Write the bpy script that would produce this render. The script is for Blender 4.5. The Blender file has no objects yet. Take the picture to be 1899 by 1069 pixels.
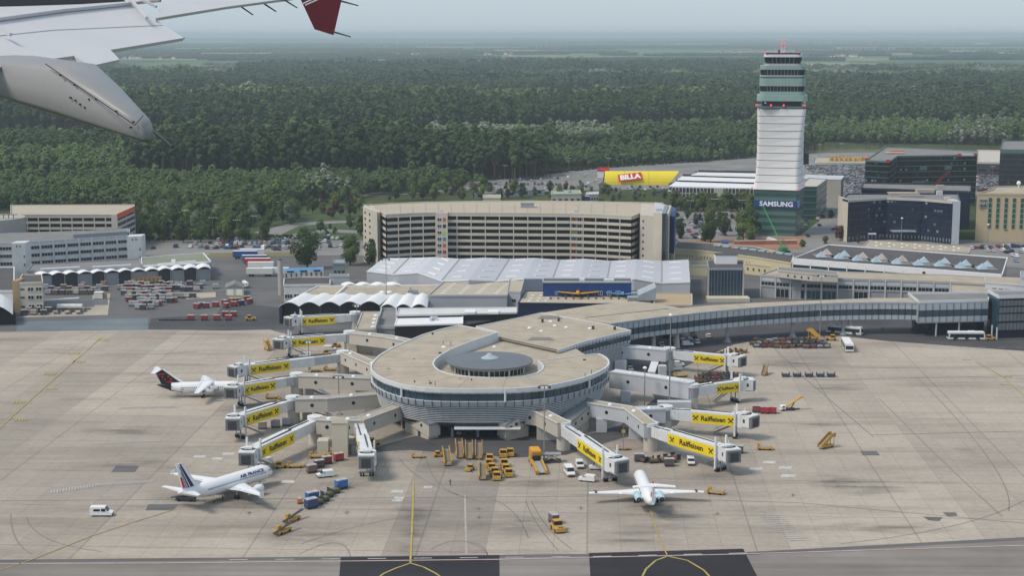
import bpy, math, random
from mathutils import Vector, Matrix, noise as mnoise
R=math.radians
SC=bpy.context.scene; COL=SC.collection
F=1899*55/36; TH=math.atan(471.9/F); H=113.0; CT,ST=math.cos(TH),math.sin(TH)
def G(px,py,z=0.0):
    """world point at height z seen at a pixel of the 1899 px photograph"""
    x=(px-949.5)/F; v=(py-534.5)/F
    t=(z-H)/(-ST-v*CT)
    return Vector((x*t,(CT-v*ST)*t,z))
def PX(x,y,z=0.0):
    z-=H; zc=y*CT-z*ST; yc=y*ST+z*CT
    return 949.5+F*x/zc,534.5-F*yc/zc
# ---------------------------------------------------------------- materials
MATS={}
def mat(name,rgb,rough=.7,metal=0.0,var=.12,scale=.25,spec=.35,trans=None,objcol=False,emit=0):
    if name in MATS: return MATS[name]
    m=bpy.data.materials.new(name); m.use_nodes=True; nt=m.node_tree; N=nt.nodes; L=nt.links
    b=N['Principled BSDF']; b.inputs['Roughness'].default_value=rough; b.inputs['Metallic'].default_value=metal
    b.inputs['Specular IOR Level'].default_value=spec
    tc=N.new('ShaderNodeTexCoord'); no=N.new('ShaderNodeTexNoise'); no.inputs['Scale'].default_value=scale; no.inputs['Detail'].default_value=6
    L.new(tc.outputs['Object'],no.inputs['Vector'])
    mr=N.new('ShaderNodeMapRange'); mr.inputs['From Min'].default_value=.3; mr.inputs['From Max'].default_value=.7
    no.inputs['Roughness'].default_value=.68; mr.inputs['To Min'].default_value=1-var; mr.inputs['To Max'].default_value=1+var; L.new(no.outputs['Fac'],mr.inputs['Value'])
    mx=N.new('ShaderNodeVectorMath'); mx.operation='SCALE'; L.new(mr.outputs['Result'],mx.inputs['Scale'])
    if objcol:
        oi=N.new('ShaderNodeObjectInfo'); L.new(oi.outputs['Color'],mx.inputs[0])
    else: mx.inputs[0].default_value=rgb
    L.new(mx.outputs[0],b.inputs['Base Color'])
    if emit:
        b.inputs['Emission Color'].default_value=(*rgb,1); b.inputs['Emission Strength'].default_value=emit
    MATS[name]=m; return m
concrete=mat('concrete',(.40,.38,.34),.9,var=.1,scale=.08)
cream=mat('cream_wall',(.55,.50,.41),.85,var=.07,scale=.15)
beige=mat('beige_wall',(.50,.46,.40),.85,var=.06,scale=.2)
ltgrey=mat('light_grey_panel',(.50,.52,.55),.6,var=.05,scale=.2)
midgrey=mat('mid_grey_panel',(.30,.31,.33),.65,var=.07,scale=.2)
white=mat('white_paint',(.78,.78,.78),.5,var=.04,scale=.3)
dirty=mat('dirty_white',(.62,.62,.60),.7,var=.13,scale=.5)
dark=mat('dark_grey',(.045,.047,.055),.7,var=.2)
black=mat('black_rubber',(.012,.012,.014),.8)
glass=mat('blue_glass',(.022,.055,.085),.12,var=.35,scale=.12,spec=.6)
dglass=mat('dark_glass',(.012,.018,.03),.15,var=.4,scale=.15,spec=.5)
gglass=mat('green_glass',(.03,.085,.075),.18,var=.25,scale=.1,spec=.6)
gpanel=mat('green_glazed_panel',(.10,.17,.155),.3,var=.08,scale=.2,spec=.5)
tanroof=mat('gravel_roof',(.40,.345,.27),.95,var=.17,scale=.16)
tanroof2=mat('sandy_roof',(.44,.385,.30),.95,var=.08,scale=.06)
darkroof=mat('dark_felt_roof',(.085,.08,.08),.9,var=.2,scale=.08)
greyroof=mat('grey_roof',(.21,.205,.20),.9,var=.15,scale=.1)
blue=mat('blue_cladding',(.015,.05,.19),.5,var=.1)
navy=mat('navy_cladding',(.012,.022,.06),.5,var=.2)
yellow=mat('yellow_banner',(.80,.60,.015),.6,var=.03)
byellow=mat('yellow_wall',(.78,.62,.02),.6,var=.04,scale=.1)
orange=mat('airport_orange',(.62,.27,.015),.55,var=.15,scale=.8)
red=mat('red_paint',(.42,.03,.03),.6,var=.1)
orred=mat('orange_red_panel',(.62,.11,.03),.6)
brown=mat('dirty_brown',(.17,.11,.07),.9,var=.3,scale=1)
wood=mat('plywood',(.32,.20,.11),.9,var=.2,scale=1)
steel=mat('galvanised_steel',(.30,.31,.32),.45,metal=.4,var=.1)
green=mat('crane_green',(.03,.26,.09),.5)
paint=mat('vehicle_paint',(1,1,1),.35,var=.03,objcol=True,spec=.5)
lamp=mat('lamp_white',(.8,.8,.8),.4)
redlamp=mat('red_warning_light',(.9,.05,.06),.4,emit=.45)
ltext=mat('white_lettering',(.85,.85,.85),.5,var=0)
dtext=mat('dark_lettering',(.02,.018,.01),.6,var=0)
bark=mat('bark',(.07,.055,.04),.95,var=.2,scale=1)
# ---------------------------------------------------------------- mesh helper
class MB:
    def __init__(s): s.v=[]; s.f=[]; s.m=[]
    def face(s,pts,mi=0):
        n=len(s.v); s.v+= [tuple(p) for p in pts]; s.f.append(tuple(range(n,n+len(pts)))); s.m.append(mi)
    def add(s,vs,fs,mi=0):
        n=len(s.v); s.v+=[tuple(p) for p in vs]
        for f in fs: s.f.append(tuple(i+n for i in f)); s.m.append(mi)
    def prism(s,poly,z0,z1,mi=0,top=None,bottom=True):
        n=len(poly); a=sum(poly[i][0]*poly[(i+1)%n][1]-poly[(i+1)%n][0]*poly[i][1] for i in range(n))
        if a<0: poly=poly[::-1]
        zs0=z0 if hasattr(z0,'__len__') else [z0]*n; zs1=z1 if hasattr(z1,'__len__') else [z1]*n
        if a<0: zs0=zs0[::-1]; zs1=zs1[::-1]
        vs=[(p[0],p[1],zs0[i]) for i,p in enumerate(poly)]+[(p[0],p[1],zs1[i]) for i,p in enumerate(poly)]
        s.add(vs,[(i,(i+1)%n,n+(i+1)%n,n+i) for i in range(n)],mi)
        s.add(vs[n:],[tuple(range(n))],mi if top is None else top)
        if bottom: s.add(vs[:n],[tuple(range(n-1,-1,-1))],mi)
    def box(s,c,d,rz=0,mi=0,top=None):
        """c = centre of the base, d = size"""
        cs,sn=math.cos(rz),math.sin(rz)
        P=[(c[0]+x*cs-y*sn,c[1]+x*sn+y*cs) for x,y in ((-d[0]/2,-d[1]/2),(d[0]/2,-d[1]/2),(d[0]/2,d[1]/2),(-d[0]/2,d[1]/2))]
        s.prism(P,c[2],c[2]+d[2],mi,top)
    def bar(s,p0,p1,w,h=None,mi=0):
        h=h or w; p0=Vector(p0); p1=Vector(p1); d=(p1-p0).normalized()
        sd=d.cross(Vector((0,0,1)))
        sd=Vector((1,0,0)) if sd.length<1e-3 else sd.normalized()
        u=sd.cross(d).normalized(); vs=[]
        for p in (p0,p1):
            for a,b in ((-1,-1),(1,-1),(1,1),(-1,1)): vs.append(p+sd*(a*w/2)+u*(b*h/2))
        s.add(vs,[(3,2,1,0),(4,5,6,7),(0,1,5,4),(1,2,6,5),(2,3,7,6),(3,0,4,7)],mi)
    def tube(s,p0,p1,r0,r1=None,n=8,mi=0,caps=True):
        r1=r0 if r1 is None else r1; p0=Vector(p0); p1=Vector(p1); d=(p1-p0).normalized()
        a=d.orthogonal().normalized(); b=d.cross(a); vs=[]
        for p,r in ((p0,r0),(p1,r1)):
            for i in range(n):
                t=2*math.pi*i/n; vs.append(p+(a*math.cos(t)+b*math.sin(t))*r)
        s.add(vs,[(i,(i+1)%n,n+(i+1)%n,n+i) for i in range(n)],mi)
        if caps: s.add(vs,[tuple(range(n-1,-1,-1)),tuple(range(n,2*n))],mi)
    def loft(s,rings,mi=0,caps=True,close=True):
        n=len(rings[0]); vs=[p for r in rings for p in r]; fs=[]
        for k in range(len(rings)-1):
            for i in range(n if close else n-1):
                j=(i+1)%n; fs.append((k*n+i,k*n+j,(k+1)*n+j,(k+1)*n+i))
        if caps and close: fs+= [tuple(range(n-1,-1,-1)),tuple((len(rings)-1)*n+i for i in range(n))]
        s.add(vs,fs,mi)
    def strip(s,line,z0,z1,t=.3,mi=0):
        """upright band of thickness t that follows a polyline"""
        for a,b in zip(line[:-1],line[1:]):
            d=Vector((b[0]-a[0],b[1]-a[1])); 
            if d.length<1e-4: continue
            d.normalize(); nx,ny=-d.y*t/2,d.x*t/2
            s.prism([(a[0]-nx,a[1]-ny),(b[0]-nx,b[1]-ny),(b[0]+nx,b[1]+ny),(a[0]+nx,a[1]+ny)],z0,z1,mi)
    def mesh(s,name,mats,off=None,smooth=False):
        me=bpy.data.meshes.new(name)
        vs=s.v if off is None else [(x-off[0],y-off[1],z-off[2]) for x,y,z in s.v]
        me.from_pydata(vs,[],s.f)
        for m in (mats if isinstance(mats,(list,tuple)) else [mats]): me.materials.append(m)
        me.polygons.foreach_set('material_index',s.m)
        if smooth: me.polygons.foreach_set('use_smooth',[True]*len(s.f))
        me.update(); return me
    def build(s,name,mats,parent=None,world=True,smooth=False):
        off=parent['_o'] if (parent is not None and world and '_o' in parent) else None
        o=bpy.data.objects.new(name,s.mesh(name,mats,off,smooth)); COL.objects.link(o)
        if parent is not None:
            o.parent=parent
            if off is not None: o['_o']=list(off)
        return o
def tag(o,label=None,cat=None,group=None,kind=None):
    if label: o['label']=label
    if cat: o['category']=cat
    if group: o['group']=group
    if kind: o['kind']=kind
    return o
def thing(name,label,cat,loc=(0,0,0),rz=0,group=None):
    o=bpy.data.objects.new(name,None); COL.objects.link(o); o.location=loc; o.rotation_euler=(0,0,rz); o.empty_display_size=.5
    o['_o']=[loc[0],loc[1],loc[2]]
    return tag(o,label,cat,group)
KIDS={}
def kids(o): return [c for c in o.children]
def dup(root,loc=None,rz=None,label=None,group=None,scale=None,color=None):
    def cp(o,par):
        c=o.copy(); COL.objects.link(c)
        if par: c.parent=par
        if color is not None: c.color=(*color,1)
        for k in o.children: cp(k,c)
        return c
    r=cp(root,None)
    if loc is not None: r.location=loc
    if rz is not None: r.rotation_euler=(0,0,rz)
    if scale is not None: r.scale=scale if hasattr(scale,'__len__') else (scale,)*3
    if label: r['label']=label
    if group: r['group']=group
    return r
def struct(name,mb,mats): return tag(mb.build(name,mats),kind='structure')
def sheet(name,pxs,z,m,kind='structure',px=True):
    b=MB(); P=[G(*p,0) if px else Vector((p[0],p[1],0)) for p in pxs]
    n=len(P); a=sum(P[i].x*P[(i+1)%n].y-P[(i+1)%n].x*P[i].y for i in range(n))
    if a<0: P=P[::-1]
    b.face([(p.x,p.y,z) for p in P]); o=b.build(name,m); o['kind']=kind; return o
# ---------------------------------------------------------------- camera, world, light
cam=bpy.data.cameras.new('camera'); co=bpy.data.objects.new('camera',cam); COL.objects.link(co)
cam.lens=55; cam.sensor_width=36; cam.clip_end=200000; cam.clip_start=.5
co.location=(0,0,H); co.rotation_euler=(math.pi/2-TH,0,0); SC.camera=co
SUN_EL,SUN_AZ=R(52),R(246)   # azimuth clockwise from +Y
w=bpy.data.worlds.new('World'); SC.world=w; w.use_nodes=True
sk=w.node_tree.nodes.new('ShaderNodeTexSky'); sk.sky_type='NISHITA'; sk.sun_disc=False
sk.sun_elevation=SUN_EL; sk.sun_rotation=SUN_AZ; sk.altitude=110; sk.air_density=1.0; sk.dust_density=1.0; sk.ozone_density=2.0
wm=w.node_tree.nodes.new('ShaderNodeMix'); wm.data_type='RGBA'; wm.inputs[0].default_value=.78; wm.inputs[7].default_value=(3.35,4.08,4.75,1)   # thin even overcast over the clear sky
w.node_tree.links.new(sk.outputs[0],wm.inputs[6]); w.node_tree.links.new(wm.outputs[2],w.node_tree.nodes['Background'].inputs[0]); w.node_tree.nodes['Background'].inputs[1].default_value=.1
sl=bpy.data.lights.new('sun','SUN'); sl.energy=1.75; sl.angle=R(16); sl.color=(1,.89,.76)
so=bpy.data.objects.new('sun',sl); COL.objects.link(so)
d=Vector((math.sin(SUN_AZ)*math.cos(SUN_EL),math.cos(SUN_AZ)*math.cos(SUN_EL),math.sin(SUN_EL)))
so.rotation_euler=d.to_track_quat('Z','Y').to_euler(); so.location=(0,0,400)
vs=SC.view_settings; vs.view_transform='Standard'; vs.look='None'; vs.exposure=0.62; vs.gamma=1; vs.use_curve_mapping=False
SC.cycles.volume_step_rate=10; SC.cycles.max_bounces=5; SC.cycles.diffuse_bounces=3; SC.cycles.volume_bounces=1; SC.cycles.transparent_max_bounces=12
# haze: one closed box of even air
HAZE=8.0e-5
hb=MB(); hb.prism([(-72000,-900),(72000,-900),(72000,64000),(-72000,64000)],-3,132)
hz=hb.build('haze',[]); hz['kind']='stuff'; hm=bpy.data.materials.new('haze'); hm.use_nodes=True; nt=hm.node_tree
nt.nodes.remove(nt.nodes['Principled BSDF']); pv=nt.nodes.new('ShaderNodeVolumePrincipled')
pv.inputs['Density'].default_value=HAZE; pv.inputs['Color'].default_value=(.76,.87,.96,1); pv.inputs['Anisotropy'].default_value=.2
nt.links.new(pv.outputs[0],nt.nodes['Material Output'].inputs['Volume']); hz.data.materials.append(hm)
# ---------------------------------------------------------------- ground
def nodes(name):
    m=bpy.data.materials.new(name); m.use_nodes=True; return m,m.node_tree.nodes,m.node_tree.links
def ramp(N,stops,interp='LINEAR'):
    r=N.new('ShaderNodeValToRGB'); r.color_ramp.interpolation=interp; e=r.color_ramp.elements
    while len(e)<len(stops): e.new(.5)
    for x,(p,c) in zip(e,stops): x.position=p; x.color=(*c,1)
    return r
def noise_n(N,L,vec,scale,detail=5,rough=.55):
    n=N.new('ShaderNodeTexNoise'); n.inputs['Scale'].default_value=scale; n.inputs['Detail'].default_value=detail; n.inputs['Roughness'].default_value=rough
    L.new(vec,n.inputs['Vector']); return n
def mapping(N,L,src,scale=(1,1,1),rot=0,loc=(0,0,0)):
    m=N.new('ShaderNodeMapping'); m.inputs['Scale'].default_value=scale; m.inputs['Rotation'].default_value=(0,0,rot); m.inputs['Location'].default_value=loc
    L.new(src,m.inputs['Vector']); return m.outputs[0]
def mixc(N,L,fac,a,b,mode='MIX'):
    m=N.new('ShaderNodeMix'); m.data_type='RGBA'; m.blend_type=mode
    for s,v in ((m.inputs[0],fac),(m.inputs[6],a),(m.inputs[7],b)):
        if hasattr(v,'is_linked') or hasattr(v,'links'): L.new(v,s)
        elif isinstance(v,(int,float)): s.default_value=v
        else: s.default_value=(*v,1)
    return m.outputs[2]
def mathn(N,L,op,a,b=0.0,c=None,clamp=False):
    m=N.new('ShaderNodeMath'); m.operation=op; m.use_clamp=clamp
    for s,v in zip(m.inputs,(a,b,c)):
        if v is None: continue
        if hasattr(v,'links'): L.new(v,s)
        else: s.default_value=v
    return m.outputs[0]
# countryside
m,N,L=nodes('countryside'); tc=N.new('ShaderNodeTexCoord'); ob=tc.outputs['Object']
b=N['Principled BSDF']; b.inputs['Roughness'].default_value=1; b.inputs['Specular IOR Level'].default_value=.1
n1=noise_n(N,L,ob,.02,8,.65); grass=ramp(N,[(.3,(.035,.05,.02)),(.55,(.06,.08,.03)),(.75,(.10,.10,.05))]); L.new(n1.outputs['Fac'],grass.inputs[0])
v=N.new('ShaderNodeTexVoronoi'); L.new(mapping(N,L,ob,(.0011,.0016,1),.25),v.inputs['Vector']); v.inputs['Scale'].default_value=1; v.distance='CHEBYCHEV'
sep=N.new('ShaderNodeSeparateColor'); L.new(v.outputs['Color'],sep.inputs[0])
fld=ramp(N,[(0,(.06,.12,.045)),(.2,(.09,.17,.06)),(.38,(.20,.18,.11)),(.5,(.06,.10,.045)),(.64,(.26,.22,.15)),(.78,(.09,.18,.06)),(.9,(.13,.135,.08))],'CONSTANT'); L.new(sep.outputs[0],fld.inputs[0])
n2=noise_n(N,L,ob,.004,6); f2=mixc(N,L,.35,fld.outputs[0],n2.outputs['Color'],'SOFT_LIGHT')
sx=N.new('ShaderNodeSeparateXYZ'); L.new(ob,sx.inputs[0])
far=mathn(N,L,'GREATER_THAN',sx.outputs[1],5000.0)
L.new(mixc(N,L,far,grass.outputs[0],f2),b.inputs['Base Color']); countryside=m
g=MB(); ys=[-800,0,300,600,900,1300,2000,4000,8000,16000,32000,63000]
xs=[-70000,-30000,-9000,-3000,-1000,-300,300,1000,3000,9000,30000,70000]
for i in range(len(ys)-1):
    for j in range(len(xs)-1): g.face([(xs[j],ys[i],0),(xs[j+1],ys[i],0),(xs[j+1],ys[i+1],0),(xs[j],ys[i+1],0)])
struct('ground',g,countryside)
# concrete apron
def apron_mat(name,c0,c1,lane=True,joint=7.5,rot=.05):
    m,N,L=nodes(name); tc=N.new('ShaderNodeTexCoord'); ob=tc.outputs['Object']; b=N['Principled BSDF']; b.inputs['Roughness'].default_value=.9; b.inputs['Specular IOR Level'].default_value=.2
    rv=mapping(N,L,ob,(1,1,1),rot)
    # slab tone
    sc=N.new('ShaderNodeVectorMath'); sc.operation='SCALE'; sc.inputs['Scale'].default_value=1/joint; L.new(rv,sc.inputs[0])
    fl=N.new('ShaderNodeVectorMath'); fl.operation='FLOOR'; L.new(sc.outputs[0],fl.inputs[0])
    wn=N.new('ShaderNodeTexWhiteNoise'); wn.noise_dimensions='2D'; L.new(fl.outputs[0],wn.inputs['Vector'])
    l2=N.new('ShaderNodeVectorMath'); l2.operation='MULTIPLY'; l2.inputs[1].default_value=(1/22.5,1/150,0); L.new(rv,l2.inputs[0])
    fl2=N.new('ShaderNodeVectorMath'); fl2.operation='FLOOR'; L.new(l2.outputs[0],fl2.inputs[0])
    wn2=N.new('ShaderNodeTexWhiteNoise'); wn2.noise_dimensions='2D'; L.new(fl2.outputs[0],wn2.inputs['Vector'])
    n1=noise_n(N,L,ob,.012,7,.6)
    base=ramp(N,[(.32,c0),(.68,c1)]); 
    t=mathn(N,L,'MULTIPLY_ADD',wn.outputs['Value'],.07,n1.outputs['Fac']); t=mathn(N,L,'MULTIPLY_ADD',wn2.outputs['Value'],.24,t); t=mathn(N,L,'SUBTRACT',t,.15)
    L.new(t,base.inputs[0]); col=base.outputs[0]
    # streaky dirt left and right along the taxi direction
    n2=noise_n(N,L,mapping(N,L,ob,(.012,.09,1)),1,6,.65); r2=ramp(N,[(.50,(1,1,1)),(.72,(.66,.65,.64))]); L.new(n2.outputs['Fac'],r2.inputs[0])
    col=mixc(N,L,1.0,col,r2.outputs[0],'MULTIPLY')
    n3=noise_n(N,L,ob,.6,8,.7); r3=ramp(N,[(.35,(.9,.9,.9)),(.65,(1.07,1.07,1.07))]); L.new(n3.outputs['Fac'],r3.inputs[0])
    col=mixc(N,L,1.0,col,r3.outputs[0],'MULTIPLY')
    n4=noise_n(N,L,ob,.045,5,.6); r4=ramp(N,[(.62,(1,1,1)),(.75,(.8,.79,.78))]); L.new(n4.outputs['Fac'],r4.inputs[0])
    col=mixc(N,L,1.0,col,r4.outputs[0],'MULTIPLY')
    # wear and grime where the stands and service roads are used most
    dv=N.new('ShaderNodeVectorMath'); dv.operation='DISTANCE'; L.new(ob,dv.inputs[0]); dv.inputs[1].default_value=(-5,440,0)
    dm=N.new('ShaderNodeMapRange'); dm.inputs['From Min'].default_value=45; dm.inputs['From Max'].default_value=125; dm.inputs['To Min'].default_value=.30; dm.inputs['To Max'].default_value=0; L.new(dv.outputs['Value'],dm.inputs['Value'])
    n5=noise_n(N,L,ob,.03,7,.7); f5=mathn(N,L,'MULTIPLY',dm.outputs['Result'],mathn(N,L,'MULTIPLY_ADD',n5.outputs['Fac'],2.4,-.2),clamp=True)
    col=mixc(N,L,f5,col,(.13,.125,.12))
    # joints
    s2=N.new('ShaderNodeSeparateXYZ'); L.new(rv,s2.inputs[0]); js=[]
    for k,per,wd in ((0,joint,.10),(1,joint,.13),(0,joint*5,.22),(1,joint*4,.22)):
        a=mathn(N,L,'PINGPONG',s2.outputs[k],per/2); a=mathn(N,L,'LESS_THAN',a,wd); js.append((a,.72 if per==joint else .68))
    for a,dk in js:
        f=mathn(N,L,'MULTIPLY',a,.22 if dk>.7 else .24); col=mixc(N,L,f,col,(.08,.075,.07))
    L.new(col,b.inputs['Base Color']); return m
apron=apron_mat('apron_concrete',(.32,.280,.237),(.465,.405,.338))
def asphalt_mat(name,c0,c1,streak=.3):
    m,N,L=nodes(name); tc=N.new('ShaderNodeTexCoord'); ob=tc.outputs['Object']; b=N['Principled BSDF']; b.inputs['Roughness'].default_value=.9; b.inputs['Specular IOR Level'].default_value=.2
    n1=noise_n(N,L,ob,.03,8,.65); r1=ramp(N,[(.32,c0),(.68,c1)]); L.new(n1.outputs['Fac'],r1.inputs[0])
    n2=noise_n(N,L,mapping(N,L,ob,(.01,.25,1)),1,6,.6); r2=ramp(N,[(.35,(1-streak,)*3),(.65,(1+streak,)*3)]); L.new(n2.outputs['Fac'],r2.inputs[0])
    L.new(mixc(N,L,1.0,r1.outputs[0],r2.outputs[0],'MULTIPLY'),b.inputs['Base Color']); return m
asphalt=asphalt_mat('old_asphalt',(.10,.10,.102),(.16,.155,.155),.12)
asphalt_d=asphalt_mat('dark_asphalt',(.055,.055,.06),(.095,.093,.098),.12)
asphalt_n=asphalt_mat('new_asphalt',(.026,.024,.029),(.040,.036,.041),.1)
taxi_as=asphalt_mat('taxiway_asphalt',(.185,.165,.15),(.27,.243,.22),.16)
teal_as=asphalt_mat('bluish_asphalt',(.12,.15,.165),(.19,.22,.235),.12)
lot=asphalt_mat('car_park_asphalt',(.17,.165,.16),(.26,.25,.24),.1)
yline=mat('yellow_marking',(.42,.33,.10),.8,var=.25,scale=.5); wline=mat('white_marking',(.50,.49,.47),.8,var=.25,scale=.6); pline=mat('pink_marking',(.55,.42,.38),.8,var=.2,scale=.3)
oily=mat('oily_patch',(.15,.145,.14),.8,var=.2,scale=.1)
Z=.04
sheet('airfield',[(-900,1300),(3000,1300),(3000,560),(-900,560)],.02,asphalt) if False else None
sheet('service_yard',[(-900,640),(2900,640),(2500,440),(1500,448),(1310,470),(1100,450),(660,470),(400,452),(-600,452)],.03,asphalt)
a=sheet('apron',[(-260,700),(-260,618),(30,616),(275,612),(420,614),(500,612),(545,625),(640,630),(1200,630),(1385,630),(1500,628),(1560,624),(1640,632),(1760,636),(1899,640),(2200,650),(2600,1030),(1380,1032),(930,1036),(630,1040),(-600,1050)],.07,apron)
# service road round the pier and darker lanes
sheet('service_road',[(640,800),(700,830),(760,812),(800,806),(1010,806),(1075,812),(1150,790),(1215,740),(1180,690),(1130,640),(1240,620),(1420,596),(1700,590),(1899,598),(2300,606),(2300,672),(1899,652),(1760,642),(1640,633),(1560,624),(1450,624),(1360,640),(1250,690),(1290,740),(1255,790),(1150,815),(1050,845),(960,850),(760,836),(690,840)],.10,asphalt_d)
sheet('road_west',[(420,560),(545,575),(545,612),(420,613),(275,611),(280,592),(330,588),(400,585)],.10,asphalt_d)
sheet('washing_bay',[(32,598),(275,590),(275,612),(30,616)],.12,teal_as)
sheet('taxiway',[(-700,1062),(0,1046),(630,1040),(930,1036),(1380,1032),(1899,1004),(2600,975),(2600,1300),(-700,1300)],.12,taxi_as)
sheet('taxiway_shoulder',[(-700,1052),(0,1040),(630,1034),(1380,1026),(1899,998),(2600,968),(2600,978),(1899,1006),(1380,1034),(630,1042),(-700,1064)],.10,asphalt)
for nm,p in (('asphalt_panel',[(632,1036),(926,1032),(928,1300),(610,1300)]),('asphalt_panel',[(1092,1028),(1378,1020),(1520,1300),(1110,1300)])): sheet(nm,p,.16,asphalt_n)
def line_px(name,pts,w,m,z=.2,dash=None):
    b=MB(); P=[G(*p) for p in pts]
    for a,c in zip(P[:-1],P[1:]):
        d=c-a; Ln=d.length; d.normalize(); n=Vector((-d.y,d.x,0))*(w/2)
        segs=[(0,Ln)]
        if dash:
            segs=[]; t=0
            while t<Ln: segs.append((t,min(Ln,t+dash[0]))); t+=dash[0]+dash[1]
        for s,e in segs:
            q=[a+d*s-n,a+d*e-n,a+d*e+n,a+d*s+n]; b.face([(v.x,v.y,z) for v in q])
    o=b.build(name,m); o['kind']='structure'; return o
def arc(cx,cy,pts): return pts
line_px('taxi_line',[(767,898),(765,960),(761,1047)],.45,yline)
line_px('taxi_line',[(761,1047),(735,1056),(712,1066),(690,1082)],.42,yline); line_px('taxi_line',[(761,1047),(785,1054),(808,1066),(830,1082)],.42,yline)
line_px('taxi_line',[(1205,945),(1222,1000),(1238,1034)],.3,yline)
line_px('taxi_line',[(1238,1034),(1216,1042),(1198,1058),(1186,1082)],.42,yline); line_px('taxi_line',[(1238,1034),(1275,1042),(1305,1060),(1325,1082)],.42,yline)
line_px('taxi_line',[(-40,832),(60,740),(188,627)],.35,yline)
line_px('taxi_line',[(-60,1080),(60,1040),(170,996),(255,968),(330,945)],.3,yline)
line_px('taxi_line',[(1810,672),(1860,700),(1910,745)],.3,yline)
line_px('edge_line',[(-100,1048),(300,1047),(925,1040),(1380,1030),(1899,1014)],.4,pline)
line_px('stop_line',[(425,1041),(1100,1035),(1400,1028)],.35,wline,.21,(4,6))
line_px('apron_joint',[(-60,931),(330,928),(1100,922),(1480,934),(1899,972)],.25,oily,.1)
line_px('apron_joint',[(1505,706),(1899,698)],.35,oily,.1); line_px('apron_joint',[(1615,808),(1899,801)],.35,oily,.1)
line_px('apron_joint',[(1437,648),(1495,705),(1620,812)],.25,oily,.1)
line_px('apron_seam',[(862,920),(865,1030)],.45,mat('pale_seam',(.40,.36,.31),.9,var=.1),.1)
line_px('safety_line',[(810,860),(862,888),(1000,902),(1012,898),(978,850)],.12,mat('faded_red_line',(.40,.20,.15),.9,var=.3,scale=.5),.1)
line_px('road_marking',[(680,838),(760,850),(960,858)],.18,wline,.13,(3,4)); line_px('road_marking',[(1400,632),(1560,640),(1899,646)],.18,wline,.13,(3,4))
def hatch(pts,w,n,name='hatched_marking',sl=.5,ln=2.2):
    b=MB(); P=[G(*p) for p in pts]; tot=sum((c-a).length for a,c in zip(P[:-1],P[1:]))
    k=0; step=tot/n; acc=0
    for a,c in zip(P[:-1],P[1:]):
        d=(c-a); Ln=d.length; d.normalize(); nn=Vector((-d.y,d.x,0)); t=0
        while t<Ln:
            q=a+d*t; h=nn*(ln/2)+d*sl; e=d*(w/2)
            b.face([(v.x,v.y,.2) for v in (q-h-e,q-h+e,q+h+e,q+h-e)]); t+=step
    o=b.build(name,wline); o['kind']='structure'
hatch([(1392,940),(1425,958)],.22,7,ln=2.2); hatch([(1425,958),(1490,1008)],.3,13,ln=5.2)
hatch([(308,656),(368,652)],.3,16); hatch([(270,702),(300,700)],.3,9); hatch([(222,758),(330,756)],.3,22,ln=2.6); hatch([(170,825),(300,820)],.3,22,ln=1.2); hatch([(95,915),(180,902),(285,895)],.3,34,ln=2.6)
for px,py,w,h in ((1428,859,24,5),(1458,869,24,5),(1463,884,26,5),(1404,871,24,4),(372,848,22,4),(405,852,20,4),(425,843,22,4),(535,895,24,5),(738,913,22,5),(742,925,18,4),(795,905,16,4),(738,930,20,4)):
    sheet('white_patch',[(px-w/2,py-h/2),(px+w/2,py-h/2),(px+w/2-3,py+h/2),(px-w/2-3,py+h/2)],.11,wline)
for q in ([(215,866),(258,866),(250,877),(206,877)],[(275,937),(330,937),(322,948),(270,948)],[(1712,960),(1748,961),(1742,968),(1722,967)],[(1748,952),(1772,952),(1776,958),(1758,960)],[(1595,838),(1625,838),(1632,846),(1600,846)]):
    sheet('asphalt_patch',q,.11,asphalt)
# aircraft stains
def stain(px,py,rx,ry,seed):
    rnd=random.Random(seed); b=MB(); c=G(px,py); k=F/(c.y/CT+20); pts=[]
    for i in range(18):
        a=2*math.pi*i/18; f=rnd.uniform(.6,1.15); q=G(px+rx*math.cos(a)*f,py+ry*math.sin(a)*f); pts.append((q.x,q.y,.09))
    return pts
m,N,L=nodes('soft_stain'); tc=N.new('ShaderNodeTexCoord'); b=N['Principled BSDF']; b.inputs['Base Color'].default_value=(.07,.068,.066,1); b.inputs['Roughness'].default_value=.8
gr=N.new('ShaderNodeTexGradient'); gr.gradient_type='SPHERICAL'; L.new(tc.outputs['Object'],gr.inputs[0])
gp=N.new('ShaderNodeNewGeometry'); nn=noise_n(N,L,mapping(N,L,gp.outputs['Position'],(.05,.22,1)),1,9,.75); nr=N.new('ShaderNodeMapRange'); nr.inputs['From Min'].default_value=.42; nr.inputs['From Max'].default_value=.68; L.new(nn.outputs['Fac'],nr.inputs['Value']); mm=mathn(N,L,'MULTIPLY',gr.outputs['Fac'],nr.outputs['Result']); mm=mathn(N,L,'MULTIPLY',mm,.62,clamp=True); L.new(mm,b.inputs['Alpha']); softstain=m
NST=0
smesh=MB(); smesh.face([(-1,-1,0),(1,-1,0),(1,1,0),(-1,1,0)]); smesh=smesh.mesh('oil_stain',softstain)
def oil(px,py,rx,ry,rot=0):
    c=G(px,py); k=(py-63)/H; o=bpy.data.objects.new('oil_stain',smesh); COL.objects.link(o); o['kind']='structure'
    global NST; NST+=1; o.location=(c.x,c.y,.125+.0017*NST); o.scale=(rx/k,abs(G(px,py-ry).y-G(px,py+ry).y)/2,1); o.rotation_euler=(0,0,rot)
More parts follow.
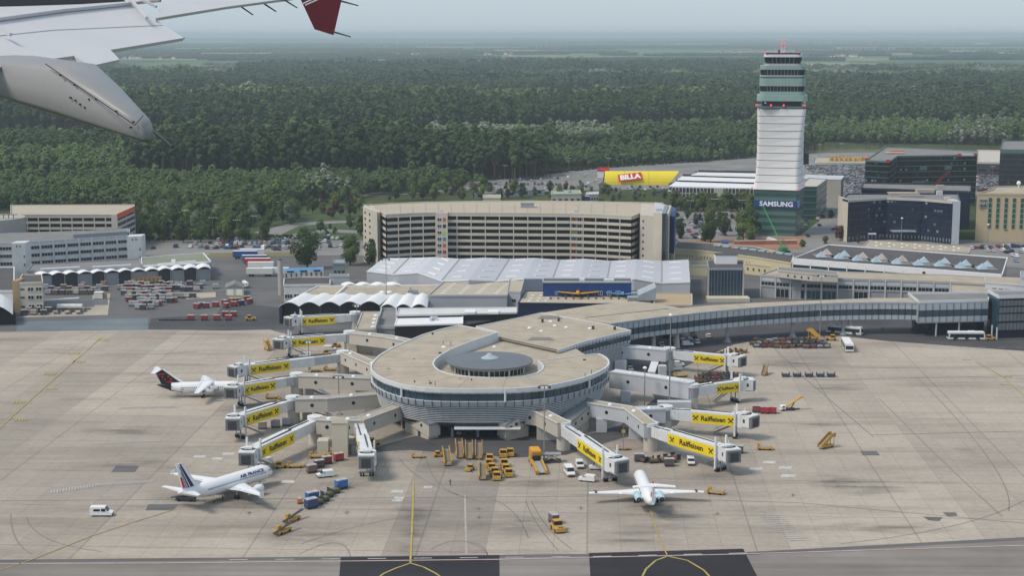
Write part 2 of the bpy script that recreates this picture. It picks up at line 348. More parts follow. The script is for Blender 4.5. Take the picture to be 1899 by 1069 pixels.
for a in ((768,952,60,16),(765,990,30,50),(1215,962,120,28),(1210,940,60,22),(380,722,110,12),(350,925,90,22),(440,935,120,18),(250,860,100,12),(330,870,60,9),(1545,893,55,14,-.2),(1600,905,110,20,-.25),(1520,790,70,9),(1530,722,80,10),(1470,675,90,10),(640,900,60,14),(960,975,70,30,.4),(560,1000,140,22),(330,680,80,7),(120,650,90,9),(1100,880,90,20),(1330,885,70,14),(700,860,90,14),(1000,900,120,20),(820,870,110,16),(470,760,90,10),(560,870,90,12),(1650,980,150,16),(240,800,120,10),(1230,800,90,14),(1310,745,90,10),(1180,1000,100,18)): oil(*a)
# tyre tracks
tyre=mat('tyre_track',(.20,.185,.17),.85,var=.3,scale=1)
def trk(pts,w=.25): line_px('tyre_track',pts,w,tyre,.1)
def bez(a,b,c,n=14): return [((1-t)**2*a[0]+2*t*(1-t)*b[0]+t*t*c[0],(1-t)**2*a[1]+2*t*(1-t)*b[1]+t*t*c[1]) for t in [i/n for i in range(n+1)]]
for a in (((555,1030),(640,985),(650,1034)),((800,1020),(860,985),(905,1030)),((870,1005),(905,1015),(903,1032)),((975,930),(990,975),(1035,1022)),((985,930),(1010,985),(1060,1020)),((50,960),(60,1010),(190,1025)),((20,955),(20,1010),(60,1030)),((560,1010),(700,960),(780,960)),((905,925),(960,940),(980,1000)),((1700,700),(1890,890),(1870,950)),((1630,740),(1790,900),(1860,960)),((1899,930),(1800,985),(1560,1010)),((740,850),(770,900),(900,935)),((790,850),(800,900),(850,920))): trk(bez(*a))
# roads, car parks, green areas beyond
sheet('verge',[(250,640-180),(700,462),(700,452),(560,452),(250,452)],.05,mat('dry_grass',(.16,.13,.06),.95,var=.2,scale=.05)) if False else None

sand=mat('pale_sand',(.42,.37,.28),.95,var=.15,scale=.03); drygrass=mat('dry_grass',(.17,.15,.07),.95,var=.2,scale=.05); lawn=mat('lawn_green',(.055,.085,.025),.95,var=.25,scale=.04); roadc=asphalt_mat('road_grey',(.19,.185,.18),(.27,.26,.25),.08)
for nm,p,z,mm_ in (('car_park',[(250,446),(700,446),(700,466),(250,466)],.06,lot),('road',[(250,464),(400,464),(560,466),(700,466),(700,474),(560,474),(250,474)],.08,roadc),('grass_verge',[(388,470),(565,468),(560,476),(388,478)],.10,drygrass),
 ('slip_road',[(470,432),(540,414),(600,411),(680,408),(680,412),(610,415),(555,419),(520,436)],.05,roadc),('slip_road',[(500,448),(560,430),(610,426),(690,428),(690,434),(610,431),(570,436),(520,450)],.05,roadc),
 ('lawn',[(440,400),(690,372),(690,446),(250,446),(380,420)],.04,lawn),('road',[(560,372),(690,358),(870,350),(870,354),(690,364),(560,378)],.06,roadc),
 ('car_park',[(690,362),(790,350),(880,337),(1000,325),(1110,312),(1255,302),(1410,288),(1500,282),(1500,352),(1255,350),(1100,353),(980,356),(870,350)],.05,lot),
 ('car_park',[(1238,392),(1410,392),(1410,458),(1262,450),(1250,440)],.05,lot),('street',[(1484,346),(1560,380),(1565,380),(1570,460),(1480,470),(1400,462),(1400,436),(1484,436),(1520,410)],.07,roadc),
 ('building_site',[(1270,446),(1490,438),(1490,462),(1400,466),(1300,458)],.09,mat('reddish_dirt',(.30,.17,.12),.95,var=.25,scale=.06)),
 ('car_park',[(1490,308),(1920,312),(1920,380),(1560,380),(1490,346)],.06,lot),('sand_field',[(1515,293),(1640,293),(1640,302),(1510,302)],.09,sand),('access_road',[(1490,284),(1760,282),(1900,292),(1900,300),(1490,306)],.05,roadc),
 ('scrub_field',[(1490,278),(1640,276),(1640,283),(1500,286)],.04,mat('scrub',(.11,.115,.055),.95,var=.25,scale=.03)),('forecourt',[(1560,445),(1930,445),(1930,500),(1560,470)],.05,roadc),
 ('yard_concrete',[(30,590),(200,585),(205,545),(170,545),(175,570),(100,575),(60,585)],.09,apron),('yard_concrete',[(345,545),(400,542),(400,552),(345,556)],.09,apron),('grass_verge',[(425,548),(455,548),(450,556),(425,553)],.09,drygrass)):
    sheet(nm,p,z,mm_)
line_px('green_fence_strip',[(1492,306.5),(1600,307)],2.2,mat('dark_green_screen',(.05,.10,.09),.8),.2)

for px,py in ((38,780),(95,722),(146,672),(190,631),(35,747),(92,694),(137,656)):
    for k in range(4): line_px('stand_marking',[(px-10+k*6,py+2),(px-7+k*6,py-2)],.5,yline,.2)
    line_px('stand_marking',[(px-12,py+3),(px+12,py+2)],.25,yline,.21)
for px,py in ((1795,668),(1870,700),(1864,714)):
    line_px('stand_marking',[(px-9,py),(px+9,py)],.9,yline,.2,(1.1,.6))
for px,py in ((462,953),(643,952),(888,945),(888,961),(1077,944),(1330,955),(1470,920)):
    line_px('ground_anchor',[(px-6,py),(px+6,py)],.25,tyre,.2); line_px('ground_anchor',[(px,py-3),(px,py+3)],.25,tyre,.21)
# ---------------------------------------------------------------- trees
def foliage_mat(name,stops,inst=False):
    m,N,L=nodes(name); b=N['Principled BSDF']; b.inputs['Roughness'].default_value=.85; b.inputs['Specular IOR Level'].default_value=.15
    tc=N.new('ShaderNodeTexCoord'); n1=noise_n(N,L,tc.outputs['Object'],.22,3,.6)
    oi=N.new('ShaderNodeObjectInfo')
    if inst:
        at=N.new('ShaderNodeAttribute'); at.attribute_type='INSTANCER'; at.attribute_name='tint'; k=at.outputs['Fac']
    else: k=oi.outputs['Random']
    r=ramp(N,stops); L.new(k,r.inputs[0])
    f=mathn(N,L,'MULTIPLY_ADD',n1.outputs['Fac'],1.0,.78); f=mathn(N,L,'MULTIPLY_ADD',oi.outputs['Random'],.14,f)
    sc=N.new('ShaderNodeVectorMath'); sc.operation='SCALE'; L.new(r.outputs[0],sc.inputs[0]); L.new(f,sc.inputs['Scale']); L.new(sc.outputs[0],b.inputs['Base Color']); return m
fol_forest=foliage_mat('forest_foliage',[(0,(.032,.052,.022)),(.25,(.050,.080,.030)),(.45,(.075,.115,.042)),(.62,(.105,.165,.050)),(.8,(.155,.185,.12)),(1,(.24,.26,.20))],True)
fol_a=foliage_mat('broadleaf_foliage',[(0,(.026,.046,.014)),(.5,(.048,.078,.022)),(1,(.085,.115,.032))])
fol_b=foliage_mat('willow_foliage',[(0,(.07,.10,.055)),(1,(.15,.17,.12))])
fol_c=foliage_mat('dark_foliage',[(0,(.014,.022,.012)),(1,(.03,.04,.02))])
fol_p=foliage_mat('purple_foliage',[(0,(.045,.02,.022)),(1,(.07,.035,.03))])
def crown(rnd,W,z0,z1,nl,leaves,ls,shape='round',n0=None):
    b=MB() if n0 is None else n0; zc=(z0+z1)/2; hh=(z1-z0)/2; lobes=[]
    for i in range(nl):
        t=(i+.5)/nl; z=z0+(z1-z0)*t; u=(z-zc)/hh
        if shape=='round': rr=W*math.sqrt(max(.05,1-u*u))*.75
        elif shape=='poplar': rr=W*(.62 if t<.8 else .42)
        else: rr=W*(1-t)*.8+.1
        a=rnd.uniform(0,6.28)+i*2.4; d=rr*rnd.uniform(.25,1)
        lobes.append((Vector((d*math.cos(a),d*math.sin(a),z)),rnd.uniform(.34,.55)*W*(1 if shape=='round' else .8)*(1.15-.4*abs(u))))
    for i in range(leaves):
        c,r=rnd.choice(lobes); n=Vector((rnd.gauss(0,1),rnd.gauss(0,1),rnd.gauss(.25,1))).normalized()
        p=c+Vector((n.x,n.y,n.z*.85))*r*rnd.uniform(.72,1.05)
        n=(n*.55+(p-Vector((0,0,z0+(z1-z0)*.35))).normalized()*.9+Vector((rnd.gauss(0,.2),rnd.gauss(0,.2),rnd.gauss(.12,.2)))).normalized(); a=n.orthogonal().normalized(); a=(Matrix.Rotation(rnd.uniform(0,6.28),3,n)@a); q=n.cross(a); s=ls*rnd.uniform(.6,1.25)
        b.face([p-a*s-q*s*.6,p+a*s*.2-q*s,p+a*s+q*s*.5,p-a*s*.3+q*s])
    return b
def trunk_mb(rnd,h,r,W,z0):
    b=MB(); b.tube((0,0,-.2),(0,0,h*.8),r,r*.3,7)
    for i in range(6):
        a=i*1.05+rnd.uniform(-.3,.3); z=z0*rnd.uniform(.7,1.4); b.tube((0,0,z),(math.cos(a)*W*.6,math.sin(a)*W*.6,z+W*rnd.uniform(.4,.9)),r*.45,r*.12,5)
    return b
# prototypes for the wood (only ever instanced)
rnd=random.Random(7); PC=bpy.data.collections.new('forest_kinds')
def proto(name,mb,mm): o=bpy.data.objects.new(name,mb.mesh(name,mm)); PC.objects.link(o); return o
def pop(rnd):
    b=crown(rnd,3.7,7.5,18.5,12,640,.6,'poplar'); b.tube((0,0,0),(0,0,11),.45,.25,5,1); b.tube((2.5,2,0),(2.3,2,9),.3,.2,5,1); return b
for i in range(3): proto('a_broad%d'%i,crown(rnd,5.2,3.5,15,14,720,.62),fol_forest)
for i in range(2): proto('b_poplar%d'%i,pop(rnd),[fol_forest,bark])
def clump(rnd,shape):
    b=MB()
    for k in range(9):
        cx,cy=(k%3-1)*9+rnd.uniform(-3,3),(k//3-1)*9+rnd.uniform(-3,3); n=len(b.v); h=rnd.uniform(.8,1.15)
        crown(rnd,5.4*h,2,15.5*h,8,150,1.2,shape,b)
        for j in range(n,len(b.v)): x,y,z=b.v[j]; b.v[j]=(x+cx,y+cy,z)
    return b
for i in range(3): proto('c_clump%d'%i,clump(rnd,'round'),fol_forest)
def in_poly(x,y,P):
    c=False; j=len(P)-1
    for i in range(len(P)):
        if (P[i][1]>y)!=(P[j][1]>y) and x<(P[j][0]-P[i][0])*(y-P[i][1])/(P[j][1]-P[i][1])+P[i][0]: c=not c
        j=i
    return c
# forest front in the photograph (ground points), stands and clearings given as ground outlines
FRONT=[(-400,395),(250,398),(420,392),(560,384),(640,376),(700,364),(800,352),(900,341),(1000,330),(1100,314),(1180,304),(1260,302),(1400,292),(1500,284),(1640,276),(1800,282),(2300,262)]
def front(px):
    for a,b in zip(FRONT[:-1],FRONT[1:]):
        if a[0]<=px<=b[0]: return a[1]+(b[1]-a[1])*(px-a[0])/(b[0]-a[0])
    return 395 if px<0 else 262
STANDS=[ # x0,x1,ytop,ybot(px),height factor,kind(0 broad,1 poplar),tint (shade painted in: front rows dark, back rows pale)
 (-300,1010,216,250,1.5,1,.26),(900,1400,208,232,1.4,1,.30),(1480,2300,222,240,1.3,1,.3),(-300,1010,200,216,1.45,1,.66),(900,1400,196,208,1.4,1,.66),
 (240,780,300,334,1.5,1,.10),(240,780,286,300,1.4,1,.45),(780,1010,298,335,1.35,1,.22),(780,1010,278,298,1.2,1,.58),(1010,1420,264,288,1.25,0,.28),(280,720,262,282,.95,0,.78),(700,1140,262,284,1.05,0,.84),
 (-300,240,280,300,1.25,0,.25),(-300,240,264,280,.7,0,.8),(1480,2300,252,268,.9,0,.5),(-300,240,308,340,1.05,0,.5),(-300,560,344,392,.8,0,.42),(560,900,342,368,.8,0,.36),(900,1300,292,312,.75,0,.42),
 (200,900,154,168,1.45,0,.15),(900,2300,158,170,1.4,0,.18),(-300,900,184,196,1.4,0,.12),(1100,2300,188,199,1.4,0,.18),(450,1400,130,140,1.4,0,.15)]
STANDS+=[(-300,1010,250,258,.45,0,.62),(240,780,334,342,.5,0,.6),(780,1010,335,341,.5,0,.6),(900,1400,232,240,.5,0,.6),(1480,2300,240,248,.5,0,.6),(-300,900,168,174,.55,0,.6),(-300,900,196,202,.5,0,.6),(900,2300,172,179,.5,0,.65),(-300,700,300,306,.55,0,.55),(1010,1420,288,291,.6,0,.5)]
CLEAR=[[(312,253),(455,253),(458,260),(310,261)],[(560,384),(700,362),(705,372),(560,398)],[(1500,263),(1899,272),(1899,284),(1500,284)],[(-300,120),(200,118),(200,124),(-300,126)],[(620,250),(850,251),(850,257),(620,256)]]
CLEAR2=[[(-300,249),(1010,248),(1020,262),(-300,264)],[(900,232),(1400,230),(1400,241),(900,243)],[(240,333),(780,333),(1010,333),(1010,341),(240,344)],[(1490,239),(2300,237),(2300,247),(1490,249)],[(200,167),(900,166),(900,171),(200,172)],[(900,170),(2300,169),(2300,175),(900,176)],[(-300,195),(760,194),(900,200),(-300,202)],[(1010,286),(1380,284),(1300,291),(1010,292)],[(450,141),(1400,139),(1400,143),(450,144)],[(-300,300),(235,298),(235,308),(-300,310)],[(1100,199),(2300,198),(2300,203),(1100,204)]]
pts=[];rot=[];scl=[];idx=[];tnt=[]; rnd=random.Random(11)
def stand(px,py):
    best=None
    for s in STANDS:
        if s[0]<=px<=s[1] and s[2]<=py<=s[3]: best=s
    return best
def noise2(x,y,s,o=0): return mnoise.noise(Vector((x*s+o,y*s,o*1.7)))
def fill(y0,y1,step,clumps):
    y=y0
    while y<y1:
        half=y*.345+60; x=-half
        while x<half:
            X=x+rnd.uniform(-.45,.45)*step; Y=y+rnd.uniform(-.45,.45)*step; x+=step
            px,py=PX(X,Y,0)
            if py>front(px)+4*mnoise.noise(Vector((X*.02,0,0))): continue
            jy=py+2.5*mnoise.noise(Vector((X*.012,Y*.004,7)))
            if any(in_poly(px,jy,c) for c in CLEAR) and rnd.random()>.05: continue
            inl=any(in_poly(px,jy,c) for c in CLEAR2)
            if inl and rnd.random()>.12: continue
            big=noise2(X*.35,Y,.0045,3.1); small=noise2(X,Y,.02,9); wave=noise2(X*.5,Y,.0021,5)
            if clumps and Y>4600 and wave+noise2(X*.15,Y,.0011,1)<-.05+(Y-4600)*.00022: continue
            st=stand(px,py)
            if st and abs(small)<.9: hf,kd,ti=st[4]*(1+.07*small),st[5],st[6]+.10*small
            else:
                cl=2 if big>.13 else (1 if big>-.15 else 0); hf=(.48,.68,.95)[cl]+.08*small; kd=1 if cl==2 and wave>0 else 0; ti=.56+(.16,.0,-.16)[cl]+.75*noise2(X*.4,Y,.0045,21)+.2*noise2(X,Y,.03,33)
                if noise2(X*.8,Y,.009,40)>.18: ti+=.42
                elif rnd.random()<.05: ti+=.5
                if big<-.40 and Y<4000: continue
            ti=max(0,min(1,ti+rnd.gauss(0,.045)))
            pts.append((X,Y,-.3)); rot.append(rnd.uniform(0,6.28)); s=hf*rnd.uniform(.8,1.2)*(1.3 if rnd.random()<.1 else 1)
            scl.append(s if not clumps else s*1.05); tnt.append(ti)
            idx.append((5+rnd.randrange(3)) if clumps else ((3+rnd.randrange(2)) if kd else rnd.randrange(3)))
        y+=step
fill(1010,2300,6.6,False); fill(2300,6200,26,True)
# tree belts and copses on the plain
for k in range(130):
    Y=6400*math.exp(k*.0125)*rnd.uniform(.96,1.04); X=rnd.uniform(-.4,.35)*Y; Ln=rnd.uniform(200,1500)*Y/8000; th=rnd.choice((1,2,3,5,8))
    sp=24*max(1,Y/8000)
    for i in range(int(Ln/sp)):
        for j in range(th): pts.append((X+i*sp,Y+j*26+i*rnd.uniform(-.8,.8),-.3)); rot.append(rnd.uniform(0,6.28)); scl.append(rnd.uniform(.7,1.1)*max(1,Y/12000)); tnt.append(rnd.uniform(.05,.45)); idx.append(5+rnd.randrange(3))
me=bpy.data.meshes.new('forest'); me.from_pydata(pts,[],[]); 
for nm,ty,da in (('rot','FLOAT',rot),('scl','FLOAT',scl),('tint','FLOAT',tnt),('kidx','INT',idx)):
    me.attributes.new(nm,ty,'POINT').data.foreach_set('value',da)
forest=bpy.data.objects.new('forest',me); COL.objects.link(forest); forest['kind']='stuff'
ng=bpy.data.node_groups.new('forest_scatter','GeometryNodeTree'); ng.interface.new_socket('Geometry',in_out='INPUT',socket_type='NodeSocketGeometry'); ng.interface.new_socket('Geometry',in_out='OUTPUT',socket_type='NodeSocketGeometry')
N=ng.nodes; L=ng.links; gi=N.new('NodeGroupInput'); go=N.new('NodeGroupOutput'); ip=N.new('GeometryNodeInstanceOnPoints'); ci=N.new('GeometryNodeCollectionInfo')
ci.inputs['Collection'].default_value=PC; ci.inputs['Separate Children'].default_value=True; ci.inputs['Reset Children'].default_value=True; ip.inputs['Pick Instance'].default_value=True
def named(n,t): q=N.new('GeometryNodeInputNamedAttribute'); q.data_type=t; q.inputs['Name'].default_value=n; return q.outputs['Attribute']
L.new(gi.outputs[0],ip.inputs['Points']); L.new(ci.outputs[0],ip.inputs['Instance']); L.new(named('kidx','INT'),ip.inputs['Instance Index'])
cx=N.new('ShaderNodeCombineXYZ'); L.new(named('rot','FLOAT'),cx.inputs[2]); L.new(cx.outputs[0],ip.inputs['Rotation']); L.new(named('scl','FLOAT'),ip.inputs['Scale']); L.new(ip.outputs[0],go.inputs[0])
mo=forest.modifiers.new('scatter','NODES'); mo.node_group=ng
print('forest instances',len(pts))
# ---------------------------------------------------------------- single trees
def make_tree(name,kind,seed):
    rnd=random.Random(seed); t=thing(name,'tree','tree')
    W,z0,z1,nl,lv,ls,shape,fm,tr={'broad':(4.6,2.6,13,16,1500,.42,'round',fol_a,.32),'willow':(4.8,1.5,12,16,1500,.42,'round',fol_b,.3),'big':(7.5,3.0,19,26,4600,.42,'round',fol_a,.55),
        'vase':(6.2,5.5,16,18,2600,.40,'round',fol_a,.5),'shrub':(2.6,.3,4.6,9,520,.35,'round',fol_a,.12),'conifer':(3.0,.8,13,14,1000,.4,'cone',fol_c,.25),'purple':(3.4,1.5,8,12,800,.38,'round',fol_p,.2),'narrow':(2.3,1.0,12,12,800,.35,'poplar',fol_a,.2)}[kind]
    trunk_mb(rnd,z1,tr,W,z0+1).build('trunk',bark,t); crown(rnd,W,z0,z1,nl,lv,ls,shape).build('crown',fm,t); return t
PROTO={k:[make_tree(n,k,s) for s in range(c)] for k,n,c in (('broad','broadleaf_tree',4),('willow','willow_tree',1),('big','large_tree',1),('vase','vase_shaped_tree',1),('shrub','shrub',2),('conifer','conifer_tree',1),('purple','purple_leaved_tree',1),('narrow','narrow_tree',1))}
USED=set()
def plant(kind,px,py,s=1.0,label='',group=None,rnd=random.Random(3)):
    src=rnd.choice(PROTO[kind]); p=G(px,py); a=rnd.uniform(0,6.28); sc=s*rnd.uniform(.9,1.1)
    if src.name not in USED: USED.add(src.name); o=src; o.location=p; o.rotation_euler=(0,0,a); o.scale=(sc,)*3
    else: o=dup(src,p,a,scale=sc)
    o['label']=label; o['category']='shrub' if kind=='shrub' else 'tree'
    if group: o['group']=group
    return o
# ---------------------------------------------------------------- building helpers
def building(name,label,px,z1,z0=0,wall=beige,roof=tanroof,rim=.5,rimm=None,cat='building',group=None,world=None):
    P=world or [G(a,b,z1) for a,b in px]; P=[Vector((p[0],p[1])) for p in P]
    c=sum(P,Vector((0,0)))/len(P); t=thing(name,label,cat,(c.x,c.y,z0),0,group)
    b=MB(); b.prism(P,z0,z1-.05); b.build('wall',wall,t)
    r=MB(); r.prism([c+(p-c)*.998 for p in P],z1-.05,z1+.02); r.build('roof',roof,t)
    if rim:
        k=MB(); k.strip(P+[P[0]],z1-.3,z1+rim,.4); k.build('parapet',rimm or wall,t)
    return t,P
WM={}
def win_mesh(w,h,gm,fm=None,pane=1):
    key=(round(w,2),round(h,2),gm.name,fm.name if fm else '',pane)
    if key not in WM:
        b=MB(); b.box((0,-.03,0),(w,.10,h),0,0)
        if fm:
            f=.12
            b.box((0,-.10,0),(w+.1,.14,f),0,1); b.box((0,-.10,h-f),(w+.1,.14,f),0,1)
            for k in range(pane+1): b.box((-w/2+w*k/pane,-.10,f),(f,.14,h-2*f),0,1)
        WM[key]=b.mesh('window',[gm]+([fm] if fm else []))
    return WM[key]
def win(root,A,ang,z,w,h,gm=dglass,fm=None,pane=1,name='window'):
    o=bpy.data.objects.new(name,win_mesh(w,h,gm,fm,pane)); COL.objects.link(o); o.parent=root
    r=root['_o']; o.location=(A[0]-r[0],A[1]-r[1],z-r[2]); o.rotation_euler=(0,0,ang); return o
def row(root,A,B,z,h,n,frac=.6,gm=dglass,fm=None,pane=1,name='window',off=.06,i0=0,i1=None):
    """n windows along the wall A-B; walls run left to right as seen from outside"""
    A=Vector(A[:2]);B=Vector(B[:2]);d=B-A;Ln=d.length;ang=math.atan2(d.y,d.x);d.normalize();nn=Vector((d.y,-d.x))
    for i in range(i0,i1 or n):
        p=A+d*(Ln*(i+.5)/n)+nn*off; win(root,p,ang,z,Ln/n*frac,h,gm,fm,pane,name)
def band(root,line,z0,z1,m,t=.2,name='window_band',off=.08):
    b=MB(); L2=[]
    for a,c in zip(line[:-1],line[1:]):
        d=(Vector(c[:2])-Vector(a[:2])).normalized(); nn=Vector((d.y,-d.x))*off
        b.strip([Vector(a[:2])+nn,Vector(c[:2])+nn],z0,z1,t)
    return b.build(name,m,root)
def along(line,n):
    """n+1 evenly spaced points on a polyline"""
    L_=[Vector(p[:2]) for p in line]; seg=[(b-a).length for a,b in zip(L_[:-1],L_[1:])]; tot=sum(seg); out=[]
    for k in range(n+1):
        s=tot*k/n; i=0
        while i<len(seg)-1 and s>seg[i]: s-=seg[i]; i+=1
        out.append(L_[i].lerp(L_[i+1],min(1,s/seg[i])))
    return out
def posts(root,pts,z0,z1,w,m,name='column',d=None,off=0):
    for p in pts:
        b=MB(); b.box((p[0],p[1]-off,z0),(w,d or w,z1-z0)); b.build(name,m,root)
def text_mesh(s,size,m,ext=.02,name='lettering',bold=0.012,sx=1.0):
    cu=bpy.data.curves.new('t','FONT'); cu.body=s; cu.size=size; cu.extrude=ext; cu.align_x='CENTER'; cu.align_y='CENTER'; cu.offset=bold*size; cu.resolution_u=3
    o=bpy.data.objects.new('t',cu); COL.objects.link(o); bpy.context.view_layer.update()
    me=bpy.data.meshes.new_from_object(o.evaluated_get(bpy.context.evaluated_depsgraph_get())); bpy.data.objects.remove(o)
    for v in me.vertices: v.co.x*=sx
    me.materials.clear(); me.materials.append(m); me.name=name; return me
def place(me,name,root,p,ang,tilt=math.pi/2,world=True,roll=0):
    o=bpy.data.objects.new(name,me); COL.objects.link(o); o.parent=root
    r=root['_o'] if world else (0,0,0); o.location=(p[0]-r[0],p[1]-r[1],p[2]-r[2]); o.rotation_euler=(tilt,roll,ang); return o
def domes(root,pxs,z,r=.8,name='roof_dome'):
    for px,py in pxs:
        p=G(px,py,z); b=MB(); rings=[]
        for k in range(4): a=k*.5; rings.append([(p.x+math.cos(t*math.pi/4)*r*math.cos(a),p.y+math.sin(t*math.pi/4)*r*math.cos(a),z+r*.6*math.sin(a)) for t in range(8)])
        b.loft(rings); b.build(name,lamp,root,smooth=False)
# ---------------------------------------------------------------- the big garage in the middle
def garage(name,label,front_px,back_px,z1,fl,bays,core=None,wm=cream,roofm=tanroof2,z0=0,rim=.6):
    Fp=[G(a,b,z1) for a,b in front_px]; Bp=[G(a,b,z1) for a,b in back_px]; P=Fp+Bp[::-1]; P=[Vector(p[:2]) for p in P]; Fp=[Vector(p[:2]) for p in Fp]
    c=sum(P,Vector((0,0)))/len(P); t=thing(name,label,'parking garage',(c.x,c.y,z0)); ins=[c+(p-c)*.985 for p in P]
    r=MB(); r.prism(P,z1-.5,z1); r.build('roof',roofm,t)
    k=MB(); k.strip(P+[P[0]],z1-.2,z1+rim,.35); k.build('parapet',wm,t)
    n=int((z1-z0)/fl)
    for i in range(n+1):
        z=z1-.9-i*fl
        if z<z0: break
        b=MB(); b.strip(Fp,z-.35,z+.95,.35); 
        if i: b.prism(ins,z-.45,z-.15)
        b.build('storey',wm,t)
    b=MB(); b.strip([Fp[0],Vector(Bp[0][:2]),Vector(Bp[-1][:2]),Fp[-1]],z0,z1-.5,.4); b.build('rear_wall',wm,t)
    cr=MB(); cs=sum(Fp,Vector((0,0)))/len(Fp); cr.strip([Vector((p[0],p[1]+5)) for p in Fp],z0,z1-.6,.4); cr.build('deck_shade_backing',dark,t)  # dark backing added behind the front so the open decks look shaded
    return t,Fp,P
fr=[(705,393),(716,400),(762,397.5),(808,396),(868,396.5),(940,397),(1000,397.5),(1058,398),(1115,400),(1172,403),(1187,397)]
bk=[(675,382),(720,379),(780,376.5),(860,375),(975,374),(1080,375),(1150,376.5),(1230,378)]
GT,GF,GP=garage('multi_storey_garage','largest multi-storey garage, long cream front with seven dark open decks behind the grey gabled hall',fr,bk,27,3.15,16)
lens=[(b-a).length for a,b in zip(GF[:-1],GF[1:])]
for a,b,n in ((0,1,1),(1,3,4),(4,7,9),(8,9,4),(9,10,1)):
    pts=along(GF[a:b+1] if a!=4 else [along(GF[3:5],100)[22]]+GF[4:8],n)
    if a==8: pts=along([along(GF[7:9],100)[42]]+GF[8:10],n)
    posts(GT,pts[(0 if a!=1 else 0):],0,26.4,.45,cream,'column',off=.05)
for x0,x1 in ((809,830),(1058,1081)):   # stair cores with coloured doors
    A=G(x0,397,27);B=G(x1,397.5,27); b=MB(); b.prism([(A.x,A.y-.5),(B.x,B.y-.5),(B.x,B.y+3),(A.x,A.y+3)],0,27.6); cc=b.build('stair_core',beige,GT)
    cols=[orred,dark,mat('lime_panel',(.45,.55,.08)),mat('sky_blue_panel',(.05,.25,.42)),orred,red,red]
    for i in range(7):
        z=25.2-i*3.15; xm=x0+(5 if x0<900 else 16); xo=x0+(15 if x0<900 else 5)
        for xx,mm in ((xm if 0 else (x0+5),dglass),(x0+16,dglass)):
            pass
        a1,a2=(.28,.72) if x0<900 else (.72,.28)
        p=A.lerp(B,a1); win(cc,(p.x,p.y-.6),0,z-1.6,1.9,1.5,dglass,ltgrey,2); p=A.lerp(B,a2); win(cc,(p.x,p.y-.6),0,z-1.6,1.7,1.6,cols[i],None,1,'coloured_panel')
def vent(root,px,py,z,s,m=midgrey,name='roof_plant'):
    p=G(px,py,z); b=MB(); b.box((p.x,p.y,z),s); b.box((p.x,p.y,z+s[2]),(s[0]*1.1,s[1]*1.1,.15)); b.build(name,m,root)
vent(GT,978,385,27,(6.6,4,2.3),midgrey); vent(GT,819,396,27,(1.6,1.2,1.6),ltgrey); vent(GT,1069,396,27,(2,1.5,1.6),ltgrey)
b=MB()
for i in range(1,19):
    a=Vector((GF[1].x+(GF[9].x-GF[1].x)*i/19,GF[3].y)); b.bar((a.x,a.y+1,27.03),(a.x*1.06,a.y+44,27.03),.18,.05)
b.build('roof_seam',mat('roof_seam_grey',(.25,.21,.17),.9),GT)
# end towers of the garage
def tower_block(name,root,px,z1,m,z0=0):
    P=[G(a,b,z1) for a,b in px]; b=MB(); b.prism([(p.x,p.y) for p in P],z0,z1); return b.build(name,m,root),P
o,P=tower_block('end_tower',GT,[(673,383),(690,390),(701,394.5),(705,393),(690,381)],27.6,cream)
for i in range(8): row(o,(P[0].x,P[0].y),(P[1].x,P[1].y),24.5-i*3.1,1.1,2,.25,dglass,None)
b=MB(); A=G(690,390,27.6); B=G(700,394,27.6); b.prism([(A.x,A.y-1.6),(B.x,B.y-1.6),(B.x,B.y+1),(A.x,A.y+1)],0,27.9); b.build('buttress',beige,GT)
o,P=tower_block('stair_tower',GT,[(1187,399),(1212,401),(1222,382),(1190,377)],27.8,beige)
for i in range(6): row(o,(P[0].x,P[0].y),(P[1].x,P[1].y),24.5-i*3.3,1.0,2,.2,dglass,None,i0=0,i1=1)
o,P=tower_block('lift_tower',GT,[(1212,396),(1228,397),(1236,382),(1214,377)],30,cream)
win(o,(P[0].x+2.2,P[0].y-.2),0,8,.8,12,dglass)
b=MB(); b.prism([(P[0].x,P[0].y),(P[1].x,P[1].y),(P[2].x,P[2].y),(P[3].x,P[3].y)],30,30.5); b.box((P[0].x+3,P[0].y+5,30.5),(3,3,1.4)); b.build('roof',ltgrey,o)
o,P=tower_block('glazed_corner',GT,[(1228,396),(1234,396.4),(1240,381),(1232,381)],30.6,dglass)
o,P=tower_block('end_pylon',GT,[(1234,395.5),(1240,396),(1245,381),(1237,381)],30,cream)
o,P=tower_block('blue_gable',GT,[(1240,400),(1251,402),(1254,386),(1243,382)],27,blue,9); b=MB(); b.prism([(p.x,p.y) for p in P],0,9); b.build('gable_base',cream,GT)
# ---------------------------------------------------------------- gabled hall in front of it
bx=[711,759,806,853,899,945,991,1038,1085,1132,1180,1227,1277]; by=[479,478.5,477,480,478,480,478.5,482,480,484,481,484,481.5]
fx=[680,729,776,819,869,919,971,1025,1075,1126,1176,1227,1280]; fy=[503,509,506,521,519,521,517,517,516,518,517,525,523]
zz=[9 if i in(0,1,3,5,7,9,11,12) else 10.6 for i in range(13)]; zz[0]=9.6; zz[12]=10
FB=[G(fx[i],fy[i],zz[i]) for i in range(13)]; BB=[G(bx[i],by[i],zz[i]) for i in range(13)]
c=sum(FB,Vector())/13; HT=thing('gabled_hall','long low grey hall with a row of shallow white-grey gable roofs before the big garage','hall',(c.x,c.y,0))
hroof=mat('ribbed_metal_roof',(.60,.61,.64),.55,var=.05,scale=.05,metal=.1); hwall=mat('grey_hall_wall',(.42,.43,.46),.65,var=.05,scale=.1)
hroofb=mat('ribbed_metal_roof_grey',(.50,.51,.55),.55,var=.05,scale=.05,metal=.1)
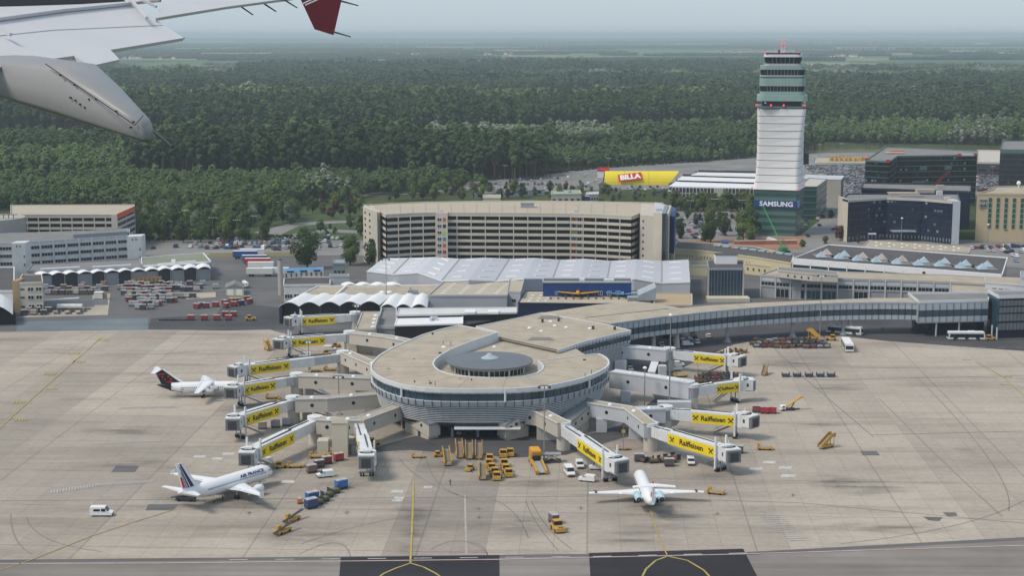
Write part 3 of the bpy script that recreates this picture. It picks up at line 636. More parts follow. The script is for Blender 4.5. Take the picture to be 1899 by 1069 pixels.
for i in range(12):
    b=MB(); a,c2,d2,e=FB[i],FB[i+1],BB[i+1],BB[i]; up=Vector((0,0,.0)); b.face([a,c2,d2,e]); 
    dn=Vector((0,0,-.35)); b.face([a+dn,c2+dn,c2,a]); r=b.build('roof_slope',hroof if i<3 else hroofb,HT)
    if i in(0,1,2,3,4,5,6,7,8,9,10,11):
        for k in range(4):
            t=.14+k*.25; p=a.lerp(e,t).lerp(c2.lerp(d2,t),.5); q=(c2-a).normalized(); s=MB(); s.bar(p-q*2.6+Vector((0,0,.15)),p+q*2.6+Vector((0,0,.15)),1.0,.3); s.build('roof_light',white,r)
b=MB()
for i in range(12):
    a,c2=FB[i],FB[i+1]; b.face([(a.x,a.y,0),(c2.x,c2.y,0),c2-Vector((0,0,.3)),a-Vector((0,0,.3))])
a,e=FB[0],BB[0]; b.face([(e.x,e.y,0),(a.x,a.y,0),a,e]); a,e=FB[12],BB[12]; b.face([(a.x,a.y,0),(e.x,e.y,0),e,a])
for i in range(12):
    a,c2=BB[i],BB[i+1]; b.face([(c2.x,c2.y,0),(a.x,a.y,0),a,c2])
b.build('wall',hwall,HT)
for i in (1,3,5,7,9,11):
    b=MB(); u=Vector((0,0,.08)); b.bar(FB[i]+u,BB[i]+u,.55,.25); b.build('valley_gutter',midgrey,HT)
for i in range(13):
    if i<12: b=MB(); b.bar(FB[i]+Vector((0,-.1,-.15)),FB[i+1]+Vector((0,-.1,-.15)),.25,.5); b.build('eaves_trim',white,HT)
row(HT,(FB[1].x,FB[1].y),(FB[3].x,FB[3].y),2.2,1.9,3,.8,dglass,white,3); b=MB(); p=FB[1]; b.box((p.x-1,p.y-1.6,2),(4.4,3,3.6)); w_=b.build('roof_plant',white,HT); row(w_,(p.x-3.2,p.y-3.1),(p.x+1.2,p.y-3.1),3,1.6,2,.35,dark)
# ---------------------------------------------------------------- low buildings between the hall and the pier
t,P=building('flat_roofed_hall','grey-walled block with four ranks of small skylights before the gabled hall',[(794,549.5),(940,549.5),(955,522),(824,523)],8.5,wall=hwall,roof=tanroof2)
for k in range(4):
    for i in range(6):
        p=G(821+k*33+i*4.6*.9,545-i*3.6,8.5); b=MB(); b.box((p.x,p.y,8.52),(1.9,.7,.25)); b.build('skylight',white,t)
t,P=building('grey_plant_block','plain grey box with a hatch between the sandy roof and the blue clad box',[(941,541),(965,543),(972,519),(945,519)],9.6,wall=hwall,roof=tanroof2); row(t,P[0],P[1],5.5,1.2,1,.3,dark)
t,P=building('viewing_terrace','navy-walled low block whose sandy roof terrace carries the two small aeroplanes',[(961,563),(1110,564.5),(1200,563),(1213,547),(1200,541),(975,541)],7,wall=navy,roof=tanroof2,rim=.35)
for k in range(3):
    for i in range(3): p=G(982+k*15+i*3,559-i*5,7); b=MB(); b.box((p.x,p.y,7.02),(1.3,1.1,.3)); b.build('skylight',white,t)
b=MB()
for i in range(13): p=G(1020+i*14,554,7); b.box((p.x,p.y,7.0),(.12,5,1.1))
b.build('railing',brown,t)
t,P=building('sandy_roofed_block','small block with a bare sandy roof right of the grey wedge-shaped stair head',[(1213,568),(1283,568),(1283,547),(1213,546)],8,wall=beige,roof=mat('ochre_roof',(.42,.32,.20),.95,var=.08,scale=.05))
t,P=building('blue_clad_box','long bright blue clad box on the terrace in front of the gabled hall',[(1007,523.5),(1171,523.5),(1171,518),(1007,518)],13,z0=7,wall=blue,roof=darkroof,rim=.5,rimm=ltgrey)
row(t,P[0],P[1],7.6,1.7,10,.45,dglass,white,2,i0=6,i1=8); row(t,P[0],P[1],7.6,1.7,10,.35,mat('poster_blue',(.12,.22,.55)),None,1,'poster',i0=1,i1=2); row(t,P[0],P[1],7.6,1.7,10,.5,dglass,white,3,i0=8,i1=9)
b=MB(); b.box((P[0].x+16,P[0].y+2,13),(2,2,1.2)); b.box((P[0].x+27,P[0].y+2,13),(4,2,1)); b.build('roof_plant',white,t)
c=G(1195,566,7); t=thing('roof_access_hut','grey metal clad roof stair head with a steeply sloping wedge roof','stair head',(c.x,c.y,7))
b=MB(); b.box((c.x-2,c.y+2,7),(9,5,3)); b.build('wall',midgrey,t); b=MB(); b.prism([(c.x-2.5,c.y-1.2),(c.x+4.4,c.y-1.2),(c.x+4.4,c.y+5.5),(c.x-2.5,c.y+5.5)],9,[11,14.2,15.2,12]); b.build('roof',mat('pale_grey_metal',(.34,.38,.40),.5),t)
# small aeroplanes on the terrace
def ga_plane(name,label,px,m,s=1.0):
    p=G(*px,7.2); t=thing(name,label,'small aeroplane',(p.x,p.y,7.2),R(180))
    def pt(b): return b
    b=MB(); rings=[]
    for y,r,z in ((-3.1,.35,1.5),(-2.9,.75,1.5),(-1,.85,1.55),(1,.8,1.6),(4.2,.22,1.9)): rings.append([(r*s*math.cos(a*math.pi/5)*.8,y*s,(z+r*math.sin(a*math.pi/5))*s) for a in range(10)])
    b.loft(rings); b.build('fuselage',m,t,world=False)
    for sx in(-1,1):
        b=MB(); b.prism([(0,-1.9*s),(sx*7.2*s,-1.3*s),(sx*7.2*s,.1*s),(0,.5*s)],[.9*s,1.7*s,1.7*s,.9*s],[1.15*s,1.85*s,1.85*s,1.15*s]); b.build('wing',m,t,world=False)
        b=MB(); b.prism([(0,3.3*s),(sx*2.3*s,3.6*s),(sx*2.3*s,4.5*s),(0,4.5*s)],1.9*s,2.02*s); b.build('tailplane',m,t,world=False)
        b=MB(); b.tube((sx*1.2*s,-1,1.1),(sx*1.3*s,-1.1,.3),.1); b.tube((sx*1.3*s-.12,-1.1,.3),(sx*1.3*s+.12,-1.1,.3),.32); b.build('wheel',black,t,world=False)
    b=MB(); b.prism([(-.08,3.2*s),(.08,3.2*s),(.08,4.7*s),(-.08,4.7*s)],1.9*s,[2.3*s,2.3*s,3.7*s,3.7*s]); b.build('fin',m,t,world=False)
    b=MB(); b.box((0,-.3,2.1*s),(.8,1.6,.5)); b.build('canopy',dglass,t,world=False)
    b=MB(); b.box((0,-3.2*s,1.5*s-.9),(.16,.06,1.8)); b.tube((0,-3.4*s,1.5*s),(0,-3.1*s,1.5*s),.2,.3); b.build('propeller',dark,t,world=False)
ga_plane('display_aeroplane','yellow-orange propeller aeroplane standing on the sandy roof terrace',(1072,551),mat('warm_yellow_paint',(.62,.33,.02),.5),1.15)
ga_plane('display_aeroplane','light blue propeller aeroplane standing on the sandy roof terrace',(1155,551),mat('sky_blue_paint',(.10,.32,.60),.5),.95)
# scalloped sheds
def vaults(name,label,front,back,n,z,rise,base_z0=0,fwall=black,wallm=dark,mats=None,open_every=None,overh=1.5,depth_roof=None,group=None):
    A,B=G(*front[0],z),G(*front[1],z); C,D=G(*back[1],z),G(*back[0],z); c=(A+B+C+D)/4
    t=thing(name,label,'shed',(c.x,c.y,0),0,group)
    for i in range(n):
        a,b2=A.lerp(B,i/n),A.lerp(B,(i+1)/n); d,c2=D.lerp(C,i/n),D.lerp(C,(i+1)/n); f=MB(); r0=[];r1=[]
        for k in range(9):
            u=k/8; h=Vector((0,0,rise*math.sin(math.pi*u))); r0.append(a.lerp(b2,u)+h); r1.append(d.lerp(c2,u)+h)
        f.loft([r0,r1],0,False,False); f.loft([[p-Vector((0,0,.25)) for p in r1],[p-Vector((0,0,.25)) for p in r0]],0,False,False)
        f.loft([r0,[p-Vector((0,0,.25)) for p in r0]],0,False,False); f.build('roof_vault',white,t)
    ov=(D-A).normalized()*overh; w=MB(); A2,B2=A+ov,B+ov
    return t,A2,B2,C,D
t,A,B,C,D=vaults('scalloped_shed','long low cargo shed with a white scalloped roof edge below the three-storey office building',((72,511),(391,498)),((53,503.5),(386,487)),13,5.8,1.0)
BK,CK=G(50,494,7),G(378,470,7)
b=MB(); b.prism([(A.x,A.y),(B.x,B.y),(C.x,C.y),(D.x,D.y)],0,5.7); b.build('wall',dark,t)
for i in range(13):
    if i in (0,3,5,7,8,10,12): row(t,A,B,.1,5.2,13,.92,midgrey,None,1,'shutter',i0=i,i1=i+1)
for i in range(14): p=A.lerp(B,i/13); b=MB(); b.box((p.x,p.y-.4,0),(.35,.6,5.8)); b.build('column',midgrey,t)
rt,P=building('cargo_hall','flat-roofed grey hall with rows of white roof lights behind the scalloped shed edge',[(50,503),(264,495),(258,482),(60,492)],7,wall=midgrey,roof=greyroof)
for a,c2 in (((75,500),(148,496)),((172,496),(243,492))):
    p,q=G(*a,7.3),G(*c2,7.3); b=MB(); b.bar(p,q,1.5,.7); b.build('roof_light',white,rt)
rt,P=building('green_roofed_hall','flat hall with a mossy grey-green roof and a white edge next to the trailer park',[(264,494.5),(391,486.5),(377,470.5),(262,479)],7,wall=midgrey,roof=mat('mossy_roof',(.22,.235,.17),.95,var=.15,scale=.08),rimm=white)
p,q=G(293,491,7.3),G(363,485,7.3); b=MB(); b.bar(p,q,1.5,.7); b.build('roof_light',white,rt); p=G(322,488,7.5); b=MB(); b.box((p.x,p.y,7.1),(1.8,1.8,2)); b.build('roof_plant',white,rt)
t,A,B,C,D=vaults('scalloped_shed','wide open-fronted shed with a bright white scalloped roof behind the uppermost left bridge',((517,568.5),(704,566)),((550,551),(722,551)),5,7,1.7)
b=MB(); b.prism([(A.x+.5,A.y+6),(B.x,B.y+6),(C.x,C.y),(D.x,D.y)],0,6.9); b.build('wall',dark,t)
for i in range(6): p=A.lerp(B,i/5); b=MB(); b.box((p.x,p.y-1,0),(.4,.4,7)); b.build('column',dark,t)
b=MB(); b.box((A.x+.6,A.y+2.5,0),(.8,9,7)); b.build('side_wall',navy,t)
t,A,B,C,D=vaults('scalloped_shed','shorter white shed with three scallops beside the grey stair ramp',((704,571),(792,571)),((722,551),(796,550)),3,7,1.5)
b=MB(); b.prism([(A.x,A.y),(B.x,B.y),(C.x,C.y),(D.x,D.y)],0,6.9); b.build('wall',midgrey,t)
rt,P=building('flat_roofed_hall','flat tan-roofed hall directly behind the bright white scalloped roof',[(556,549.5),(800,549.5),(822,530),(590,532)],7.4,wall=cream,roof=tanroof,rimm=white)
p,q=G(622,549,7.8),G(642,531,7.8); b=MB(); b.bar(p,q,.7,.9); b.build('fire_wall',white,rt)
for px,py in ((709,543),(722,543)): domes(rt,[(px,py)],7.4,1.3)
p=G(766,541,8.4); b=MB(); b.box((p.x,p.y,7.42),(4,2.5,1.6)); b.tube((p.x-1,p.y,9),(p.x-1,p.y,10.2),.3); b.build('roof_plant',midgrey,rt)
t,A,B,C,D=vaults('scalloped_shed','low rearmost strip of pale scallops between the flat tan roof and the gabled hall',((637,531),(748,532)),((632,527),(742,527)),4,7.2,1.0)
b=MB(); b.prism([(A.x,A.y),(B.x,B.y),(C.x,C.y),(D.x,D.y)],0,7.1); b.build('wall',ltgrey,t)
rt,P=building('white_roofed_block','white sheet-metal roof block with a black front wall left of the spiral roof',[(732,604.5),(858,601),(858,586),(738,587)],8,wall=black,roof=white,rim=.25,rimm=white)
p=G(800,594,8); b=MB(); b.box((p.x,p.y,8),(1,5,1)); b.box((p.x+1.5,p.y,8),(1.5,1.5,1.3)); b.build('roof_plant',ltgrey,rt)
rt,P=building('white_roofed_block','long narrow white roof strip between the sandy roof and the spiral roof',[(736,586),(958,581),(958,571),(740,573)],9,wall=black,roof=mat('offwhite_roof',(.60,.60,.58),.7,var=.1,scale=.1),rim=.3,rimm=ltgrey)
for px in (872,915): p=G(px,579,9); b=MB(); b.box((p.x,p.y-2,9),(4,6,.8)); b.build('roof_plant',white,rt)
rt,P=building('black_walled_block','black-walled low block between the white roofs and the spiral roof',[(850,606),(905,597),(960,586),(960,580),(850,586)],6.5,wall=black,roof=dark,rim=.2)
rt,P=building('grey_ramp_building','light grey sloping stair ramp building with small domes beside the tall lamp mast',[(698,609),(735,609),(735,575),(708,575)],6,wall=midgrey,roof=greyroof,rim=1.0,rimm=ltgrey)
rt,P=building('bridgehead_building','small tan-roofed bridgehead with a column of dome lights next to the uppermost left boarding bridge',[(660,612),(695,612),(703,580),(672,580)],8.5,wall=beige,roof=tanroof,rim=.4)
domes(rt,[(692,607),(693.5,600),(695,593),(697,586)],8.6,.9)
# orange vehicle platform seen on the grey ramp is part of the clutter
# ---------------------------------------------------------------- buildings on the left
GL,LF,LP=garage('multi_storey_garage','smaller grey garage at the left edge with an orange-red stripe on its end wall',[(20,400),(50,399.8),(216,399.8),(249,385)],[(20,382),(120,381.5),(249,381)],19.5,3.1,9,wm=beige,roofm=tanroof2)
posts(GL,along(LF[1:3],8),0,19,.5,beige,'column'); posts(GL,along(LF[2:4],2),0,19,.5,beige,'column')
o=band(GL,[LF[2],LF[3]],17.6,20.3,orred,.3,'orange_stripe',.25)
b=MB(); A=Vector(LF[2]);b.prism([(A.x-2.6,A.y-.6),(A.x+.4,A.y-.6),(A.x+.4,A.y+1),(A.x-2.6,A.y+1)],0,19.9); b.build('corner_pier',beige,GL)
c=G(-8,402,20.5); t=thing('ramp_drum','round ribbed concrete ramp drum at the left edge in front of the smaller garage','ramp',(c.x,c.y-3,0))
b=MB(); b.tube((c.x,c.y-3,0),(c.x,c.y-3,20.5),15.5,15.5,40); b.build('wall',concrete,t)
for i in range(16): z=1+i*1.25; b=MB(); b.tube((c.x,c.y-3,z),(c.x,c.y-3,z+.15),15.65,15.65,40); b.build('rib',midgrey,t)
b=MB()
for i in range(5): b.box((c.x+2+i*2.5,c.y-9,20.5),(.3,.3,2))
b.bar((c.x,c.y-9,22.6),(c.x+14,c.y-9,22.6),1.6,.2); b.build('roof_frame',dark,t)
t,P=building('office_building','white three-storey office building with long dark window bands above the scalloped shed',[(-30,452.5),(50,450.5),(240,438),(240,427),(-30,436)],14,wall=dirty,roof=greyroof,rimm=ltgrey)
for ln,n in (((P[0],P[1]),3),((P[1],P[2]),8)):
    A,B=ln
    for z in (10.6,6.9,3.2): row(t,A,B,z,1.7,n,.86,dglass,ltgrey,4)
    for p in along([A,B],n): b=MB(); b.box((p.x,p.y-.25,0),(.5,.7,14.5)); b.build('pilaster',ltgrey,t)
for px in ((236,263,430.5),(22,48,443)):
    A=G(px[0],px[2]+8,17);B=G(px[1],px[2]+7,17); b=MB(); b.prism([(A.x,A.y-1),(B.x,B.y-1),(B.x,B.y+7),(A.x,A.y+7)],0,17); o=b.build('stair_tower',dirty,t); row(o,(A.x,A.y-1),(B.x,B.y-1),15,.9,4,.3,dark,i0=1,i1=3); row(o,(A.x,A.y-1),(B.x,B.y-1),10,1.2,4,.3,dark,i0=3,i1=4); row(o,(A.x,A.y-1),(B.x,B.y-1),6,1.2,4,.3,dark,i0=3,i1=4)
t,P=building('ribbed_annex','low ribbed grey annex between the office building and the smaller garage',[(136,436),(236,430),(236,424),(138,430)],16,wall=midgrey,roof=greyroof,rim=.2)
t,P=building('site_office','small cream three-storey block before the left end of the scalloped shed',[(33,526),(79,525),(77,511),(42,511)],12,wall=cream,roof=darkroof)
for z in (8.6,5.2,1.4):
    row(t,P[0],P[1],z,1.7,3,.72,dglass,white,2,i0=1,i1=3); row(t,P[0],P[1],z+.6,.6,3,.5,dglass,i0=0,i1=1)
b=MB(); p=G(30,522,12); b.prism([(P[0].x-2.2,P[0].y-.3),(P[0].x+.3,P[0].y-.3),(P[0].x+.3,P[0].y+8),(P[0].x-2.2,P[0].y+8)],0,13); b.build('brown_stair',mat('tan_wall',(.36,.25,.14),.9),t)
t,A,B,C,D=vaults('arched_hangar','white arched hangar with a black mouth cut off by the left edge of the picture',((-40,583),(24,583)),((-40,560),(24,560)),1,5,3.5); b=MB(); b.prism([(A.x,A.y+3),(B.x,B.y+3),(C.x,C.y),(D.x,D.y)],0,5); b.build('wall',black,t)
t,P=building('dark_roofed_shed','dark ribbed roof shed at the left edge above the arched hangar',[(-40,541),(26,541),(26,497),(-40,497)],6,wall=white,roof=darkroof)
c=G(521,548); t=thing('concrete_chimney','freestanding round concrete chimney beside the trailer park','chimney',c); b=MB(); b.tube((c.x,c.y,0),(c.x,c.y,15.5),1.15,1.15,20); b.build('shaft',concrete,t); b=MB(); b.tube((c.x,c.y,15.5),(c.x,c.y,15.9),.95,.95,20); b.build('rim',dark,t)
t,P=building('yellow_white_hut','small cream hut with a grey pitched roof beside the baggage cart yard',[(419,534),(452,534),(452,527),(419,527)],3.4,wall=cream,roof=darkroof,rim=0)
b=MB(); b.add([(P[0].x-.3,P[0].y-.3,3.4),(P[1].x+.3,P[1].y-.3,3.4),(P[2].x+.3,P[2].y+.3,3.4),(P[3].x-.3,P[3].y+.3,3.4),((P[0].x+P[1].x)/2,P[0].y-.3,5.2),((P[2].x+P[3].x)/2,P[2].y+.3,5.2)],[(0,1,4),(3,5,2),(0,4,5,3),(1,2,5,4)]); b.build('pitched_roof',greyroof,t); row(t,P[0],P[1],.1,2.6,2,.7,white,None,1,'door')
t,P=building('low_workshop','low white workshop with a dark flat roof right of the concrete chimney',[(526,530),(612,529),(612,515),(560,515),(527,518)],7,wall=dirty,roof=darkroof)
row(t,P[0],P[1],1.4,1.9,5,.8,dglass,white,3)
t,P=building('grey_cube_building','plain grey cube between the low workshop and the gabled hall',[(611,513),(648,513),(645,510),(614,510)],9,wall=hwall,roof=greyroof)
t,P=building('kiosk_row','row of small white kiosks with three sky-blue roofs below the largest tree',[(526,503),(600,500),(600,495),(526,498)],4.4,wall=dirty,roof=mat('sky_blue_roof',(.10,.28,.50),.5),rim=0)
row(t,P[0],P[1],.2,3,8,.3,brown,None,1,'door'); row(t,P[0],P[1],3.5,.8,3,.5,blue,None,1,'awning')
t,P=building('filter_house','greenish grey louvred filter house beside the slip road left of the hall',[(618,490),(640,490),(638,482),(618,482)],11,wall=mat('green_grey_metal',(.20,.24,.23),.6,var=.15),roof=midgrey); row(t,P[0],P[1],4,4,3,.6,dark)
# ---------------------------------------------------------------- round pier
RIMM=mat('aluminium_fascia',(.62,.64,.66),.5,var=.04,scale=.2)
PANEL=mat('blue_grey_panel',(.36,.40,.45),.5,var=.08,scale=.2)
louv=mat('louvre_steel',(.56,.59,.62),.45,metal=.1,var=.1)
outer=[(852,604.3),(818,612),(785,622),(762,631.5),(738,642),(717,652.6),(703,661),(695,669.4),(689,677),(688.4,681),(689,688),(696,695.5),(711.7,704.5),(725,709),(742.6,714.3),(765,718.5),(790,721.3),(818,722.6),(846,723),(874,723.2),(902.5,723),(930,722.8),(958.6,722),(987,720),(1014.8,717),(1037,713),(1057,708.7),(1079,703),(1099,696),(1112,690),(1121,685),(1127,680),(1129,675),(1128,669.5),(1124,665),(1118,661),(1110,657.6)]
inner=[(1076.5,660.5),(998,671),(1004,675),(1007.7,680.6),(1006,687),(996,694),(975,699),(940,701.8),(908,701.9),(870,700),(846,697.5),(828,693.5),(812.7,687.7),(805,681),(803,675),(807,668),(817,660),(829.6,652.6),(848,644),(869,635.8),(923.6,617.5)]
ZR=15.0
Po=[G(a,b,ZR) for a,b in outer]; Pi=[G(a,b,ZR) for a,b in inner]; Po=[Vector(p[:2]) for p in Po]; Pi=[Vector(p[:2]) for p in Pi]
pc=Vector((-6.8,466)); PT=thing('round_pier','round airport pier with a spiral tan roof, blue glass band and slatted sloping walls','pier building',(pc.x,pc.y,0))
def smooth_closed(P,sub=3):
    return P
b=MB(); b.prism(Po+Pi,ZR-.4,ZR); b.build('roof',tanroof,PT)
b=MB(); b.strip(Po,ZR-.9,ZR+.28,.5); b.build('roof_rim',RIMM,PT)
b=MB(); b.strip([Po[-1]]+Pi+[Po[0]],ZR-3.0,ZR+.25,.4); b.build('inner_rim',RIMM,PT)
low=[Po[0],Po[6],Po[9],Po[13],Po[20],Po[27],Po[31],Po[36]]
lp=[Po[0]]+[pc+(p-pc)*.9 for p in (Po[4],Po[9],Po[13],Po[20],Po[27],Po[31])]+[Po[36],Vector(G(1065,640,ZR-2)[:2]),Vector(G(1034,650,ZR-2)[:2]),Vector(G(925,626,ZR-2)[:2]),Vector(G(890,610,ZR-2)[:2])]
b=MB(); b.prism(lp,ZR-3.5,ZR-2.9); b.build('inner_roof',tanroof,PT)
# facade rings
def offs(line,d,center=None):
    out=[]; n=len(line)
    for i,p in enumerate(line):
        a=line[max(0,i-1)]; c=line[min(n-1,i+1)]; t=(c-a).normalized(); nn=Vector((t.y,-t.x)); out.append(p+nn*d)
    return out
def facade(root,line,zt,bands,name='facade'):
    """bands: (z_top,offset_top,z_bottom,offset_bottom,material,name); line runs left to right seen from outside"""
    for zt_,ot,zb,ob_,m,nm in bands:
        a=offs(line,ot); c=offs(line,ob_); f=MB(); f.loft([[(p.x,p.y,zb) for p in c],[(p.x,p.y,zt_) for p in a]],0,False,False); f.build(nm,m,root)
fl=Po   # runs left over the front to the right
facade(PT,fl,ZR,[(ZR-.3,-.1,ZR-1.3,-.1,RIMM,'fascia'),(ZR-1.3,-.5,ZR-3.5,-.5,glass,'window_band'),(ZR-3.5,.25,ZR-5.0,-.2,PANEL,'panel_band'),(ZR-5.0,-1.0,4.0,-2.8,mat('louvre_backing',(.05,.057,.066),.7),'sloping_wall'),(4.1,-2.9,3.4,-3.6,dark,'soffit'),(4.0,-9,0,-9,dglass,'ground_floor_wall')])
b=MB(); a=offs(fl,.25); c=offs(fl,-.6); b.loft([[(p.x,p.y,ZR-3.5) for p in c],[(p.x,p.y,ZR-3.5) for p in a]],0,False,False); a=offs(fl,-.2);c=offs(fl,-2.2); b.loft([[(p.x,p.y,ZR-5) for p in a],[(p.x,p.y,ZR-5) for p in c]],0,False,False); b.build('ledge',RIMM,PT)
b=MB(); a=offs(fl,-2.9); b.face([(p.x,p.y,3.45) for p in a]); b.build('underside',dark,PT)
for k in range(11):   # horizontal louvres
    z=ZR-5.5-k*.56
    if z<4.5: break
    o_=-1.0-(ZR-5-z)/(ZR-5-4.0)*1.8; b=MB(); b.strip(offs(fl,o_+.3),z,z+.24,.4); b.build('louvre',louv,PT)
mu=along(fl,76); mo_=offs(mu,0)
for i in range(77):
    a=offs(mu,.15)[i]; c=offs(mu,.05)[i]; e=offs(mu,-.8)[i]; f=offs(mu,-2.3)[i]; b=MB(); b.bar((c.x,c.y,ZR-.2),(c.x,c.y,ZR-1.4),.1); b.bar((offs(mu,-.4)[i].x,offs(mu,-.4)[i].y,ZR-1.3),(offs(mu,-.4)[i].x,offs(mu,-.4)[i].y,ZR-3.5),.09); b.bar((offs(mu,.32)[i].x,offs(mu,.32)[i].y,ZR-3.4),(c.x,c.y,ZR-5.1),.16); b.bar((e.x,e.y,ZR-5),(f.x,f.y,4.3),.12); b.build('mullion',dark,PT)
for i in range(3,77,12): a=offs(mu,.1)[i]; b=MB(); b.tube((a.x,a.y,ZR-.2),(a.x,a.y,ZR-3.6),.32); b.build('downpipe',RIMM,PT)
for i in range(6,76,3): a=offs(mu,-5.0)[i]; b=MB(); b.tube((a.x,a.y,0),(a.x,a.y,3.6),.4); b.build('column',midgrey,PT)
b=MB(); p,q=G(835,801,3.6),G(972,801,3.6); 
b.bar((p.x+1,p.y+4,3.6),(q.x-1,q.y+4,3.6),3.2,.25); b.build('entrance_canopy',RIMM,PT)
sm=mat('gravel_seam',(.31,.265,.205),.95,var=.1)
for i in (3,6,9,12,15,18,21,24,27,30,33):
    q=min(Pi,key=lambda p:(p-Po[i]).length); b=MB(); b.bar((Po[i].x,Po[i].y,ZR+.01),(q.x,q.y,ZR+.01),.16,.05); b.build('roof_seam',sm,PT)
rv=random.Random(8)
for i in range(26):
    q=G(rv.uniform(705,1120),rv.uniform(612,716),ZR)
    if in_poly(q.x,q.y,[(p.x,p.y) for p in Po+Pi]): b=MB(); h=rv.uniform(.25,.7); b.box((q.x,q.y,ZR-.02),(rv.uniform(.3,.9),rv.uniform(.3,.7),h)); b.build('roof_vent',rv.choice([dark,ltgrey,midgrey]),PT)
# disc over the middle
dc=G(908,668,15.0); b=MB(); rr=[]
for r,z in ((13.2,14.6),(13.2,14.95),(6,15.35),(2,15.6)): rr.append([(dc.x+r*math.cos(2*math.pi*i/56),dc.y+r*math.sin(2*math.pi*i/56),z) for i in range(56)])
b.loft(rr); b.build('disc_roof',mat('zinc_roof',(.155,.165,.18),.5,metal=.2,var=.08,scale=.3),PT)
b=MB(); rr=[[(dc.x+r*math.cos(2*math.pi*i/56),dc.y+r*math.sin(2*math.pi*i/56),z) for i in range(56)] for r,z in ((11.4,12.1),(11.7,14),(13.0,14.6))]; b.loft(rr); b.build('disc_wall',dglass,PT)
b=MB(); rr=[[(dc.x+r*math.cos(2*math.pi*i/56),dc.y+r*math.sin(2*math.pi*i/56),z) for i in range(56)] for r,z in ((12.2,13.9),(13.1,14.55))]; b.loft(rr,0,False); b.build('disc_soffit',midgrey,PT)
for i in range(32,56,1):
    a=math.pi*(1.0+(i-32)/24); b=MB(); b.tube((dc.x+11.8*math.cos(a),dc.y+11.8*math.sin(a),12.1),(dc.x+12.0*math.cos(a),dc.y+12.0*math.sin(a),14.2),.09 if i%4 else .3,n=6); b.build('post',ltgrey,PT)
b=MB(); rr=[[(dc.x+r*math.cos(2*math.pi*i/16),dc.y+r*math.sin(2*math.pi*i/16),z) for i in range(16)] for r,z in ((2.7,15.4),(2.7,15.7),(1.2,16.4),(.5,17.1),(.1,17.15))]; b.loft(rr); b.build('roof_lantern',mat('pale_glass',(.36,.42,.47),.25),PT)
domes(PT,[(824,644),(930,630.5),(954,633),(892,641),(917,644)],ZR-2.9,.75)
domes(PT,[(823,644.5)],ZR,.8)
rnd=random.Random(4)
b=MB()
for px,py in ((797,714),(807,716),(1085,700),(1097,694),(822,640),(836,641)): p=G(px,py,ZR); b.tube((p.x,p.y,ZR),(p.x,p.y,ZR+1.2),.1,n=5)
b.build('roof_pipe',dark,PT)
# concourse behind
cq=[(883,606),(925,617),(925,626),(1034,650),(1050,645),(1065,640),(1090,632.5),(1116,626),(1145,619),(1170,613.5),(1116,600.7),(1043,588),(1005,580.5),(958,591)]
ZC=ZR-1.7
Pq=[Vector(G(a,b,ZC)[:2]) for a,b in cq]; c=sum(Pq,Vector((0,0)))/len(Pq)
CT_=thing('concourse','wedge-shaped concourse with a tan gravel roof between the round pier and the curved link','terminal building',(c.x,c.y,0))
b=MB(); b.prism([c+(p-c)*.96 for p in Pq],0,ZC-.5); b.build('wall',midgrey,CT_)
b=MB(); b.prism(Pq,ZC-.5,ZC-.05); b.build('roof',tanroof,CT_)
b=MB(); b.strip(Pq[3:]+Pq[:3],ZC-.9,ZC+.15,.35); b.build('roof_rim',RIMM,CT_)
se=Pq[3:10]
facade(CT_,se,ZC,[(ZC-.4,.05,ZC-1.6,.05,PANEL,'fascia'),(ZC-1.6,-.3,ZC-3.2,-.3,glass,'window_band'),(ZC-3.2,.1,ZC-4.2,-.1,PANEL,'panel_band'),(ZC-4.2,-.6,3.6,-3,mat('louvre_backing',(.09,.10,.115),.7),'sloping_wall')])
for k in range(8):
    z=ZC-4.8-k*.6; b=MB(); b.strip(offs(se,-.4-(ZC-4-z)*.4),z,z+.22,.4); b.build('louvre',louv,CT_)
for i,p in enumerate(offs(along(se,22),.12)): b=MB(); b.box((p.x,p.y,ZC-4.3),(.14,.14,4.2)); b.build('mullion',dark,CT_)
domes(CT_,[(982,609),(1004,615),(1021,597),(1029,605),(1050,608),(1094,610)],ZC,.75)
b=MB()
for px,py,sx,sy in ((1020,589,9,6),(1003,629,9,5)): p=G(px,py,ZC); b.prism([(p.x-sx/2,p.y-sy/2),(p.x+sx/2,p.y-sy/2),(p.x+sx/3,p.y+sy/2),(p.x-sx/3,p.y+sy/2)],ZC-.04,ZC+.06)
b.build('dark_roof_patch',mat('grey_patch',(.20,.19,.18),.9),CT_)
b=MB()
for px,py in ((1006,598),(1036,596),(1100,611),(1140,612)): p=G(px,py,ZC); b.box((p.x,p.y,ZC),(.8,.8,1.1))
b.build('roof_vent',dark,CT_)
b=MB(); p,q=G(925,626,ZC),G(1034,650,ZC); b.bar((p.x,p.y,ZC+.02),(q.x,q.y,ZC+.02),.25,.1); b.build('roof_joint',dark,CT_)
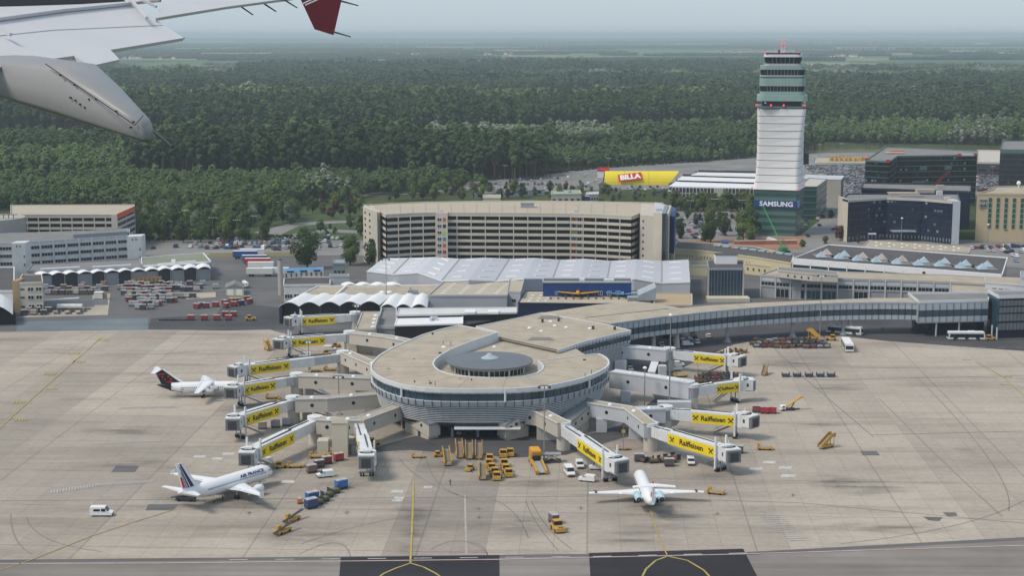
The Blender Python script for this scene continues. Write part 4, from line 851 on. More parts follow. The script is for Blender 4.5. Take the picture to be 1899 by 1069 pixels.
# curved link
ZB=12.6
fr2=[(1134,601),(1167,596.5),(1200,592),(1230,588),(1261,585),(1300,580.5),(1350,575.5),(1400,571),(1460,567),(1518,563.5),(1577,561.8),(1636,561),(1680,561.3),(1704,562)]
bk2=[(1688,553),(1620,553),(1531,556.5),(1400,562),(1320,566.5),(1262,571.5),(1213,563),(1175,559),(1110,565),(1005,580.5),(1043,588)]
Pf=[Vector(G(a,b,ZB)[:2]) for a,b in fr2]; Pb=[Vector(G(a,b,ZB)[:2]) for a,b in bk2]
c=Pf[5]; LK=thing('curved_link','long curved elevated link building with a blue glass band between pale glass panels, on columns','terminal building',(c.x,c.y,0))
b=MB(); b.prism(Pf+Pb,ZB-.4,ZB); b.build('roof',tanroof,LK); b=MB(); b.strip(Pf,ZB-.5,ZB+.15,.3); b.build('roof_rim',PANEL,LK)
pp=mat('pale_glass_panel',(.40,.44,.48),.35,var=.07,scale=.3,spec=.6)
facade(LK,Pf,ZB,[(ZB-.2,0,ZB-2.6,0,pp,'upper_panels'),(ZB-2.6,-.15,ZB-4.9,-.15,glass,'window_band'),(ZB-4.9,0,ZB-6.6,0,pp,'lower_panels')])
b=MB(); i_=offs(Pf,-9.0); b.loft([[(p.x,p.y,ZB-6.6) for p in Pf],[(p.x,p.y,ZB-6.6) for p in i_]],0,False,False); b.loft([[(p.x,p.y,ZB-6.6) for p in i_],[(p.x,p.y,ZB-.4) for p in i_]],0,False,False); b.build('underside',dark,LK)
for p in offs(along(Pf,52),.05): b=MB(); b.box((p.x,p.y,ZB-6.6),(.12,.2,6.6)); b.build('mullion',dark,LK)
for i,p in enumerate(offs(along(Pf,52),-4)):
    if i in (3,9,13): b=MB(); b.tube((p.x,p.y-2,0),(p.x,p.y-2,ZB-6.6),1.3 if i==13 else .8,.7,10); b.build('column',beige,LK)
    if i in (22,33,41,42): b=MB(); b.box((p.x,p.y-2,1.2),(1.2,1.2,ZB-7.6)); b.tube((p.x,p.y-2,0),(p.x,p.y-2,1.4),1.6,.8,8); b.build('column',midgrey,LK)
b=MB(); p,q=G(1043,588.5,ZB+2),G(1180,572,ZB); 
for i in range(1): b.bar(Vector((G(1085,590,ZB).x,G(1085,590,ZB).y,ZB+.05)),Vector((G(1240,573,ZB).x,G(1240,573,ZB).y,ZB+.05)),.25,.12)
b.build('roof_joint',dark,LK)
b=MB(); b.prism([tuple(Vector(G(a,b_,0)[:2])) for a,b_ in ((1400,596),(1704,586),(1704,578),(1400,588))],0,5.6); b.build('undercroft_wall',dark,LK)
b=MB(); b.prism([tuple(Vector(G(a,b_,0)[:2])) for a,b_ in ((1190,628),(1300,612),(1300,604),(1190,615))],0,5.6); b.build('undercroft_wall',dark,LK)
# end block and glass building
t,P=building('link_end_block','straight grey-roofed block with pale panels that joins the curved link to the dark glass building',[(1704,561.5),(1833,558.5),(1833,545),(1684,546)],13.2,z0=5.2,wall=PANEL,roof=greyroof,rim=.7,rimm=RIMM)
A,B=P[0],P[1]; band(t,[A,B],10.2,12.6,pp,.2,'upper_panels'); band(t,[A,B],7.6,10.2,glass,.2,'window_band',.05); band(t,[A,B],5.6,7.6,pp,.2,'lower_panels')
for p in along([A,B],10): b=MB(); b.box((p.x,p.y-.25,5.6),(.12,.2,7)); b.build('mullion',dark,t)
b=MB(); b.prism([(A.x,A.y+5),(B.x,B.y+4),(B.x,B.y+9),(A.x,A.y+9)],0,5.2); b.build('ground_floor',dglass,t)
for f in (.27,.6): p=A.lerp(B,f); b=MB(); b.tube((p.x,p.y+.6,0),(p.x,p.y+.6,5.2),.35); b.build('column',ltgrey,t)
t,P=building('dark_glass_building','dark blue glass building with grid panels cut off by the right edge of the picture',[(1853,553),(1990,549),(1990,540),(1833,542)],15.5,wall=dglass,roof=greyroof,rim=.8,rimm=RIMM)
A,B=P[0],P[1]; band(t,[P[3],P[0]],3,15,glass,.1,'side_glazing')
for z in (3.2,6.6,9.8,12.4): band(t,[A,B],z,z+(2.6 if z<7 else 2.0),mat('smoky_panel',(.16,.185,.20),.3,var=.25,scale=.15),.15,'panel_band')
for p in along([A,B],20): b=MB(); b.box((p.x,p.y-.2,3),(.14,.2,12.3)); b.build('mullion',dark,t)
for px in (1839,1848): p=G(px,628 if px<1845 else 632,0); b=MB(); b.tube((p.x,p.y,0),(p.x,p.y,5),.3); b.build('column',ltgrey,t)
# glass cube
t,P=building('glass_cube_building','dark blue-green glass cube with a white rooftop box, standing alone left of the old terminal',[(1314,500),(1379,500),(1379,485),(1312,485)],13,wall=glass,roof=darkroof,rim=.6,rimm=midgrey)
for i in range(1,5): band(t,[P[0],P[1]],i*2.6-.12,i*2.6+.12,dark,.1,'floor_edge')
for p in along([P[0],P[1]],11): b=MB(); b.box((p.x,p.y-.1,1.5),(.08,.12,11.4)); b.build('mullion',midgrey,t)
for s in (P[0],P[1]): b=MB(); b.box((s.x,s.y-.1,0),(.7,.5,13)); b.build('corner_pier',concrete,t)
p=G(1346,489,13); b=MB(); b.box((p.x,p.y+1,13),(9.5,6,4)); o=b.build('rooftop_box',white,t); b=MB(); b.box((p.x,p.y+1,17),(9.9,6.4,.2)); b.build('rooftop_box_lid',darkroof,o)
b=MB(); b.box((P[0].x+8,P[0].y-4,0),(18,7,1.6)); b.build('plinth',cream,t)
# yellow-walled building and old terminal
yw=mat('pale_yellow_wall',(.58,.52,.34),.85,var=.05,scale=.1)
t,P=building('yellow_walled_building','pale yellow walled building with a dark roof and sky-blue roof lights behind the glass cube',[(1248,461.5),(1292,465),(1345,471),(1400,478),(1467,489),(1472,474),(1400,459),(1321,452),(1252,450)],8,wall=yw,roof=darkroof,rim=.4)
for a,b_ in ((0,1),(1,2),(2,3)): row(t,P[a],P[b_],4.5,1.0,9,.22,dark,None,i0=1,i1=8)
for i in range(9):
    p,q=G(1325+i*16.5,454.5+i*2.05,8.6),G(1338+i*16.5,456+i*2.05,8.6); b=MB(); b.bar(p,q,2.3,.8,0); b.build('roof_light',mat('pale_blue_glass',(.34,.43,.50),.25,var=.3,scale=.5) if i not in(2,6) else mat('pinkish_glass',(.42,.36,.33),.3,var=.3,scale=.5),t)
t,P=building('grey_walled_wing','pale grey wing with four small square windows at the right end of the big garage',[(1208,463),(1248,461.5),(1256,449),(1214,456)],8,wall=ltgrey,roof=darkroof,rim=.4); row(t,P[0],P[1],3,1.3,5,.35,dark,i0=1,i1=4); domes(t,[(1230,454.5),(1240,453)],8,1)
t,P=building('yellow_walled_wing','low pale yellow wall wing right of the glass cube below the sky-blue roof lights',[(1382,489),(1467,499),(1467,489),(1400,478),(1382,478)],5,wall=yw,roof=greyroof,rim=.4); row(t,P[0],P[1],2,1.2,8,.25,dark)
t,P=building('yellow_walled_wing','low pale yellow wall wing between the gabled hall and the glass cube',[(1279,493),(1312,493),(1312,486),(1279,486)],5,wall=yw,roof=greyroof,rim=.4)
t,P=building('old_terminal','two-storey pale old terminal with white frames and glazed bays above the curved link',[(1411,511),(1474,515.5),(1568,518.5),(1663,521),(1762,524.5),(1830,528),(1832,516),(1760,512),(1568,506),(1440,501)],9.5,wall=midgrey,roof=tanroof,rim=.5,rimm=concrete)
fp=along([P[0],P[1],P[2],P[3],P[4]],12)
band(t,P[0:5],4.7,5.2,concrete,.3,'floor_edge',.15); band(t,P[0:5],9.0,9.6,concrete,.3,'floor_edge',.15)
for p in fp: b=MB(); b.box((p.x,p.y-.3,0),(.45,.5,9.5)); b.build('column',dirty,t)
rnd=random.Random(5)
for i in range(12):
    a,b_=fp[i],fp[i+1]; row(t,a,b_,5.3,1.7,1,.88,dglass,ltgrey,4); row(t,a,b_,7.2,1.6,1,.9,ltgrey,None,1,'sun_blind'); 
    if i in (1,2,3,4,6): row(t,a,b_,.4,3.9,1,.85,gglass if i in(3,4) else dglass,ltgrey,3)
t2,P=building('rooftop_storey','brown and beige rooftop storey standing on the old terminal roof at its left end',[(1443,502),(1506,509),(1554,511),(1554,505),(1505,500),(1443,496)],12.5,z0=9.5,wall=beige,roof=greyroof,rim=.3); row(t2,P[0],P[1],10.3,.9,5,.22,dark,i0=1,i1=5)
t2,P=building('terminal_wing','grey-panelled one-storey wing at the right end of the old terminal roof',[(1827,524),(1899,530),(1960,534),(1960,520),(1827,514)],11,z0=2,wall=ltgrey,roof=tanroof,rim=.3); row(t2,P[0],P[1],7.4,1.8,6,.7,dglass,white,3,i0=1,i1=4)
t2,P=building('white_walled_block','plain white wall block at the right edge behind the dark glass building',[(1893,515),(1960,518),(1960,505),(1893,505)],14,wall=ltgrey,roof=midgrey)
t,P=building('terrace_block','low block with a bare tan roof terrace carrying the dark conifers',[(1763,543),(1880,546),(1880,533),(1763,529)],8.5,wall=concrete,roof=tanroof,rim=.4)
# skylight roof
t,P=building('skylight_roofed_hall','flat dark roofed hall with a broad white rim and nine pairs of glass pyramid skylights',[(1470,481),(1858,511),(1868,479.5),(1537,455)],10,wall=glass,roof=darkroof,rim=.5,rimm=white)
band(t,[P[0],P[1]],7.6,10.4,white,.5,'fascia',.1)
for p in along([P[0],P[1]],11): b=MB(); b.tube((p.x,p.y-.3,0),(p.x,p.y-.3,9),.3,n=6); b.build('column',white,t)
sg=mat('pale_blue_glass',(.34,.43,.50),.25,var=.3,scale=.5)  # pale blue base colour with random tone
pg=mat('pinkish_glass',(.42,.36,.33),.3,var=.3,scale=.5)
for i,(x,y) in enumerate(((1523,476.5),(1556,479.5),(1590,483),(1625,485.5),(1663,489),(1703,491.5),(1742,493.5),(1781,497),(1821,499))):
    for k,(dx,dy) in enumerate(((0,0),(10,-5))):
        p=G(x+dx,y+dy,10.3); s=2.3; b=MB(); b.add([(p.x-s,p.y-s,10.3),(p.x+s,p.y-s,10.3),(p.x+s,p.y+s,10.3),(p.x-s,p.y+s,10.3),(p.x,p.y,13)],[(0,1,4),(1,2,4),(2,3,4),(3,0,4)])
        b.build('pyramid_skylight',pg if (k==1 and i in(0,2,3,4)) else sg,t)
    q=G(x+5,y-2.5,10.2); b=MB(); b.box((q.x,q.y,10.0),(9,12,.12)); b.build('skylight_kerb',greyroof,t)
t,P=building('low_domed_hall','low hall with a tan roof dotted with small white domes behind the white-rimmed skylight roof',[(1600,459),(1797,470),(1800,459.5),(1611,446.5)],6,wall=concrete,roof=tanroof,rim=.4)
domes(t,[(1625+i*24+(j%2)*9,450+i*1.35+j*3.2) for i in range(7) for j in range(3)],6,.7)
# ---------------------------------------------------------------- control tower
tb=G(1449,437); TA=R(-19); TWR=thing('control_tower','tall control tower with a white ribbed shaft on a green glazed base and red lamps','control tower',(tb.x,tb.y+11,0),TA)
def rrect(w,d,r,z,n=4,cx=0,cy=0):
    out=[]
    for sx,sy,a0 in ((1,-1,-90),(1,1,0),(-1,1,90),(-1,-1,180)):
        for k in range(n+1): a=R(a0+90*k/n); out.append((cx+sx*(w/2-r)+r*math.cos(a),cy+sy*(d/2-r)+r*math.sin(a),z))
    return out
def tpart(name,rings,m,smooth=False): b=MB(); b.loft(rings); return b.build(name,m,TWR,world=False,smooth=smooth)
W0=24
tpart('glazed_base',[rrect(W0,W0,.6,0),rrect(W0,W0,.6,26.5)],gpanel)
for i in range(6):
    z=1.6+i*4.1
    if i==4: continue
    tpart('window_band',[rrect(W0+.15,W0+.15,.6,z),rrect(W0+.15,W0+.15,.6,z+1.9)],gglass)
for z in (.8,5.2,9.3,13.4,17.5,21.8): tpart('floor_line',[rrect(W0+.25,W0+.25,.6,z-.1),rrect(W0+.25,W0+.25,.6,z+.15)],gpanel)
bn=MB(); bn.box((0,-W0/2-.35,16.0),(W0+.6,.5,3.9)); bo=bn.build('banner',blue,TWR,world=False)
o=bpy.data.objects.new('lettering',text_mesh('SAMSUNG',3.7,ltext,.05,bold=.03,sx=1.12)); COL.objects.link(o); o.parent=bo; o.location=(.6,-W0/2-.68,17.95); o.rotation_euler=(math.pi/2,0,0)
bn=MB(); bn.box((W0/2+.35,-W0/2+4,16.0),(.5,7.5,3.9)); bn.build('banner',mat('pale_blue_banner',(.25,.35,.6),.5),TWR,world=False)
def halfw(z): t=(z-26)/45.7; return 26.3-2.3*math.sin(math.pi*min(1,t)**.65)+.5*t
n=11; shaft=mat('white_membrane',(.84,.83,.82),.6,var=.03,scale=.1)
def rot_(ring_,a): c,s=math.cos(a),math.sin(a); return [(x*c-y*s,x*s+y*c,z) for x,y,z in ring_]
for i in range(n):
    z0=26+45.7*i/n; z1=26+45.7*(i+1)/n; w0=halfw(z0);w1=halfw(z1); r=2.2
    tpart('shaft_segment',[rot_(rrect(w0,w0,r,z0+.12),R(10)*(z0-26)/45.7),rot_(rrect(w1+.35,w1+.35,r,z1-.22),R(10)*(z1-26)/45.7)],shaft)
    tpart('shaft_joint',[rot_(rrect(w1-.4,w1-.4,r,z1-.32),R(10)*(z1-26)/45.7),rot_(rrect(w1-.4,w1-.4,r,z1+.32),R(10)*(z1-26)/45.7)],dark)
tpart('service_level',[rrect(22,22,3,71.8),rrect(22,22,3,76)],dark)
tpart('gallery',[rrect(27.2,27.2,3,71.9),rrect(27.2,27.2,3,73)],gpanel)
gp2=mat('pale_green_panel',(.25,.36,.33),.35,var=.08,scale=.3)
for z0,z1,w0,w1,m in ((75.9,79,28.2,27.8,gp2),(79,81.2,25,25,gp2),(81.2,84.2,24.3,24.6,dglass),(84.2,88.6,25.4,25.4,gp2),(88.6,89.2,24.4,24.4,dark),(89.2,90.3,25.2,25.2,gp2),(90.3,93.3,24.2,24.6,dglass),(93.3,95.4,25.2,25.2,gp2),(95.4,96.6,21,20.5,midgrey),(96.6,100.2,19.2,21,dglass),(100.2,101.7,21.6,21,ltgrey)):
    tpart({'dark_glass':'window_band','dark_grey':'joint'}.get(m.name,'glazed_ring'),[rrect(w0,w0,3.5,z0),rrect(w1,w1,3.5,z1)],m)
for z0,z1,w0,w1,n_ in ((96.6,100.2,19.2,21,6),(90.3,93.3,24.3,24.7,10),(81.2,84.2,24.4,24.7,10)):
    for sd in range(4):
        for k in range(n_):
            u=(k+.5)/n_-.5; b=MB(); a0=Matrix.Rotation(sd*math.pi/2,3,'Z'); p=a0@Vector((u*(w0-6),-w0/2-.05,z0)); q=a0@Vector((u*(w1-6),-w1/2-.05,z1)); b.bar(p,q,.12); b.build('mullion',midgrey,TWR,world=False)
b=MB()
for a in (-1,1): b.tube((a*.9,0,101.5),(a*.9,0,107),.28)
b.tube((0,0,101.5),(0,0,109.5),.2)
for i in range(5): b.bar((-1,0,102+i),(1,0,103+i),.15)
b.build('mast',ltgrey,TWR,world=False); b=MB(); b.bar((-3,0,109.8),(3,0,109.8),.5,.4); b.build('radar_bar',dirty,TWR,world=False)
def ball(root,p,r,m,name='warning_lamp'):
    b=MB(); b.loft([[(p[0]+r*math.cos(t)*math.sin(a),p[1]+r*math.sin(t)*math.sin(a),p[2]-r*math.cos(a)) for t in [i*math.pi/4 for i in range(8)]] for a in (.15,.8,1.57,2.3,3.0)]); b.build(name,m,root,world=False)
for x,z in ((-.8,107.3),(.8,107.3)): ball(TWR,(x,-.6,z),.6,redlamp)
for x in (-9,-4,.3,8.3): ball(TWR,(x,-9.5,102.7),.58,redlamp)
for x in (-14,-6,1,12.5): ball(TWR,(x,-14.4,73.6),.66,redlamp)
for x in (-13.2,12.6): ball(TWR,(x,-13.6,27),.5,redlamp)
ball(TWR,(13.9,0,28),.5,redlamp)
ball(TWR,(-9.2,-13.2,74.9),.6,lamp,'floodlight'); ball(TWR,(12.5,-13,75.3),.5,lamp,'floodlight')
b=MB(); b.box((-2.2,1,101.6),(1,1,2.6)); b.box((4,2,101.6),(2,2,1)); b.box((0,-10.3,101.7),(19,.12,.9)); b.build('roof_plant',dark,TWR,world=False)
for c_ in TWR.children:
    v_=[v.co.z for v in c_.data.vertices]
    if min(v_)>71: c_.rotation_euler=(0,0,R(10))
# annexes of the tower
t,P=building('green_glazed_annex','green glazed office annex with pale floor lines directly right of the tower base',[(1484,347),(1515,347),(1534,333),(1500,331)],20,wall=gglass,roof=beige,rim=.4,rimm=gpanel)
for i in range(5):
    z=2.5+i*3.9; b=MB(); b.strip([P[0],P[1],P[2]],z-.35,z+.35,.5); b.build('floor_line',gpanel,t)
t,P=building('grey_annex','plain grey wall block with a thin pale roof behind the green glazed annex',[(1490,331),(1536,332.5),(1560,333),(1565,327),(1495,325)],17,wall=concrete,roof=ltgrey,rim=.3,rimm=white); row(t,P[0],P[1],2,13,3,.3,dark,i0=2)
# white roofed garage
t,P=building('white_roofed_garage','low dark-fronted garage with three stepped white metal roofs left of the control tower',[(1246,348),(1404,351),(1404,330),(1262,326)],13,wall=dark,roof=midgrey,rim=0,cat='parking garage')
for a,z in (([(1241,345),(1407,349),(1407,340),(1254,336.5)],13.4),([(1256,333),(1405,337.5),(1405,330.5),(1266,327)],15),([(1282,324),(1405,327.5),(1405,321.5),(1295,319.5)],16.5)):
    Q=[G(x,y,z) for x,y in a]; b=MB(); b.prism([(p.x,p.y) for p in Q],z-.5,z); b.build('white_roof',white,t)
    b=MB(); b.strip([Q[3],Q[2]],z-.5,z+1.6,.3) ; b.build('clerestory',dark,t)
for p in along([P[0],P[1]],24): b=MB(); b.box((p.x,p.y-.4,0),(.35,.5,13)); b.build('column',dirty,t)
for z in (3,6,9): band(t,[P[0],P[1]],z,z+.9,midgrey,.3,'parapet')
a,b_=G(1325,349.5,13),G(1341,350,13); b=MB(); b.prism([(a.x,a.y-1.5),(b_.x,b_.y-1.5),(b_.x,b_.y+1),(a.x,a.y+1)],0,13.2); b.build('stair_tower',concrete,t)
# yellow half-tube
a,c2=G(1120,343,0),G(1256,345.5,0); t=thing('yellow_tube_building','long bright yellow half-tube building with a red BILLA sign beside the large open car park','building',((a.x+c2.x)/2,(a.y+c2.y)/2+8,0))
b=MB(); rings=[]
for k,(x,cut) in enumerate(((a.x,0),(a.x+16,0),(a.x+34,0),(c2.x-12,0),(c2.x-6,0))):
    ring=[]
    for i in range(13):
        u=math.pi*i/12; zz_=9.8*math.sin(u); yy=(a.y+8)-8*math.cos(u); xx=x+(zz_*.9 if k==4 else 0)+(zz_*.1 if k==0 else 0); ring.append((xx,yy,max(0,zz_)))
    rings.append(ring)
b.loft(rings,0,True,False); b.face([rings[4][i] for i in range(13)],1); b.face([rings[0][12-i] for i in range(13)],1); b.build('shell',[byellow,dark],t)
for k in (1,2): 
    b=MB(); b.loft([[(p[0]+d,p[1]*1+(p[1]-a.y-8)*.01,p[2]*1.012) for p in rings[k]] for d in (-.25,.25)],0,False,False); b.build('seam_rib',mat('deep_yellow',(.62,.47,.02),.6),t)
s0=Vector((G(1170,330,6).x,a.y+8-8*math.cos(.62)-.25,5.4)); b=MB()
ti=R(54); M3=Matrix.Translation(s0)@Matrix.Rotation(ti,4,'X')@Matrix.Rotation(R(7),4,'Z')
def slab(w,h,d,z,mi): 
    v=[M3@Vector((x*w/2,y*h/2,z+k*d)) for k in (0,1) for x,y in ((-1,-1),(1,-1),(1,1),(-1,1))]; b.add(v,[(3,2,1,0),(4,5,6,7),(0,1,5,4),(1,2,6,5),(2,3,7,6),(3,0,4,7)],mi)
slab(18.0,6.2,.25,.75,0); so_=b.build('sign_board',mat('sign_red',(.55,.03,.02),.5),t)
me=text_mesh('BILLA',5.6,ltext,.05,bold=.05,sx=1.12); o=bpy.data.objects.new('lettering',me); COL.objects.link(o); o.parent=so_
o.matrix_local=Matrix.Translation(-Vector(t['_o']))@M3@Matrix.Translation((0,0,1.08)); 
t,P=building('red_roofed_kiosk','small red-topped kiosk left of the yellow half-tube building',[(1108,317),(1130,317.5),(1130,313),(1110,312.5)],5.5,wall=dirty,roof=red,rim=1.2,rimm=red)
# office blocks
def office(name,label,px,z1,floors,wallm,linem,cat='office building',lines=True,nm=14,faces=((0,1),)):
    t,P=building(name,label,px,z1,wall=wallm,roof=greyroof,rim=.8,rimm=linem,cat=cat)
    for i in range(floors):
        z=z1*(i+.1)/floors+.6
        for a,b_ in faces: band(t,[P[a],P[b_]],z-.12,z+.28,linem,.3,'floor_line')
    for a,b_ in faces:
        k=max(2,int(nm*(P[b_]-P[a]).length/50))
        for p in along([P[a],P[b_]],k): b=MB(); b.box((p.x,p.y-.2,1),(.1,.2,z1-1.5)); b.build('mullion',dark,t)
        rnd=random.Random(len(label)+a)
        for i in range(floors):
            z=z1*(i+.1)/floors+1.5
            for j in range(k*2):
                if rnd.random()<.13: d=P[b_]-P[a]; q=P[a].lerp(P[b_],(j+.5)/(k*2)); nn=Vector((d.y,-d.x)).normalized()*.08; win(t,(q.x+nn.x,q.y+nn.y),math.atan2(d.y,d.x),z,d.length/(k*2)*.7,1.3,rnd.choice([mat('blind_grey',(.12,.15,.18),.4),mat('blind_pale',(.22,.26,.29),.4),gglass]))
    return t,P
gl2=mat('greenish_line',(.10,.16,.16),.4)
OFM=mat('office_dark_glass',(.010,.016,.018),.12,var=.4,scale=.1,spec=.5)
t,P=office('dark_office_block','tallest dark glass office block with red roof corner caps and a red swoosh',[(1605,299),(1650,301),(1664,291),(1812,289),(1812,281),(1680,275),(1642,274)],33,9,OFM,gl2,faces=((0,1),(1,2),(2,3)))
for x,y in ((1608,297),(1647,300),(1808,288),(1779,289)): p=G(x,y,33.5); b=MB(); b.box((p.x,p.y,33.2),(2.4,2,1.6)); b.build('red_corner_cap',red,t)
p=G(1793,287,34); b=MB(); b.box((p.x,p.y,33.3),(9,3,1)); b.build('roof_plant',ltgrey,t); p=G(1660,282,34); b=MB(); b.box((p.x,p.y,33.3),(12,8,.6)); b.box((p.x+2,p.y+4,33.9),(9,3,.8),0,1); b.build('roof_plant',[tanroof2,orred],t)
Q=[P[2].lerp(P[3],u) for u in (.44,.50,.56,.70,.62,.52)]; zq=[11.5,11.5,17,23.5,22.5,18]; b=MB(); d=P[3]-P[2]; nn=Vector((d.y,-d.x)).normalized()*.35
b.add([(q.x+nn.x,q.y+nn.y,z) for q,z in zip(Q,zq)],[(0,1,2,5),(5,2,3,4)]); b.add([(q.x+nn.x*.3,q.y+nn.y*.3,z) for q,z in zip(Q,zq)],[(5,2,1,0),(4,3,2,5)]); b.build('red_swoosh',mat('dull_red',(.20,.02,.03),.5),t)
for u,z,w_ in ((.33,24,5),(.64,24,5),(.28,15.5,9)): q=P[2].lerp(P[3],u); win(t,(q.x+nn.x*.4,q.y+nn.y*.4),math.atan2(d.y,d.x),z,w_,1.4 if w_>6 else 3,gl2,None)
OFB=mat('office_blue_glass',(.010,.018,.045),.12,var=.4,scale=.12,spec=.5)
t,P=office('navy_office_block','mid-height navy glass office block squeezed between the front block and the tallest dark block',[(1598,351),(1655,352.5),(1800,357),(1800,345),(1600,341)],22,6,OFB,dark)
b=MB(); p=G(1742,349,22); b.box((p.x,p.y-2,15),(4.4,3,9)); b.build('lift_tower',concrete,t)
t,P=office('blue_office_block','wide blue-black glass office block with a folded-in front and beige end piers',[(1563,371),(1573,374),(1644,369.5),(1710,372),(1767,377),(1781,377),(1776,361),(1572,361)],22.5,6,OFB,navy,faces=((1,2),(2,3),(3,4)))
for a,b_ in ((0,1),(4,5)): A,B=P[a],P[b_]; bb=MB(); bb.prism([(A.x,A.y-.3),(B.x,B.y-.3),(B.x,B.y+12),(A.x,A.y+12)],0,23.6); bb.build('end_pier',cream if a==0 else ltgrey,t)
bb=MB(); bb.strip([P[1],P[2],P[3],P[4]],22.2,23.5,.9); bb.build('cornice',beige,t)
q=P[2].lerp(P[3],.45); bb=MB(); bb.box((q.x,q.y-4,5.4),(13,6,.5)); bb.build('glass_canopy',sg,t)
for z,u in ((2.9,.25),): q=P[1].lerp(P[2],.62); win(t,(q.x,q.y-.9),0,3.4,5.5,1.0,ltext,None,1,'sign')
for ln in ((1,2),(2,3),(3,4)):
    row(t,P[ln[0]],P[ln[1]],.6,2.3,10,.35,mat('blue_grey_glass',(.20,.25,.27),.3),None)  # paler blue-grey base colour, no emission
for x,y,w_,d_,h_,m in ((1675,361,17,7,1.2,tanroof),(1715,360,10,5,2.8,tanroof),(1690,367,13,3,1.5,midgrey),(1757,371,3,3,1.5,cream),(1742,362,3,3,2.5,ltgrey)): p=G(x,y,22.5); b=MB(); b.box((p.x,p.y,22.5),(w_,d_,h_)); b.build('roof_plant',m,t)
t,P=office('grey_office_tower','grey-green glass office block cut off by the right edge above the beige hotel',[(1855,279),(1990,281),(1990,262),(1860,262)],35,10,mat('office_grey_glass',(.035,.042,.045),.2,var=.3,scale=.1),mat('teal_line',(.06,.09,.10),.4))
band(t,[P[0],P[1]],33.2,35.5,gpanel,.4,'top_band')
t,P=building('hotel','beige stone hotel with vertical green window strips and a square NH sign',[(1812,360.5),(1990,363),(1990,345),(1845,348),(1840,354)],26,wall=mat('hotel_stone',(.50,.40,.26),.85,var=.05,scale=.1),roof=tanroof,rim=.8,cat='hotel')
A,B=P[0],P[1]; d=(B-A).length
for k in range(9):
    x=7.2+k*4.25
    if x>d-2: break
    for i in range(6): q=A.lerp(B,x/d); win(t,(q.x,q.y-.05),math.atan2(B.y-A.y,B.x-A.x),7.2+i*2.9,1.7,2.5,gglass,mat('mint_frame',(.20,.33,.25),.6))
q=A.lerp(B,3.4/d); b=MB(); b.box((q.x,q.y-.35,18.8),(4.4,.5,4.6)); s_=b.build('sign_board',mat('sign_grey',(.36,.35,.33),.6),t)
b=MB(); b.box((q.x,q.y-.55,19.2),(3.8,.3,3.8)); b.build('sign_panel',mat('sign_dark',(.10,.10,.11),.6),s_)
place(text_mesh('NH',2.6,mat('sign_letter_grey',(.5,.5,.48),.6),.05,bold=.02),'lettering',s_,(q.x,q.y-.78,21.1),0)
b=MB(); b.prism([(A.x+d*.34,A.y-1.5),(A.x+d*.95,A.y-1.5),(A.x+d*.95,A.y+1),(A.x+d*.34,A.y+1)],0,6.2); b.build('entrance_glazing',dglass,t); b=MB(); b.prism([(A.x+d*.3,A.y-2.5),(A.x+d*.95,A.y-2.5),(A.x+d*.95,A.y+1),(A.x+d*.3,A.y+1)],6.2,6.7); b.build('entrance_canopy',brown,t)
b=MB(); q=G(1889,345,27); b.tube((q.x,q.y,26),(q.x,q.y,28),.3); b.loft([[(q.x+1.3*math.cos(i*.785)*math.sin(a),q.y+1.3*math.sin(i*.785)*math.sin(a),28.6-1.3*math.cos(a)) for i in range(8)] for a in (.1,.8,1.57,2.3,3)]); b.build('radome',lamp,t)
t,P=building('long_low_garage','long low open-sided deck behind the dark office blocks with a pale roof edge',[(1812,303),(1990,306),(1990,283),(1812,280)],10,wall=dark,roof=beige,rim=1.2,rimm=beige); row(t,P[0],P[1],3,3,8,.8,black,concrete)
# green crane
c=G(1452,469,0); t=thing('lattice_crane','bright green lattice boom crane leaning up to the blue sign on the tower base','crane',c)
tip=G(1414,380,19); b=MB(); q=Vector((c.x,c.y,2.2)); tip.y=c.y+26; tip=G(1414,380,0); k_=(c.y+30)
rd=G(1414,380,0)-Vector((0,0,H)); s_=(tb.y-6)/ (G(1414,380,0).y); tp=Vector((0,0,H))+ (G(1414,380,0)-Vector((0,0,H)))*s_
for dx,dz in ((-.35,0),(.35,0),(0,.6)): b.bar(q+Vector((dx,0,dz)),tp+Vector((dx*.4,0,dz*.4)),.22)
b.build('boom',green,t); b=MB(); b.box((c.x,c.y,1),(3.2,4,1.8),.3); b.build('cab',green,t); b=MB(); b.box((c.x,c.y,.3),(7,2.6,.8),.3); b.build('chassis',dark,t)
for i in range(4):
    b=MB(); b.tube((c.x-3+i*2,c.y-1.4,.5),(c.x-3+i*2,c.y-1.1,.5),.5); b.build('wheel',black,t)
b=MB()
for dx in (-1.6,1.6): b.bar((c.x+dx,c.y,.4),(c.x+dx*.2,c.y,7),.25)
b.build('mast_frame',green,t)
